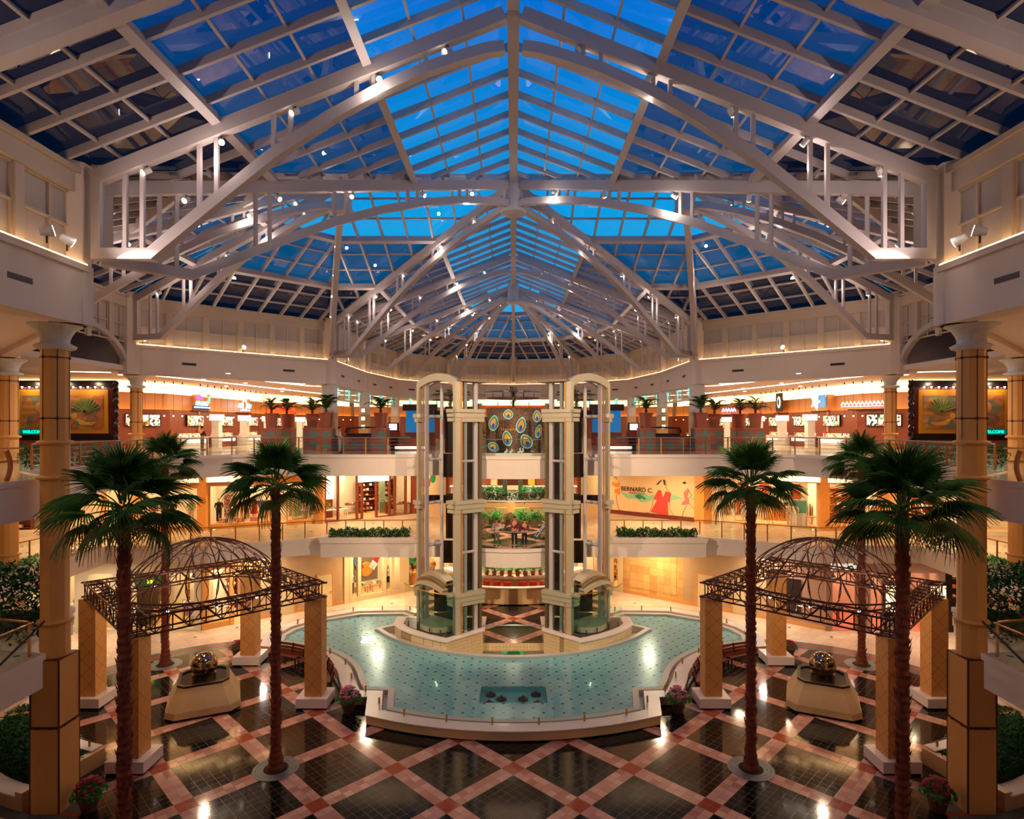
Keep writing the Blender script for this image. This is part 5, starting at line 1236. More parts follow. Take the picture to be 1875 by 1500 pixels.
for i, u in enumerate((.8, 6.2)):
    pl_ = thing('potted_fern', f'bright green fern on the {"left" if i == 0 else "right"} side of the shoe shop', 'potted plant', sh.T(u, 1.6)); MB().lathe([(.18, 0), (.22, .9), (.18, .9)], n=12).build('tall_pot', MAHO, pl_, local=True)
    r_ = random.Random(i); b = MB(); scatter_leaves(b, lambda r: (r.gauss(0, .28), r.gauss(0, .28), 1.1+r.gauss(0, .14)), .22, 160, r_); b.build('leaves', CL['sage green'] if i else LEAFB, pl_, local=True)
o = solid(L_, W2[4], W2[5], F2, h2, BUFF, 'wall_left', 'buff wall panel with painted red and green balloons behind the left lift')
for (u, z, r, c) in ((.7, 2.6, .45, 'sage green'), (1.5, 2.4, .5, 'red'), (2.4, 2.7, .4, 'green')):
    bb = MB(); bb.lathe([(0, 0), (r, 0), (r, .03), (0, .03)], n=20); oo_ = bb.build('painted_patch', CL[c], o, local=True); oo_.rotation_euler = (pi/2, 0, 0); oo_.location = (u, -.01, z)
# mural on the right
BE = mat('mural_beige', (232, 194, 136), .6, var=.03)
A_, B_ = W2[3], W2[4]
mu = solid(R_, A_, B_, F2, h2, BE, 'wall_right', 'long beige hoarding wall with painted fashion figures and brown lettering')
LM = mu['L']
def flat(nm, pts, m, y=-.02):      # painted shapes as thin raised paint on the hoarding
    b = MB(); n = len(pts); b.add([(x, y-.012, z) for x, z in pts]+[(x, -.002, z) for x, z in pts], [tuple(range(n)), tuple(range(n, 2*n))[::-1]]+[(i, (i+1) % n, n+(i+1) % n, n+i) for i in range(n)]); return b.build(nm, m, mu, local=True)
def mx(px, py):    # photo pixel -> hoarding plane
    t = (px-940)/F; a, d = Vector((-B_[0], B_[1])), Vector((B_[0]-A_[0], A_[1]-B_[1])); d = d.normalized()
    # point a+d*u with x = t*y
    u = (t*a.y-a.x)/(d.x-t*d.y); yy = a.y+d.y*u; return (u, H-(py-780)*yy/F-F2)
def zp(pts): return [mx(1120+x*200/1875, 860+y*200/1875) for x, y in pts]
INK = mat('dark_brown_ink', (70, 36, 24), .6); MRED = mat('mural_red', (214, 66, 52), .6, var=.04); MORG = mat('mural_orange', (244, 130, 30), .6); MPNK = mat('mural_rose', (204, 112, 98), .6); MGRN = mat('mural_green', (136, 192, 140), .6); MDGR = mat('mural_dark_green', (40, 110, 74), .6)
flat('green_brush', zp([(165, 370), (290, 430), (420, 420), (560, 400), (640, 450), (740, 420), (740, 500), (600, 560), (500, 560), (430, 500), (280, 500), (170, 410)]), MGRN, -.01)
flat('green_brush', zp([(1010, 430), (1100, 450), (1210, 490), (1060, 520), (1010, 530)]), MGRN, -.01); flat('green_brush', zp([(1350, 480), (1560, 515), (1390, 520)]), MGRN, -.01)
flat('dark_green_brush', zp([(400, 440), (490, 425), (600, 500), (560, 520), (520, 480), (490, 515), (420, 480)]), MDGR, -.022)
flat('red_dress', zp([(800, 350), (850, 360), (880, 490), (930, 370), (1025, 405), (995, 570), (960, 560), (975, 815), (860, 780), (670, 720), (780, 530), (720, 500)]), MRED)
flat('orange_top', zp([(15, 205), (60, 230), (90, 240), (130, 205), (130, 290), (70, 300), (10, 270)]), MORG); flat('orange_skirt', zp([(60, 330), (135, 320), (145, 400), (125, 430), (45, 400)]), MORG)
flat('rose_dress', zp([(1310, 320), (1325, 370), (1300, 480), (1330, 520), (1330, 590), (1290, 600), (1200, 605), (1205, 575), (1260, 530), (1235, 400)]), MPNK)
for nm, ps in (('ink_line', [(725, 510), (690, 640), (620, 800)]), ('ink_line', [(990, 570), (1000, 690), (1080, 800)]), ('ink_line', [(80, 430), (90, 560), (125, 690), (90, 715), (145, 690)]), ('ink_line', [(1290, 620), (1240, 700), (1205, 820)]), ('ink_line', [(1340, 590), (1440, 710), (1515, 815), (1505, 850)]), ('ink_line', [(1310, 340), (1375, 440), (1300, 520)]), ('ink_line', [(940, 200), (930, 320), (1000, 390)]), ('ink_line', [(590, 730), (700, 770), (850, 800), (850, 820)]), ('ink_line', [(40, 160), (70, 115), (95, 170)])):
    P_ = zp(ps); b = MB(); b.tube([(x, -.02, z) for x, z in P_], .014, 4); b.build(nm, INK, mu, local=True)
for ps in ([(760, 260), (850, 170), (860, 190), (800, 260)], [(880, 170), (920, 180), (925, 270), (900, 260)], [(1210, 235), (1250, 200), (1290, 235), (1250, 250)]): flat('painted_hair', zp(ps), INK)
p0 = mx(1120+430*200/1875, 860+345*200/1875); txt('lettering', 'BERNARD C.', .5, INK, mu, (p0[0], -.03, p0[1]), (pi/2, 0, 0), .01, bold=.004)
p0 = mx(1120+430*200/1875, 860+408*200/1875); txt('lettering', 'INCORPORATED', .18, MDGR, mu, (p0[0], -.03, p0[1]), (pi/2, 0, 0), .008)
MB().box(0, LM, -.06, 0, .0, .32).build('red_base', mat('mural_base', (110, 40, 24), .4), mu, local=True)
MB().box(LM-.9, LM-.05, -.08, 0, 0, h2-.6).build('orange_end_panel', YEL, mu, local=True)
sh = Shop(R_, W2[2], W2[3], F2, h2, 'open fronted clothes shop behind the lone right palm', IVORY, (0, .13, .24, 1), energy=760, header=.75, plinth=.02, doors=(2,), depth=6)
sh.glow(.55, 1)
for i, (u, w_, c) in enumerate(((1.9, 2.2, ['rust']*6), (3.1, 1.1, ['white']*6), (4.5, 1.6, ['rust', 'tan', 'rust', 'tan', 'rust']), (1.2, 4.8, ['rust', 'black', 'rust', 'tan', 'rust', 'black']), (6.4, 2.6, ['tan', 'rust', 'tan', 'black', 'tan', 'rust']))): rack(sh.T(u, w_), sh.yaw, c, f'{ORD[i]} in the open clothes shop')
crate(sh.T(5.2, 3.4), sh.yaw, (2.6, .7, 1.15), YEL, 'wood_counter', 'honey wood sales counter in the open clothes shop', 'counter')
crate(sh.T(6.2, 1.2), sh.yaw, (1.15, .12, 1.9), CL['white'], 'display_screen', 'white and teal display board in the open clothes shop', 'display board')
crate(sh.T(6.2, 1.12, .95), sh.yaw, (1.1, .02, .85), mat('teal_board', (90, 170, 160), .5), 'teal_poster', 'teal poster on the display board of the open clothes shop', 'poster')
for i, (u, w_, c) in enumerate(((2.6, .8, 'white'), (3.0, .8, 'cream'), (5.6, .6, 'cream'), (5.95, .6, 'white'))): mannequin(sh.T(u, w_), sh.yaw+pi, c, c, f'{ORD[i]} {c} mannequin at the front of the open clothes shop', i == 0)
table(sh.T(7.2, 1.3), sh.yaw, (1.0, .6), YEL, 'small honey wood table at the outer side of the open clothes shop', .7)
for i in range(5): crate(sh.T(4.4+.35*i, 3.4, 1.17), sh.yaw, (.26, .3, .22), CL[['black', 'cream', 'rust', 'black', 'white'][i]], 'folded_clothes', f'{["black","cream","rust","dark","white"][i]} folded clothes on the sales counter, {ORD[i]} along', 'clothes')
for u in (2.3, 3.9, 6.2): MB().box(u-.35, u+.35, 5.8, 5.95, .4, 2.6).build('wall_niche', CL['rust'], sh.o, local=True)
sh = Shop(R_, W2[1], W2[2], F2, h2, 'honey toned shop front at the outer right of the middle floor', YEL, (0, .4, .6, 1), energy=520, header=.9, doors=(1,), depth=4)
sh.glow(0, 1)
shelf_unit(sh.T(2.0, 3.6), sh.yaw, 3, 2.6, 5, YEL, 'honey shelves in the outer right shop', ['rust', 'tan', 'white', 'black'], 'boxed_goods', RS)
shelf_unit(sh.T(6.6, 3.6), sh.yaw, 3, 2.6, 5, MAHO, 'dark shelves in the outer right shop', ['rust', 'tan', 'white', 'black'], 'boxed_goods', RS)
for i in range(3): rack(sh.T(1+2.4*i, 1.6), sh.yaw, ['tan', 'rust', 'black', 'rust', 'tan'], f'{ORD[i]} in the outer right honey shop')
sh = Shop(R_, W2[0], W2[1], F2, h2, 'middle floor shop at the far right edge', IVORY, (0, .5, 1), energy=300, header=.6)
o = solid(R_, W2[4], W2[5], F2, h2, BUFF, 'wall_right', 'buff wall panel behind the right lift')
for s in (-1, 1):
    S = SN[s]; b = MB(); b.strip([(-s*x, y) for x, y in [(-30, 38.6), (-21, 38.9), (-15.8, 40.6)]], [(-s*x, y) for x, y in [(-30, 39.4), (-21, 39.7), (-15.6, 41.3)]], F3-1.36, F3-1.3)
    struct(b.build('ceiling_cove', COVE), f'glowing cove strip in the ceiling above the {S} middle gallery', 'light')
    for j, (x, y) in enumerate(((21.4, 42), (14.3, 45))): b = MB(); b.box(s*x-.3, s*x+.3, y-.35, y+.25, F2, F2+h2); struct(b.build('column_square', YEL), f'{"outer" if j == 0 else "inner"} square pier between middle floor shops on the {S}', 'column')
# ------------------------------------------------------------------ upper food court
W3 = [(-40, 46.2), (-31, 46.5), (-28.3, 50), (-28, 58.5), (-27.6, 69), (-22, 84), (-9, 88), (9, 88), (22, 84), (27.6, 69), (28, 58.5), (28.3, 50), (31, 46.5), (40, 46.2)]
for i in range(len(W3)-1):
    A, B = Vector((*W3[i], 0)), Vector((*W3[i+1], 0)); d = (B-A); L = d.length; sd = 'left' if (A.x+B.x) < -1 else ('right' if (A.x+B.x) > 1 else 'back')
    o = thing(f'wall_{sd}', f'orange and red wood wall of the food court, {ORD[i]} bay from the left', 'wall', (A.x, A.y, F3), atan2(d.y, d.x)); o['kind'] = 'structure'
    MB().box(0, L, 0, .3, 0, 3.15).build('red_wood_band', REDW, o, local=True)
    MB().box(0, L, .5, .7, 3.15, 4.45).build('orange_wood_band', ORAW, o, local=True)
    MB().box(0, L, .2, .45, 3.12, 3.16).build('amber_lamp_strip', mat('amber_strip', (255, 190, 90), .5, em=(255, 170, 60), es=4), o, local=True)
    MB().box(0, L, .8, .9, 4.35, 5.4).build('bright_cove', COVEL3, o, local=True); MB().box(0, L, .45, .7, 4.38, 4.48).build('cove_lip', ORAW, o, local=True)
    n = max(1, round(L/4.5))
    for j in range(1, n): MB().box(L*j/n-.12, L*j/n+.12, -.12, .52, 0, 4.6).build('pilaster', ORAW, o, local=True)
# linear ceiling slots
for s in (-1, 1):
    S = SN[s]
    for j, P in enumerate(([(-24.1, 41.3), (-17.8, 52)], [(-25.4, 43.5), (-24.4, 47.6), (-21, 69), (-13, 77)], [(-19.8, 48.8), (-18.4, 54), (-17.4, 55)], [(-18.5, 60), (-17, 62.5)], [(-30, 39.8), (-27, 40.6)])):
        b = MB(); b.strip([(-s*x, y) for x, y in P], offs([(-s*x, y) for x, y in P], .28), CZ-.03, CZ-.005); struct(b.build('ceiling_slot', COVEW), f'{ORD[j]} linear slot light in the food court ceiling on the {S}', 'light')
    for j, (x, y) in enumerate(((24, 47), (22.5, 51), (20.5, 46), (26, 55), (22, 58), (19, 66), (24, 63), (17, 71), (27.5, 42.5), (19.5, 41.5))):
        b = MB(); b.lathe([(.14, 0), (.14, .02)], (s*x, y, CZ-.03), 12); tag(b.build('downlight', LAMPW), f'small round recessed downlight, {ORD[j]} in the {S} food court ceiling', 'downlight')
# pendants
pend = None
for s in (-1, 1):
    S = SN[s]; j = 0
    for (x0, y0, x1, y1, n) in ((29.2, 46.9, 26.8, 50.5, 6), (26.8, 52, 26.4, 66, 12), (25.5, 70, 21, 82, 8)):
        for i in range(n):
            t = i/n; x, y = s*(x0+(x1-x0)*t), y0+(y1-y0)*t
            lab = f'small glass pendant lamp, {ORD[j % 20]}{" of the far row" if j > 19 else ""} along the {S} food court wall'
            if pend is None:
                pend = thing('pendant_lamp', lab, 'pendant lamp', (x, y, 13.4), 0, 'pendants along the food court wall')
                MB().tube([(0, 0, .06), (0, 0, 2.8)], .012, 4).build('cord', DARK, pend, local=True); MB().lathe([(.07, 2.62), (.02, 2.8)], n=8).build('ceiling_cap', DARK, pend, local=True); MB().sphere((0, 0, 0), .06, 8, 6).build('bulb', mat('pendant_glass', (255, 240, 210), .4, em=(255, 232, 190), es=5), pend, local=True)
            else: dup(pend, (x, y, 13.4), 0, lab)
            j += 1
# food counters, menu boards, lit boxes
def wallx(y):
    P = [(31, 46.5), (28.3, 50), (28, 58.5), (27.6, 69), (22, 84)]
    for i in range(4):
        if P[i][1] <= y <= P[i+1][1]: t = (y-P[i][1])/(P[i+1][1]-P[i][1]); return P[i][0]+(P[i+1][0]-P[i][0])*t, atan2(P[i][0]-P[i+1][0], P[i+1][1]-P[i][1])
STEEL = mat('brushed_steel', (196, 186, 176), .35, metal=.6)
CWH = mat('counter_white', (226, 214, 200), .4)
for s in (-1, 1):
    S = SN[s]; fac = -pi/2 if s == -1 else pi/2      # fronts face the court
    for j, y in enumerate((48.3, 53.5, 58.8, 64.2, 69.5, 75)):
        x = s*(25.6 if y < 60 else 25.0-(y-60)*.18); wx, wr = wallx(y)
        c = thing('food_counter', f'{ORD[j]} food counter from the front on the {S}, with lit glass case', 'food counter', (x, y, F3), 0)
        MB().box(-.4, .4, -1.9, 1.9, .0, .85).build('base_cabinet', MAHO if j % 2 else CWH, c, local=True); MB().box(-.46, .46, -1.95, 1.95, .85, .9).build('worktop', CWH, c, local=True)
        MB().box(-.3, .3, -1.5, 1.0, .9, 1.2).build('lit_food', FOODC, c, local=True)
        b = MB(); b.box(-.36, .36, -1.6, 1.1, .9, 1.38); b.build('glass_case', GLASSW, c, local=True)
        MB().box(-.43, -.41, -1.5, 1.5, .45, .7).box(.41, .43, -1.5, 1.5, .45, .7).build('lit_front_strip', LITW, c, local=True)
        m = thing('menu_board', f'{ORD[j]} backlit menu board from the front on the {S} food court wall', 'menu board', (s*(wx-.13/cos(wr)), y, F3+1.75), s*wr)
        MB().box(-.06, .06, -1.3, 1.3, 0, 1.0).build('housing', DARK, m, local=True)
        for q in range(3): MB().box(*sorted((-s*.061, -s*.09)), -1.25+.85*q, -.48+.85*q, .06, .94).build('panel', MENU if (q+j) % 2 else MENU2, m, local=True)
        for q in range(3): crate((x+s*.05*(q-1), y+1.2+.25*q, F3+.9), 0, (.2, .18, .3+.1*(q % 2)), [STEEL, CL['red'], CL['white']][q], 'counter_box', f'{["steel", "red", "white"][q]} container on the {ORD[j]} food counter on the {S}', 'container')
        if j < 4:
            k = thing('lit_kiosk_lamp', f'white pillar with glowing square top beside the {ORD[j]} counter on the {S}', 'lamp', (x-s*.9, y+2.3, F3), 0)
            MB().box(-.3, .3, -.3, .3, 0, 2.2).build('pillar', CWH, k, local=True); MB().box(-.42, .42, -.42, .42, 2.25, 2.75).build('glowing_shade', LITW, k, local=True)
    area('counter_light', (s*23.5, 57, 16.1), .5, 230*LK, WARM)
# neon signs (tubes)
def neon(name, pts, r, m, parent): return MB().tube(pts, r, 6).build(name, m, parent, local=True)
NP = mat('neon_pink', (255, 90, 170), .5, em=(255, 60, 150), es=3.5); NC = mat('neon_cyan', (120, 240, 255), .5, em=(110, 230, 255), es=4); NBL = mat('neon_blue_white', (150, 150, 255), .5, em=(150, 150, 255), es=4); NG = mat('neon_green', (80, 240, 120), .5, em=(70, 230, 110), es=4); NR = mat('neon_red', (255, 60, 40), .5, em=(255, 50, 30), es=5)
def zig(y0, y1, z, a, n, x=0): return [(x, y0+(y1-y0)*i/n, z+(a if i % 2 else -a)) for i in range(n+1)]
NW_ = mat('neon_white', (255, 250, 240), .5, em=(255, 240, 230), es=5)
for (s, y, kind) in ((-1, 54.5, 'a'), (-1, 62.5, 'b'), (-1, 71, 'c'), (1, 49.3, 'd'), (1, 55.5, 'e'), (1, 63, 'f'), (1, 73, 'g')):
    S = SN[s]; wx, wr = wallx(y); x = s*(wx-.2/cos(wr)); zs = s*wr
    n_ = thing('neon_sign', {'a': 'pink and cyan neon sign with red and green figure, nearest on the left wall', 'b': 'cyan and white neon sign with tall oval on the left wall', 'c': 'red neon sign far along the left wall', 'd': 'long white script neon sign nearest on the right wall', 'e': 'blue and white star shaped sign on the right wall', 'f': 'dark oval plaque with glowing blue oval on the right wall', 'g': 'small blue violet neon sign far along the right wall'}[kind], 'neon sign', (x, y, F3+3.3), zs); MB().box(*sorted((0, s*.25)), -1.4, 1.4, -.22, -.12).build('mounting_bar', DARK, n_, local=True)
    if kind == 'a':
        neon('cyan_script', zig(-1.0, 1.0, .5, .16, 15), .05, NC, n_); neon('pink_script', zig(-.9, .1, 1.05, .14, 9), .04, NP, n_); neon('underline', [(0, -1.2, .15), (0, 1.3, .15)], .07, NBL, n_); neon('green_figure', [(0, 1.0, .6), (0, 1.2, .9), (0, 1.1, 1.2)], .12, NG, n_); neon('red_cap', [(0, 1.0, 1.25), (0, 1.3, 1.2)], .12, NR, n_); MB().box(*sorted((s*.06, s*.12)), -1.3, 1.3, -.1, .3).build('back_plate', DARK, n_, local=True)
    elif kind == 'b':
        neon('cyan_script', zig(-1.3, -.3, .55, .2, 7), .06, NC, n_); neon('cyan_script', zig(.4, 1.4, .55, .2, 7), .06, NC, n_); neon('white_oval', [(0, .4*cos(2*pi*i/16), .65+.55*sin(2*pi*i/16)) for i in range(17)], .06, NW_, n_); neon('underline', [(0, -.9, .1), (0, 1.1, .1)], .08, NBL, n_)
    elif kind == 'c': neon('red_script', zig(-1.6, 1.6, .5, .22, 14), .07, NR, n_)
    elif kind == 'd': neon('white_script', zig(-1.7, 1.9, .35, .15, 24), .05, NW_, n_); neon('violet_line', [(0, -1.7, .1), (0, 1.9, .1)], .03, NBL, n_)
    elif kind == 'e':
        b = MB(); pts = [(-.05, (.9 if i % 2 else .45)*cos(2*pi*i/10)+.4, .7+(.8 if i % 2 else .38)*sin(2*pi*i/10)) for i in range(10)]; b.add(pts+[(p[0]-.08, p[1], p[2]) for p in pts], [tuple(range(10)), tuple(range(10, 20))[::-1]]+[(i, (i+1) % 10, 10+(i+1) % 10, 10+i) for i in range(10)]); b.build('white_star', LITW, n_, local=True)
        b = MB(); b.box(-.1, 0, -1.2, -.1, .2, 1.3); b.build('blue_shape', mat('sign_blue', (90, 160, 220), .5, em=(90, 160, 220), es=.6), n_, local=True)
    elif kind == 'f':
        MB().box(-.08, 0, -.7, .7, 0, 1.9).build('dark_plaque', DARK, n_, local=True); b = MB(); b.sphere((-.1, 0, .95), .62, 16, 10, (.1, .6, 1)); b.build('glowing_oval', LITW, n_, local=True); b = MB(); b.sphere((-.14, 0, .95), .3, 12, 8, (.2, .7, 1.2)); b.build('blue_emblem', mat('emblem_blue', (40, 90, 170), .5), n_, local=True)
    else: neon('violet_script', zig(-1.2, 1.2, .4, .2, 10), .08, NBL, n_)
# glazed transom with hanging cyan letters under the far hall fascia
TW = mat('transom_frame', (226, 220, 212), .5)
for s in (-1, 1):
    S = SN[s]
    for i, glyphs in ((4, 'TTT'), (5, 'IFA'), (6, 'ET'), (7, 'T')):
        A, B = (-s*PERI[i][0], PERI[i][1]), (-s*PERI[i+1][0], PERI[i+1][1]); dx, dy = B[0]-A[0], B[1]-A[1]; L = hypot(dx, dy); yaw = atan2(dy, dx)
        t = thing('transom', f'glazed transom with lamps and cyan letters below the {S} far hall fascia, {ORD[i-4]} bay', 'transom', (A[0], A[1], 14.75), yaw); t['kind'] = 'structure'
        MB().box(0, L, -.1, .1, 0, .16).box(0, L, -.1, .1, 1.05, 1.2).build('rail', TW, t, local=True)
        n = max(2, round(L/2.2))
        for j in range(n+1): MB().box(L*j/n-.05, L*j/n+.05, -.05, .05, .16, 1.05).build('mullion', TW, t, local=True)
        b = MB(); b.add([(0, 0, .16), (L, 0, .16), (L, 0, 1.05), (0, 0, 1.05)], [(0, 1, 2, 3)]); b.build('glass', GLASSP, t, local=True)
        b = MB()
        for j in range(int(L/.35)): b.cbox((.2+.35*j, 0, 1.27), (.1, .1, .1))
        b.build('lamp_row', LAMPW, t, local=True)
        for j, g in enumerate(glyphs):
            u = L*(j+.5)/len(glyphs); sg = -1 if s == -1 else 1
            side = .12 if s == 1 else -.12
            txt('letter', g, 1.0, mat('cyan_letter', (70, 225, 215), .5, em=(60, 220, 210), es=1.6), t, (u, side, .6), (pi/2, 0, 0 if s == -1 else pi), .03, bold=.02)
    for (x, y, w, lab) in ((14.9, 49.3, .48, 'under the far crossing pier'), (14.7, 60, .42, 'with three glowing niches'), (13.5, 69.5, .4, 'deep in the far hall'), (17.3, 50.5+6, .4, 'behind the potted palms')):
        o = thing('column_square', f'square white column {lab} on the {S}', 'column', (s*x, y, F3)); o['kind'] = 'structure'
        MB().box(-w, w, -w, w, 0, CZ-F3-.26).build('shaft', CAPM, o, local=True); MB().box(-w-.05, w+.05, -w-.05, w+.05, 0, 2.9).build('stone_casing', CREAM, o, local=True)
        if 'niches' in lab:
            for q in range(3): MB().box(-.28, .28, -w-.16, -w-.05, .55+.8*q+.9, 1.1+.8*q+.9).build('niche_frame', CREAM, o, local=True); MB().box(-.16, .16, -w-.18, -w-.16, .65+.8*q+.9, .98+.8*q+.9).build('glowing_niche', mat('niche_glow', (190, 240, 230), .5, em=(190, 245, 235), es=2), o, local=True)
# potted feather palms on tiled pedestals
def diamond_mat():
    m, t, p = newmat('teal_coral_diamonds'); vec, xyz = t.pos(); u = t.m('ADD', xyz[0], xyz[1])
    fa = t.m('ABSOLUTE', t.m('SUBTRACT', t.m('FRACT', t.m('ADD', t.m('DIVIDE', u, .78), 100)), .5)); fb = t.m('ABSOLUTE', t.m('SUBTRACT', t.m('FRACT', t.m('ADD', t.m('DIVIDE', xyz[2], .78), 100)), .5))
    t.L(t.mix(t.m('LESS_THAN', t.m('ADD', fa, fb), .5), lin((196, 92, 70)), lin((116, 140, 124))), p.inputs['Base Color']); p.inputs['Roughness'].default_value = .35; return m
DIAM = diamond_mat(); TERR = mat('terracotta', (176, 96, 68), .75, var=.15, scale=8)
def feather(seed):
    r = random.Random(seed); b = MB(); n = 16; pts = []
    for i in range(n+1):
        t = i/n; pts.append(Vector((.95*t, 0, .55*sin(t*2.3)*.8-.18*t*t)))
    b.tube(pts, [.02*(1-.7*i/n) for i in range(n+1)], 4)
    for i in range(2, n+1):
        p = pts[i]; l = .3*sin(pi*(i/n*.85+.12))+.06
        for sg in (-1, 1):
            d = Vector((.5, sg, -.25)).normalized()*l; w = Vector((.035, 0, 0)); b.add([p-w, p+w, p+d], [(0, 1, 2)])
    o = b.build('frond', FROND2 if seed % 2 else LEAF); me = o.data; bpy.data.objects.remove(o); return me
FE = [feather(i) for i in range(3)]
def potted(x, y, lab, n=15, sc=1.0):
    p = thing('tiled_pedestal', 'tiled pedestal under the '+lab.replace('terracotta ', '').replace('in front of', 'before').replace('square ', ''), 'pedestal', (x, y, F3)); MB().box(-.54, .54, -.54, .54, .0, 1.58).build('tiled_block', DIAM, p, local=True); MB().box(-.58, .58, -.58, .58, 1.58, 1.64).build('cap', GRAN, p, local=True)
    o = thing('potted_palm', lab, 'potted palm', (x, y, F3+1.645))
    MB().lathe([(.36, 0), (.46, .98), (.5, 1.0), (.5, 1.08), (.44, 1.08), (.42, .98)], n=18).build('clay_pot', TERR, o, local=True); MB().lathe([(.07, .98), (.1, 1.3)], n=8).build('stem', BARK, o, local=True)
    r = random.Random(int(x*7)); 
    for i in range(n):
        c = bpy.data.objects.new('frond', FE[i % 3]); COL.objects.link(c); c.parent = o
        c.matrix_local = Matrix.Translation((0, 0, 1.28)) @ Matrix.Rotation(i*2.4, 4, 'Z') @ Matrix.Rotation(-radians(r.uniform(-10, 55)), 4, 'Y') @ Matrix.Scale(r.uniform(1.0, 1.35)*sc, 4)
for s in (-1, 1):
    S = SN[s]
    for (px, Y, lab) in ((497, 44.6, 'outermost terracotta potted palm'), (525, 47, 'second terracotta potted palm from the outside'), (572, 46.5, 'smaller terracotta potted palm beside the square column'), (597, 42.9, 'large terracotta potted palm in front of the square column'), (697, 42.9, 'large terracotta potted palm nearest the lifts')):
        potted(s*(940-px)/F*Y, Y, f'{lab} on the {S} upper floor')
    o = thing('tiled_bar', f'long bar counter faced with teal and coral diamonds on the {S} upper floor', 'bar counter', (s*11.2, 43.5, F3))
    MB().box(-1.6, 1.35, -.35, .35, 0, 1.0).build('tiled_front', DIAM, o, local=True); MB().box(-1.7, 1.4, -.45, .45, 1.0, 1.08).build('dark_top', DARK, o, local=True)
    o = thing('bronze_counter', f'bronze brown upper counter behind the {S} tiled bar', 'counter', (s*10.8, 44.6, F3)); MB().box(-1.35, 1.35, -.4, .4, 0, 1.25).build('body', BRONZE, o, local=True)
    b = MB(); b.sweep([(-1.4, 0, 1.3), (-1.3, 0, 1.62), (0, 0, 1.7), (1.3, 0, 1.62), (1.4, 0, 1.3)], .9, .12); b.build('curved_top', BRONZE, o, local=True)
    o = thing('tiled_bar', f'dark counter with benches next to the {S} lift on the upper floor', 'bar counter', (s*7.6, 45, F3)); MB().box(-1.4, 1.4, -.4, .4, 0, .95).build('body', MAHO, o, local=True); MB().box(-1.5, 1.5, -.5, .5, .95, 1.03).build('top', DARK, o, local=True); MB().box(-1.1, 1.1, -.44, -.4, .1, .3).build('glow_strip', LITW, o, local=True)
    o = thing('blue_screen', f'blue lit panel behind the {S} lift on the upper floor', 'panel', (s*8.6, 56, F3+1.2)); MB().box(-1.3, 1.3, 0, .1, 0, 2.0).build('panel_face', mat('blue_panel', (20, 110, 170), .4, em=(20, 120, 190), es=.5), o, local=True); MB().box(-1.6, 1.6, -.1, .2, 2.0, 2.6).build('dark_header', DKB, o, local=True); MB().box(-1.4, 1.4, 0, .2, -1.2, 0).build('red_base', REDW, o, local=True)
    o = thing('television', f'television set glowing pink on a shelf of the {S} upper floor', 'television', (s*11.5, 58, F3+1.3)); MB().box(-.5, .5, 0, .5, 0, .8).build('casing', DARK, o, local=True); MB().box(-.38, .38, -.02, 0, .1, .7).build('screen', mat('tv_glow', (240, 180, 220), .4, em=(240, 190, 230), es=2), o, local=True); MB().box(-.6, .6, .0, .6, -1.3, -.0).build('stand', MAHO, o, local=True)
# fruit murals on the outer walls
def painting(name, s):
    m, t, p = newmat(name); g = t.node('ShaderNodeTexCoord'); v = t.node('ShaderNodeTexVoronoi'); v.inputs['Scale'].default_value = 1.6; w = t.node('ShaderNodeTexWave'); w.wave_type = 'RINGS'; w.inputs['Scale'].default_value = .7; w.inputs['Distortion'].default_value = 9
    t.L(g.outputs['Object'], v.inputs['Vector']); t.L(g.outputs['Object'], w.inputs['Vector']); sp = t.node('ShaderNodeSeparateColor'); t.L(v.outputs['Color'], sp.inputs[0])
    r = t.node('ShaderNodeValToRGB'); cols = [(196, 110, 60), (214, 150, 70), (120, 140, 110), (170, 80, 60), (206, 160, 110), (150, 110, 110)]; r.color_ramp.elements[0].color = lin(cols[0]); r.color_ramp.elements[1].color = lin(cols[-1])
    for i, c in enumerate(cols[1:-1]): e = r.color_ramp.elements.new((i+1)/5); e.color = lin(c)
    t.L(sp.outputs[0], r.inputs[0]); t.L(t.mix(t.m('MULTIPLY', w.outputs['Fac'], .45), r.outputs[0], lin((120, 70, 50))), p.inputs['Base Color']); return m
PAINT = painting('fruit_painting', 1); GOLD = mat('gold_frame', (216, 150, 40), .5, var=.1)
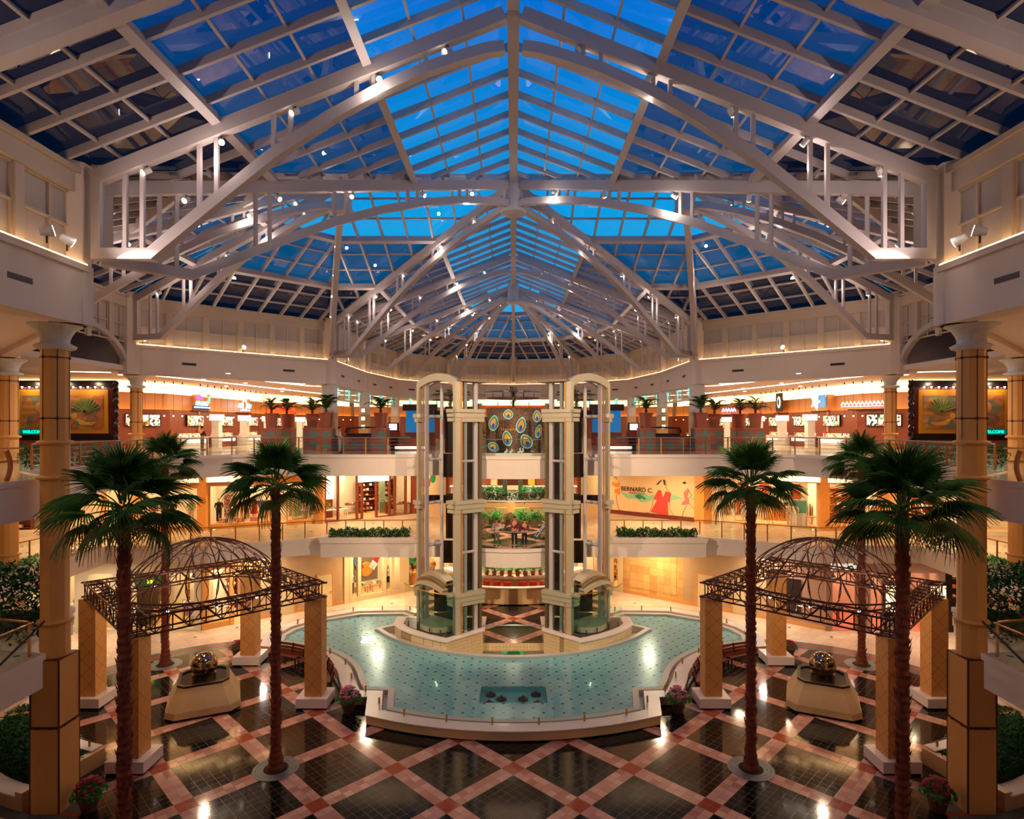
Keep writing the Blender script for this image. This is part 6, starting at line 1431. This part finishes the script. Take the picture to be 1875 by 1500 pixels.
for s in (-1, 1):
    S = SN[s]; Y = 40.0
    X = lambda px: s*(940-px)/F*Y
    o = thing('fruit_mural', f'large fruit painting in a gold and dark red frame on the {S} upper floor', 'painting', (s*29.7, Y, F3+1.3))
    w = 2.95; MB().box(-w-.35, w+.35, .12, .5, -.45, 3.5).build('dark_red_surround', mat('oxblood', (96, 26, 16), .35), o, local=True)
    MB().box(-w-.4, w+.4, .0, .5, 3.05, 3.5).box(-w-.4, w+.4, .0, .5, -.45, -.05).build('dark_cornice', DRKF, o, local=True)
    MB().box(-w, w, .06, .12, 0, 2.9).build('gold_border', GOLD, o, local=True); MB().box(-w+.28, w-.28, .02, .06, .28, 2.5).build('canvas', PAINT, o, local=True)
    r = random.Random(4)
    for i, (u, z, rr, c) in enumerate(((.2, 1.0, .25, (226, 150, 50)), (.5, .8, .22, (214, 110, 50)), (0, 1.35, .2, (200, 90, 50)), (.75, 1.15, .2, (230, 170, 60)), (-.1, .75, .22, (206, 120, 60)), (1.0, .65, .18, (90, 150, 130)), (-1.4, 1.7, .42, (214, 150, 100)))):
        bb = MB(); bb.sphere((-s*u, .02, z), rr, 14, 8, (1, .1, 1)); bb.build('painted_fruit', mat(f'fruit_{i}', c, .6), o, local=True)
    b = MB()
    for i in range(11): a = radians(20+14*i); b.beam((-s*1.5, .0, 1.4), (-s*(1.5+1.0*cos(a)), .0, 1.4+.95*sin(a)), .05, .1, up=(0, 1, 0))
    b.build('painted_leaves', mat('painted_green', (130, 150, 80), .6), o, local=True)
    b = MB()
    for i in range(7): b.tube([(-s*(.9+.02*i), .01, .9), (-s*(1.2+.12*i), .0, .55), (-s*(1.35+.14*i), .01, .75)], .04, 5)
    b.build('painted_bananas', mat('painted_yellow', (226, 170, 60), .6), o, local=True)
    for i in range(12): MB().lathe([(.03, 0), (.06, .1)], (-w+.3+i*(2*w-.6)/11, -.02, 2.98), 8).build('picture_lamp', LAMPW, o, local=True)
    b = MB(); n = 34
    for q in (0, pi): b.tube([(-s*(w+.5)+.1*cos(q+i*.9), .1+.1*sin(q+i*.9), -.4+3.9*i/n) for i in range(n+1)], .09, 6)
    b.build('twisted_rope_column', DRKF, o, local=True)
    txt('led_text', 'WELCOME', .28, mat('led_teal', (0, 230, 190), .5, em=(0, 240, 190), es=3), o, (s*1.9, -.06, .1), (pi/2, 0, 0), .01); MB().box(s*1.9-.95, s*1.9+.95, -.04, .0, -.08, .3).build('led_board', mat('led_back', (0, 70, 60), .4, em=(0, 110, 90), es=.5), o, local=True)
    for i in range(3): area('picture_light', (s*29.7-2+2*i, Y-.6, F3+4.6), .25, 14*LK, WARM, (radians(25), 0, 0))
    o = thing('tiled_parapet', f'low wall tiled with teal and coral diamonds under the {S} fruit painting', 'low wall', (s*29.7, Y+.2, F3)); MB().box(-3.6, 3.6, 0, .4, 0, .8).build('tiled_face', DIAM, o, local=True); MB().box(-3.7, 3.7, -.05, .45, .8, .85).build('cap', GRAN, o, local=True)
# middle of the upper floor: peacock sign board, plate canopies
o = thing('peacock_sign', 'dark sign board with glowing peacock feather eyes and small gold letters', 'sign board', (0, 41, F3+.0))
b = MB(); b.box(-1.8, 1.85, 0, .15, .0, 3.05); 
m, t, p = newmat('speckled_dark_board'); g = t.node('ShaderNodeTexCoord'); v = t.node('ShaderNodeTexNoise'); v.inputs['Scale'].default_value = 9; v.inputs['Distortion'].default_value = 4; t.L(g.outputs['Object'], v.inputs['Vector'])
t.L(t.mix(t.m('GREATER_THAN', v.outputs['Fac'], .53), lin((60, 36, 24)), lin((176, 128, 88))), p.inputs['Base Color']); b.build('board', m, o, local=True)
FR = [mat('feather_rim', (150, 230, 225), .5, em=(150, 230, 225), es=.35), mat('feather_green', (110, 130, 60), .5, em=(110, 130, 60), es=.3), mat('feather_gold', (226, 160, 60), .5, em=(226, 160, 60), es=.4), mat('feather_blue', (30, 60, 190), .5, em=(30, 60, 190), es=.5)]
for (px, py, w_, h_, tl) in ((471, 800, 100, 155, .15), (757, 628, 100, 95, 0), (1010, 840, 100, 160, .2), (735, 1100, 95, 155, -.2), (1110, 1160, 120, 150, -.5), (465, 1265, 120, 110, .5), (1320, 670, 85, 115, -.1), (1350, 960, 65, 135, .2), (820, 1370, 80, 60, 0), (1235, 1360, 50, 50, 0)):
    cx_, cz_ = ((860+px*160/1714)-940)*41/F, H-((700+py*160/1714)-780)*41/F-F3; sc_ = 41/F*160/1714
    if cz_-h_*sc_ < .1: h_ = max(20, (cz_-.1)/sc_)
    f_ = thing_part = MB(); 
    def eye(sw, dz, y, m_, nm, par):
        n = 22; pts = []
        for i in range(n):
            a = 2*pi*i/n; rr = 1-.28*max(0, sin(a)); x = sw*w_*sc_*cos(a)*rr; z = sw*h_*sc_*sin(a)+dz*sc_*h_; x, z = x*cos(tl)+z*sin(tl), z*cos(tl)-x*sin(tl); pts.append((cx_+x, max(.06, cz_+z)))
        b = MB(); b.add([(x, y, z) for x, z in pts]+[(x, 0, z) for x, z in pts], [tuple(range(n)), tuple(range(n, 2*n))[::-1]]+[(i, (i+1) % n, n+(i+1) % n, n+i) for i in range(n)]); return b.build(nm, m_, par, local=True)
    e0 = eye(1.0, 0, -.03, FR[0], 'feather_eye', o); eye(.86, 0, -.04, FR[1], 'green_layer', e0); eye(.6, 0, -.05, FR[2], 'gold_layer', e0); eye(.3, -.32, -.06, FR[3], 'blue_pupil', e0)
txt('lettering', 'P E A C O C K  C', .17, mat('gold_letters', (226, 150, 50), .5, em=(226, 150, 50), es=1), o, (-.2, -.02, 1.55), (pi/2, 0, 0), .01)
for (x, y, z, R, lab) in ((0, 44.5, 15.0, 2.15, 'central dark tiered disc canopy with hanging plant'), (-4.9, 47.5, 15.0, 1.6, 'left dark disc canopy seen through the lift tower'), (4.9, 47.5, 15.0, 1.6, 'right dark disc canopy seen through the lift tower')):
    o = thing('disc_canopy', lab, 'canopy', (x, y, z))
    b = MB(); b.lathe([(R, 0), (R, .06), (R*.5, .16), (0.05, .2)], n=40); b.build('upper_disc', DKB, o, local=True)
    b = MB(); b.strip(disc((0, 0), R*.9, 40), disc((0, 0), R*.55, 40), -.42, -.36, closed=True); b.build('lower_ring', BRONZE, o, local=True)
    for i in range(6): a = 2*pi*i/6; MB().tube([(R*.7*cos(a), R*.7*sin(a), 0), (R*.7*cos(a), R*.7*sin(a), -.4)], .02, 4).build('strut', DARK, o, local=True)
    MB().tube([(0, 0, -z+F3), (0, 0, 0)], .08, 8).build('mast', OLIVE, o, local=True)
    r = random.Random(5); b = MB(); scatter_leaves(b, lambda r: (r.uniform(-.24, .24), r.uniform(-.24, .24), r.uniform(-.85, .45)), .16, 320, r); b.build('trailing_plant', LEAF, o, local=True)
o = thing('shop_fascia', 'orange lit fascia with small gold letters above the peacock sign', 'fascia', (0, 47.3, F3+2.9)); MB().box(-3.2, 3.2, 0, .2, 0, .5).build('orange_band', mat('lit_orange_band', (214, 80, 30), .5, em=(214, 80, 30), es=.5), o, local=True); txt('lettering', 'Restaurant   New York', .24, mat('gold_letters2', (255, 190, 80), .5, em=(255, 190, 80), es=1.5), o, (0, -.03, .26), (pi/2, 0, 0), .01); MB().box(-3.4, 3.4, -.1, .3, .75, .95).build('bright_band', LITW, o, local=True); 
for x in (-3.1, 3.1): MB().box(x-.1, x+.1, 0, .2, -2.9, 0).build('support', BRONZE, o, local=True)
o = thing('white_shelf', 'long white shelf with small white sculptures at the front of the upper bridge', 'shelf', (0, 36.4, F3)); MB().box(-1.7, 1.7, -.15, .15, .0, .17).build('shelf_body', CAPM, o, local=True)
for i, x in enumerate((-.42, -.12, .38, .55)):
    c = thing('white_sculpture', f'small curled white sculpture, {ORD[i]} from the left on the upper bridge shelf', 'sculpture', (x, 36.4, F3+.17)); b = MB(); b.tube([(-.1, 0, .02), (.05, 0, .14), (.0, 0, .25), (.1, 0, .33 if i > 1 else .2)], [.07, .06, .05, .02], 7); b.build('curl', CAPM, c, local=True)
# ------------------------------------------------------------------ centre of the middle and ground floors
def arcwall(cx, cy, r, a0, a1, th, z0, z1, m, nm, par):
    b = MB(); b.strip(arc((cx, cy), r, a0, a1, 24), arc((cx, cy), r+th, a0, a1, 24), z0, z1); return b.build(nm, m, par)
o = thing('curved_wall_planter', 'curved cream planter wall behind the three people on the middle floor', 'planter', (0, 45, F2))
arcwall(0, 53, 8, 215, 325, .3, F2, F2+1.6, CREAM, 'cream_wall', o); arcwall(0, 53, 7.9, 215, 325, .5, F2+1.6, F2+1.66, STONE, 'cap', o)
def arcpts(cx, cy, r0, r1, a0, a1, z0, z1):
    def f(r): a, q = radians(r.uniform(a0, a1)), r.uniform(r0, r1); return (cx+q*cos(a), cy+q*sin(a), r.uniform(z0, z1))
    return f
hedge('wall_top_hedge', 'dark green hedge along the top of the curved cream planter wall', 'hedge', arcpts(0, 53, 7.3, 7.85, 235, 305, F2+1.6, F2+2.2), 4200, .19, LEAFD, (5, 1))
hedge('foot_hedge', 'low green planting at the foot of the curved cream wall', 'hedge', arcpts(0, 53, 8.4, 8.9, 240, 300, F2, F2+.55), 1800, .15, LEAF, (5, 2))
o = thing('info_board', 'tan information board on a post in front of the curved cream wall', 'sign board', (-.17, 43.6, F2)); MB().box(-.27, .27, -.03, .03, 1.0, 1.75).build('board', TAN, o, local=True); MB().tube([(0, 0, 0), (0, 0, 1.0)], .05, 8).build('post', OLIVE, o, local=True)
balustrade([(-5, 45.3), (-3.1, 44.3), (-1.3, 43.95), (1.3, 43.95), (3.1, 44.3), (5, 45.3)], F2, 'brass rail curving in front of the cream planter wall', 'glass', RAILB, 1.25, 2.2)
def bushpot(x, y, z, lab, potm, sc=1.0):
    o = thing('potted_shrub', lab, 'potted plant', (x, y, z)); MB().lathe([(.17*sc, 0), (.22*sc, .4*sc), (.18*sc, .4*sc)], n=12).build('pot', potm, o, local=True)
    r = random.Random(int(x*31)); b = MB(); scatter_leaves(b, lambda r: (r.gauss(0, .2)*sc, r.gauss(0, .2)*sc, .68*sc+r.gauss(0, .15)*sc), .2*sc, 260, r); b.build('leaves', LEAFB, o, local=True)
for i, x in enumerate((-2.25, -1.3, .6, 1.5)): bushpot(x, 42.9, F2+.013, f'{ORD[i]} olive potted plant from the left behind the three people', OLIVE, 1.25)
for i, x in enumerate((-2.5, -1.8, -1.1, .9, 1.6, 2.2)): bushpot(x, 46.6, F2+1.65, f'{ORD[i]} small clay potted shrub from the left above the cream wall', TERR, .95)
o = thing('pale_counter', 'pale curved counter of the restaurant behind the potted shrubs', 'counter', (0, 48.5, F2)); MB().box(-5, 5, 0, .7, 0, 2.3).build('counter_body', mat('pale_blue_counter', (206, 216, 220), .4), o, local=True); MB().box(-5.1, 5.1, -.1, .8, 2.3, 2.36).build('counter_top', CAPM, o, local=True)
for i, x in enumerate((-4, 4)): o = thing('red_booth', f'red wooden booth seat {"left" if i == 0 else "right"} of the restaurant counter', 'booth', (x*.9, 50.2, F2)); MB().box(-1.7, 1.7, 0, .6, 0, 3.0).build('booth_back', REDW, o, local=True); MB().box(-1.8, 1.8, -.1, .7, 3.0, 3.1).build('rail', ORAW, o, local=True)
for i, x in enumerate((-1.55, 1.45)): o = thing('framed_picture', f'{"orange" if i == 0 else "yellow"} framed picture standing on the restaurant counter', 'picture', (x, 48.8, F2+2.365)); MB().box(-.28, .28, 0, .05, 0, .6).build('frame', ORAW if i == 0 else CREAM, o, local=True); MB().box(-.22, .22, -.01, 0, .06, .54).build('image', CL['cream' if i == 0 else 'yellow'], o, local=True)
o = thing('dark_gate', 'dark arched gate frame in the middle of the restaurant front', 'gate', (-.05, 48.2, F2+1.6))
for x in (-.62, .62): MB().box(x-.18, x+.18, 0, .25, 0, 1.5).build('gate_pier', mat('dark_green_pier', (40, 50, 36), .5), o, local=True)
MB().box(-.44, .44, .1, .2, .5, .8).build('small_sign', CREAM, o, local=True)
b = MB(); b.box(-8, 8, 55, 55.2, F2, F2+h2); struct(b.build('wall_back', REDW), 'red wooden back wall of the middle floor restaurant', 'wall')
# ground level centre
o = thing('curved_wall_planter', 'curved cream wall with red chairs behind it at the end of the ground walk', 'counter', (0, 43, 0))
arcwall(0, 51, 8.2, 215, 325, .25, .0, 1.2, CREAM, 'cream_wall', o); arcwall(0, 51, 8.1, 215, 325, .45, 1.2, 1.25, STONE, 'cap', o); arcwall(0, 51, 8.25, 215, 325, .25, 0, .08, BLACK, 'base', o)
o = thing('pale_shelf', 'long pale stone shelf carrying potted plants at the end of the ground walk', 'shelf', (0, 44.7, 0)); arcwall(0, 51, 6.0, 215, 325, .7, 1.42, 1.58, STONE, 'shelf_slab', o); arcwall(0, 51, 5.8, 215, 325, .2, 0, 1.42, CREAM, 'back_wall', o)
RCH = mat('red_chair', (190, 24, 20), .35)
for i in range(6):
    a = radians(254+6.2*i+(3 if i > 2 else 0)); x, y = 51*0+7.3*cos(a), 51+7.3*sin(a)
    c = thing('red_chair', f'red chair, {ORD[i]} from the left behind the ground floor curved wall', 'chair', (x, y, 0), a+pi/2); MB().box(-.24, .24, -.22, .22, .42, .48).build('seat', RCH, c, local=True); MB().lathe([(.27, .5), (.28, 1.3)], n=12, sc=(1, .35), c=(0, .2, 0)).build('backrest', RCH, c, local=True)
    for u in (-.2, .2):
        for v in (-.18, .18): MB().tube([(u, v, 0), (u, v, .42)], .015, 5).build('leg', DARK, c, local=True)
for i in range(8): a = radians(252+5.2*i); bushpot(6.35*cos(a), 51+6.35*sin(a), 1.585, f'leafy pot plant, {ORD[i]} from the left on the pale stone shelf', TERR, .8)
struct(MB().box(-8, 8, 52, 52.2, 0, h1).build('wall_back', IVORY), 'cream back wall at the end of the ground floor', 'wall')
# ------------------------------------------------------------------ people
SKIN = mat('skin', (196, 130, 96), .6, var=.04); HAIR = mat('dark_hair', (40, 26, 18), .8)
def skinned(name, pts, edges, m, parent, rootv=0, sub=2):
    me = bpy.data.meshes.new(name); me.from_pydata([p for p, r in pts], edges, []); me.materials.append(m); o = bpy.data.objects.new(name, me); COL.objects.link(o); o.parent = parent
    sk = o.modifiers.new('skin', 'SKIN'); sk.use_smooth_shade = True
    for i, (p, r) in enumerate(pts): v = me.skin_vertices[0].data[i]; rr = r if isinstance(r, tuple) else (r, r); v.radius = rr; v.use_root = (i == rootv)
    ss = o.modifiers.new('sub', 'SUBSURF'); ss.levels = ss.render_levels = sub; return o
def person(loc, yaw, hgt, top, legs, label, arms, bald=False):
    """arms: list of two lists (elbow, hand) in body coordinates; -y is forward"""
    o = thing('person', label, 'person', loc, yaw); o.scale = (hgt/1.75,)*3
    P = [((0, 0, .95), (.15, .11)), ((0, 0, 1.15), (.13, .1)), ((0, 0, 1.36), (.17, .11)), ((0, 0, 1.49), .055), ((0, -.01, 1.56), .06), ((0, -.015, 1.64), (.085, .1)), ((0, -.01, 1.71), (.07, .085))]
    E = [(i, i+1) for i in range(6)]
    for sg in (-1, 1):
        n = len(P); P += [((sg*.09, 0, .86), .09), ((sg*.1, -.01, .48), .06), ((sg*.1, .01, .1), .04), ((sg*.11, -.13, .04), .035)]; E += [(0, n), (n, n+1), (n+1, n+2), (n+2, n+3)]
        e, h_ = arms[0 if sg < 0 else 1]; n = len(P); P += [((sg*.2, 0, 1.4), .055), (e, .042), (h_, .03)]; E += [(2, n), (n, n+1), (n+1, n+2)]
        hv = (Vector(h_)-Vector(e)).normalized(); n2 = len(P); pal = Vector(h_)+hv*.06; P.append((tuple(pal), .032)); E.append((n+2, n2))
        for f in range(5): k_ = len(P); a = pal+Vector(((f-2)*.016, 0, 0))+hv*(.035 if f else .0); c_ = a+hv*(.05 if f else .03)+Vector((-sg*.03 if f == 0 else 0, 0, -.01)); P += [(tuple(a), .009), (tuple(c_), .008)]; E += [(n2, k_), (k_, k_+1)]
    skinned('body', P, E, SKIN, o)
    T = [((0, 0, .93), (.165, .12)), ((0, 0, 1.15), (.155, .12)), ((0, 0, 1.36), (.19, .125)), ((0, 0, 1.46), .075)]; E = [(0, 1), (1, 2), (2, 3)]
    for sg in (-1, 1): e, h_ = arms[0 if sg < 0 else 1]; n = len(T); w_ = tuple(Vector(e)+(Vector(h_)-Vector(e))*.85); T += [((sg*.21, 0, 1.39), .075), (e, .06), (w_, .045)]; E += [(2, n), (n, n+1), (n+1, n+2)]
    skinned('jacket', T, E, top, o, 0, 1)
    T = [((0, 0, .97), (.16, .12)), ((0, 0, .9), (.15, .12))]; E = [(0, 1)]
    for sg in (-1, 1): n = len(T); T += [((sg*.09, 0, .82), .1), ((sg*.1, -.01, .48), .075), ((sg*.1, .01, .1), .06)]; E += [(1, n), (n, n+1), (n+1, n+2)]
    skinned('trousers', T, E, legs, o, 0, 1)
    for sg in (-1, 1): b = MB(); b.sphere((sg*.11, -.06, .045), 1, 10, 6, (.055, .14, .05)); b.build('shoe', CL['white'] if top is CL['red'] else CL['black'], o, local=True)
    b = MB(); b.sphere((0, .015, 1.69), 1, 12, 8, (.095, .11, .1)); b.build('hair', HAIR, o, smooth=True, local=True)
    b = MB(); b.beam((0, -.105, 1.65), (0, -.12, 1.61), .02, .02); b.build('nose', SKIN, o, local=True); b = MB(); b.box(-.025, .025, -.108, -.1, 1.575, 1.583); b.build('mouth', mat('lips', (150, 70, 60), .5), o, local=True)
    for sg in (-1, 1): MB().sphere((sg*.03, -.1, 1.665), .009, 6, 5).build('eye', HAIR, o, local=True); MB().sphere((sg*.088, 0, 1.64), 1, 6, 5, (.012, .025, .032)).build('ear', SKIN, o, local=True)
MRN = cloth('maroon', (104, 20, 34)); KHK = cloth('khaki_grey', (110, 104, 84)); LAV = cloth('pale_lilac', (196, 180, 190))
rest = [[(-.26, -.04, 1.15), (-.17, -.25, 1.06)], [(.26, -.04, 1.15), (.17, -.25, 1.06)]]
person((-1.0, 36.3, F2+.013), 0, 1.64, LAV, KHK, 'person in pale top and khaki trousers at the left of the bridge rail', [[(-.28, 0, 1.15), (-.22, -.1, .95)], [(.3, .02, 1.2), (.15, -.1, 1.1)]])
person((.06, 36.1, F2+.013), 0, 1.8, MRN, CL['black'], 'person in maroon sweatshirt at the middle of the bridge rail, one arm out', [[(-.42, -.02, 1.25), (-.62, .02, 1.1)], [(.27, -.05, 1.14), (.2, -.2, 1.02)]])
person((.66, 36.1, F2+.013), 0, 1.62, cloth('dark_red', (96, 14, 20)), CL['black'], 'person in dark red jacket and white shoes resting hands on the bridge rail', rest)
person((-11.5, 40.2, F3), 1.9, 1.72, LAV, cloth('light_grey', (180, 176, 176)), 'person in pale clothes with a light cap standing beside the left tiled bar', rest)
person((-22.8, 44.5, F3), 2.6, 1.75, cloth('dark_plum', (60, 24, 30)), KHK, 'person in dark shirt seen from behind at the left food counters', rest)
o = thing('baby_stroller', 'white framed baby stroller beside the people on the middle bridge', 'stroller', (1.75, 38.6, F2+.013), .3)
MB().tube([(.25, 0, 1.05), (.4, 0, .95), (-.35, 0, .1)], .025, 6).build('frame', CAPM, o, local=True); MB().tube([(.25, .35, 1.05), (.4, .35, .95), (-.35, .35, .1)], .025, 6).build('frame', CAPM, o, local=True); MB().tube([(.25, 0, 1.05), (.25, .35, 1.05)], .025, 6).build('handle', CAPM, o, local=True)
b = MB(); b.sweep([(-.3, .17, .45), (.05, .17, .42), (.3, .17, .8)], .3, .08); b.build('seat', CL['blue'], o, local=True); MB().tube([(-.1, 0, .42), (.3, 0, .08)], .02, 5).tube([(-.1, .35, .42), (.3, .35, .08)], .02, 5).build('rear_stays', CAPM, o, local=True)
for x in (-.35, .3):
    for y in (0, .35): MB().tube([(x, y-.02, .08), (x, y+.02, .08)], .08, 12).build('wheel', CL['black'], o, local=True)
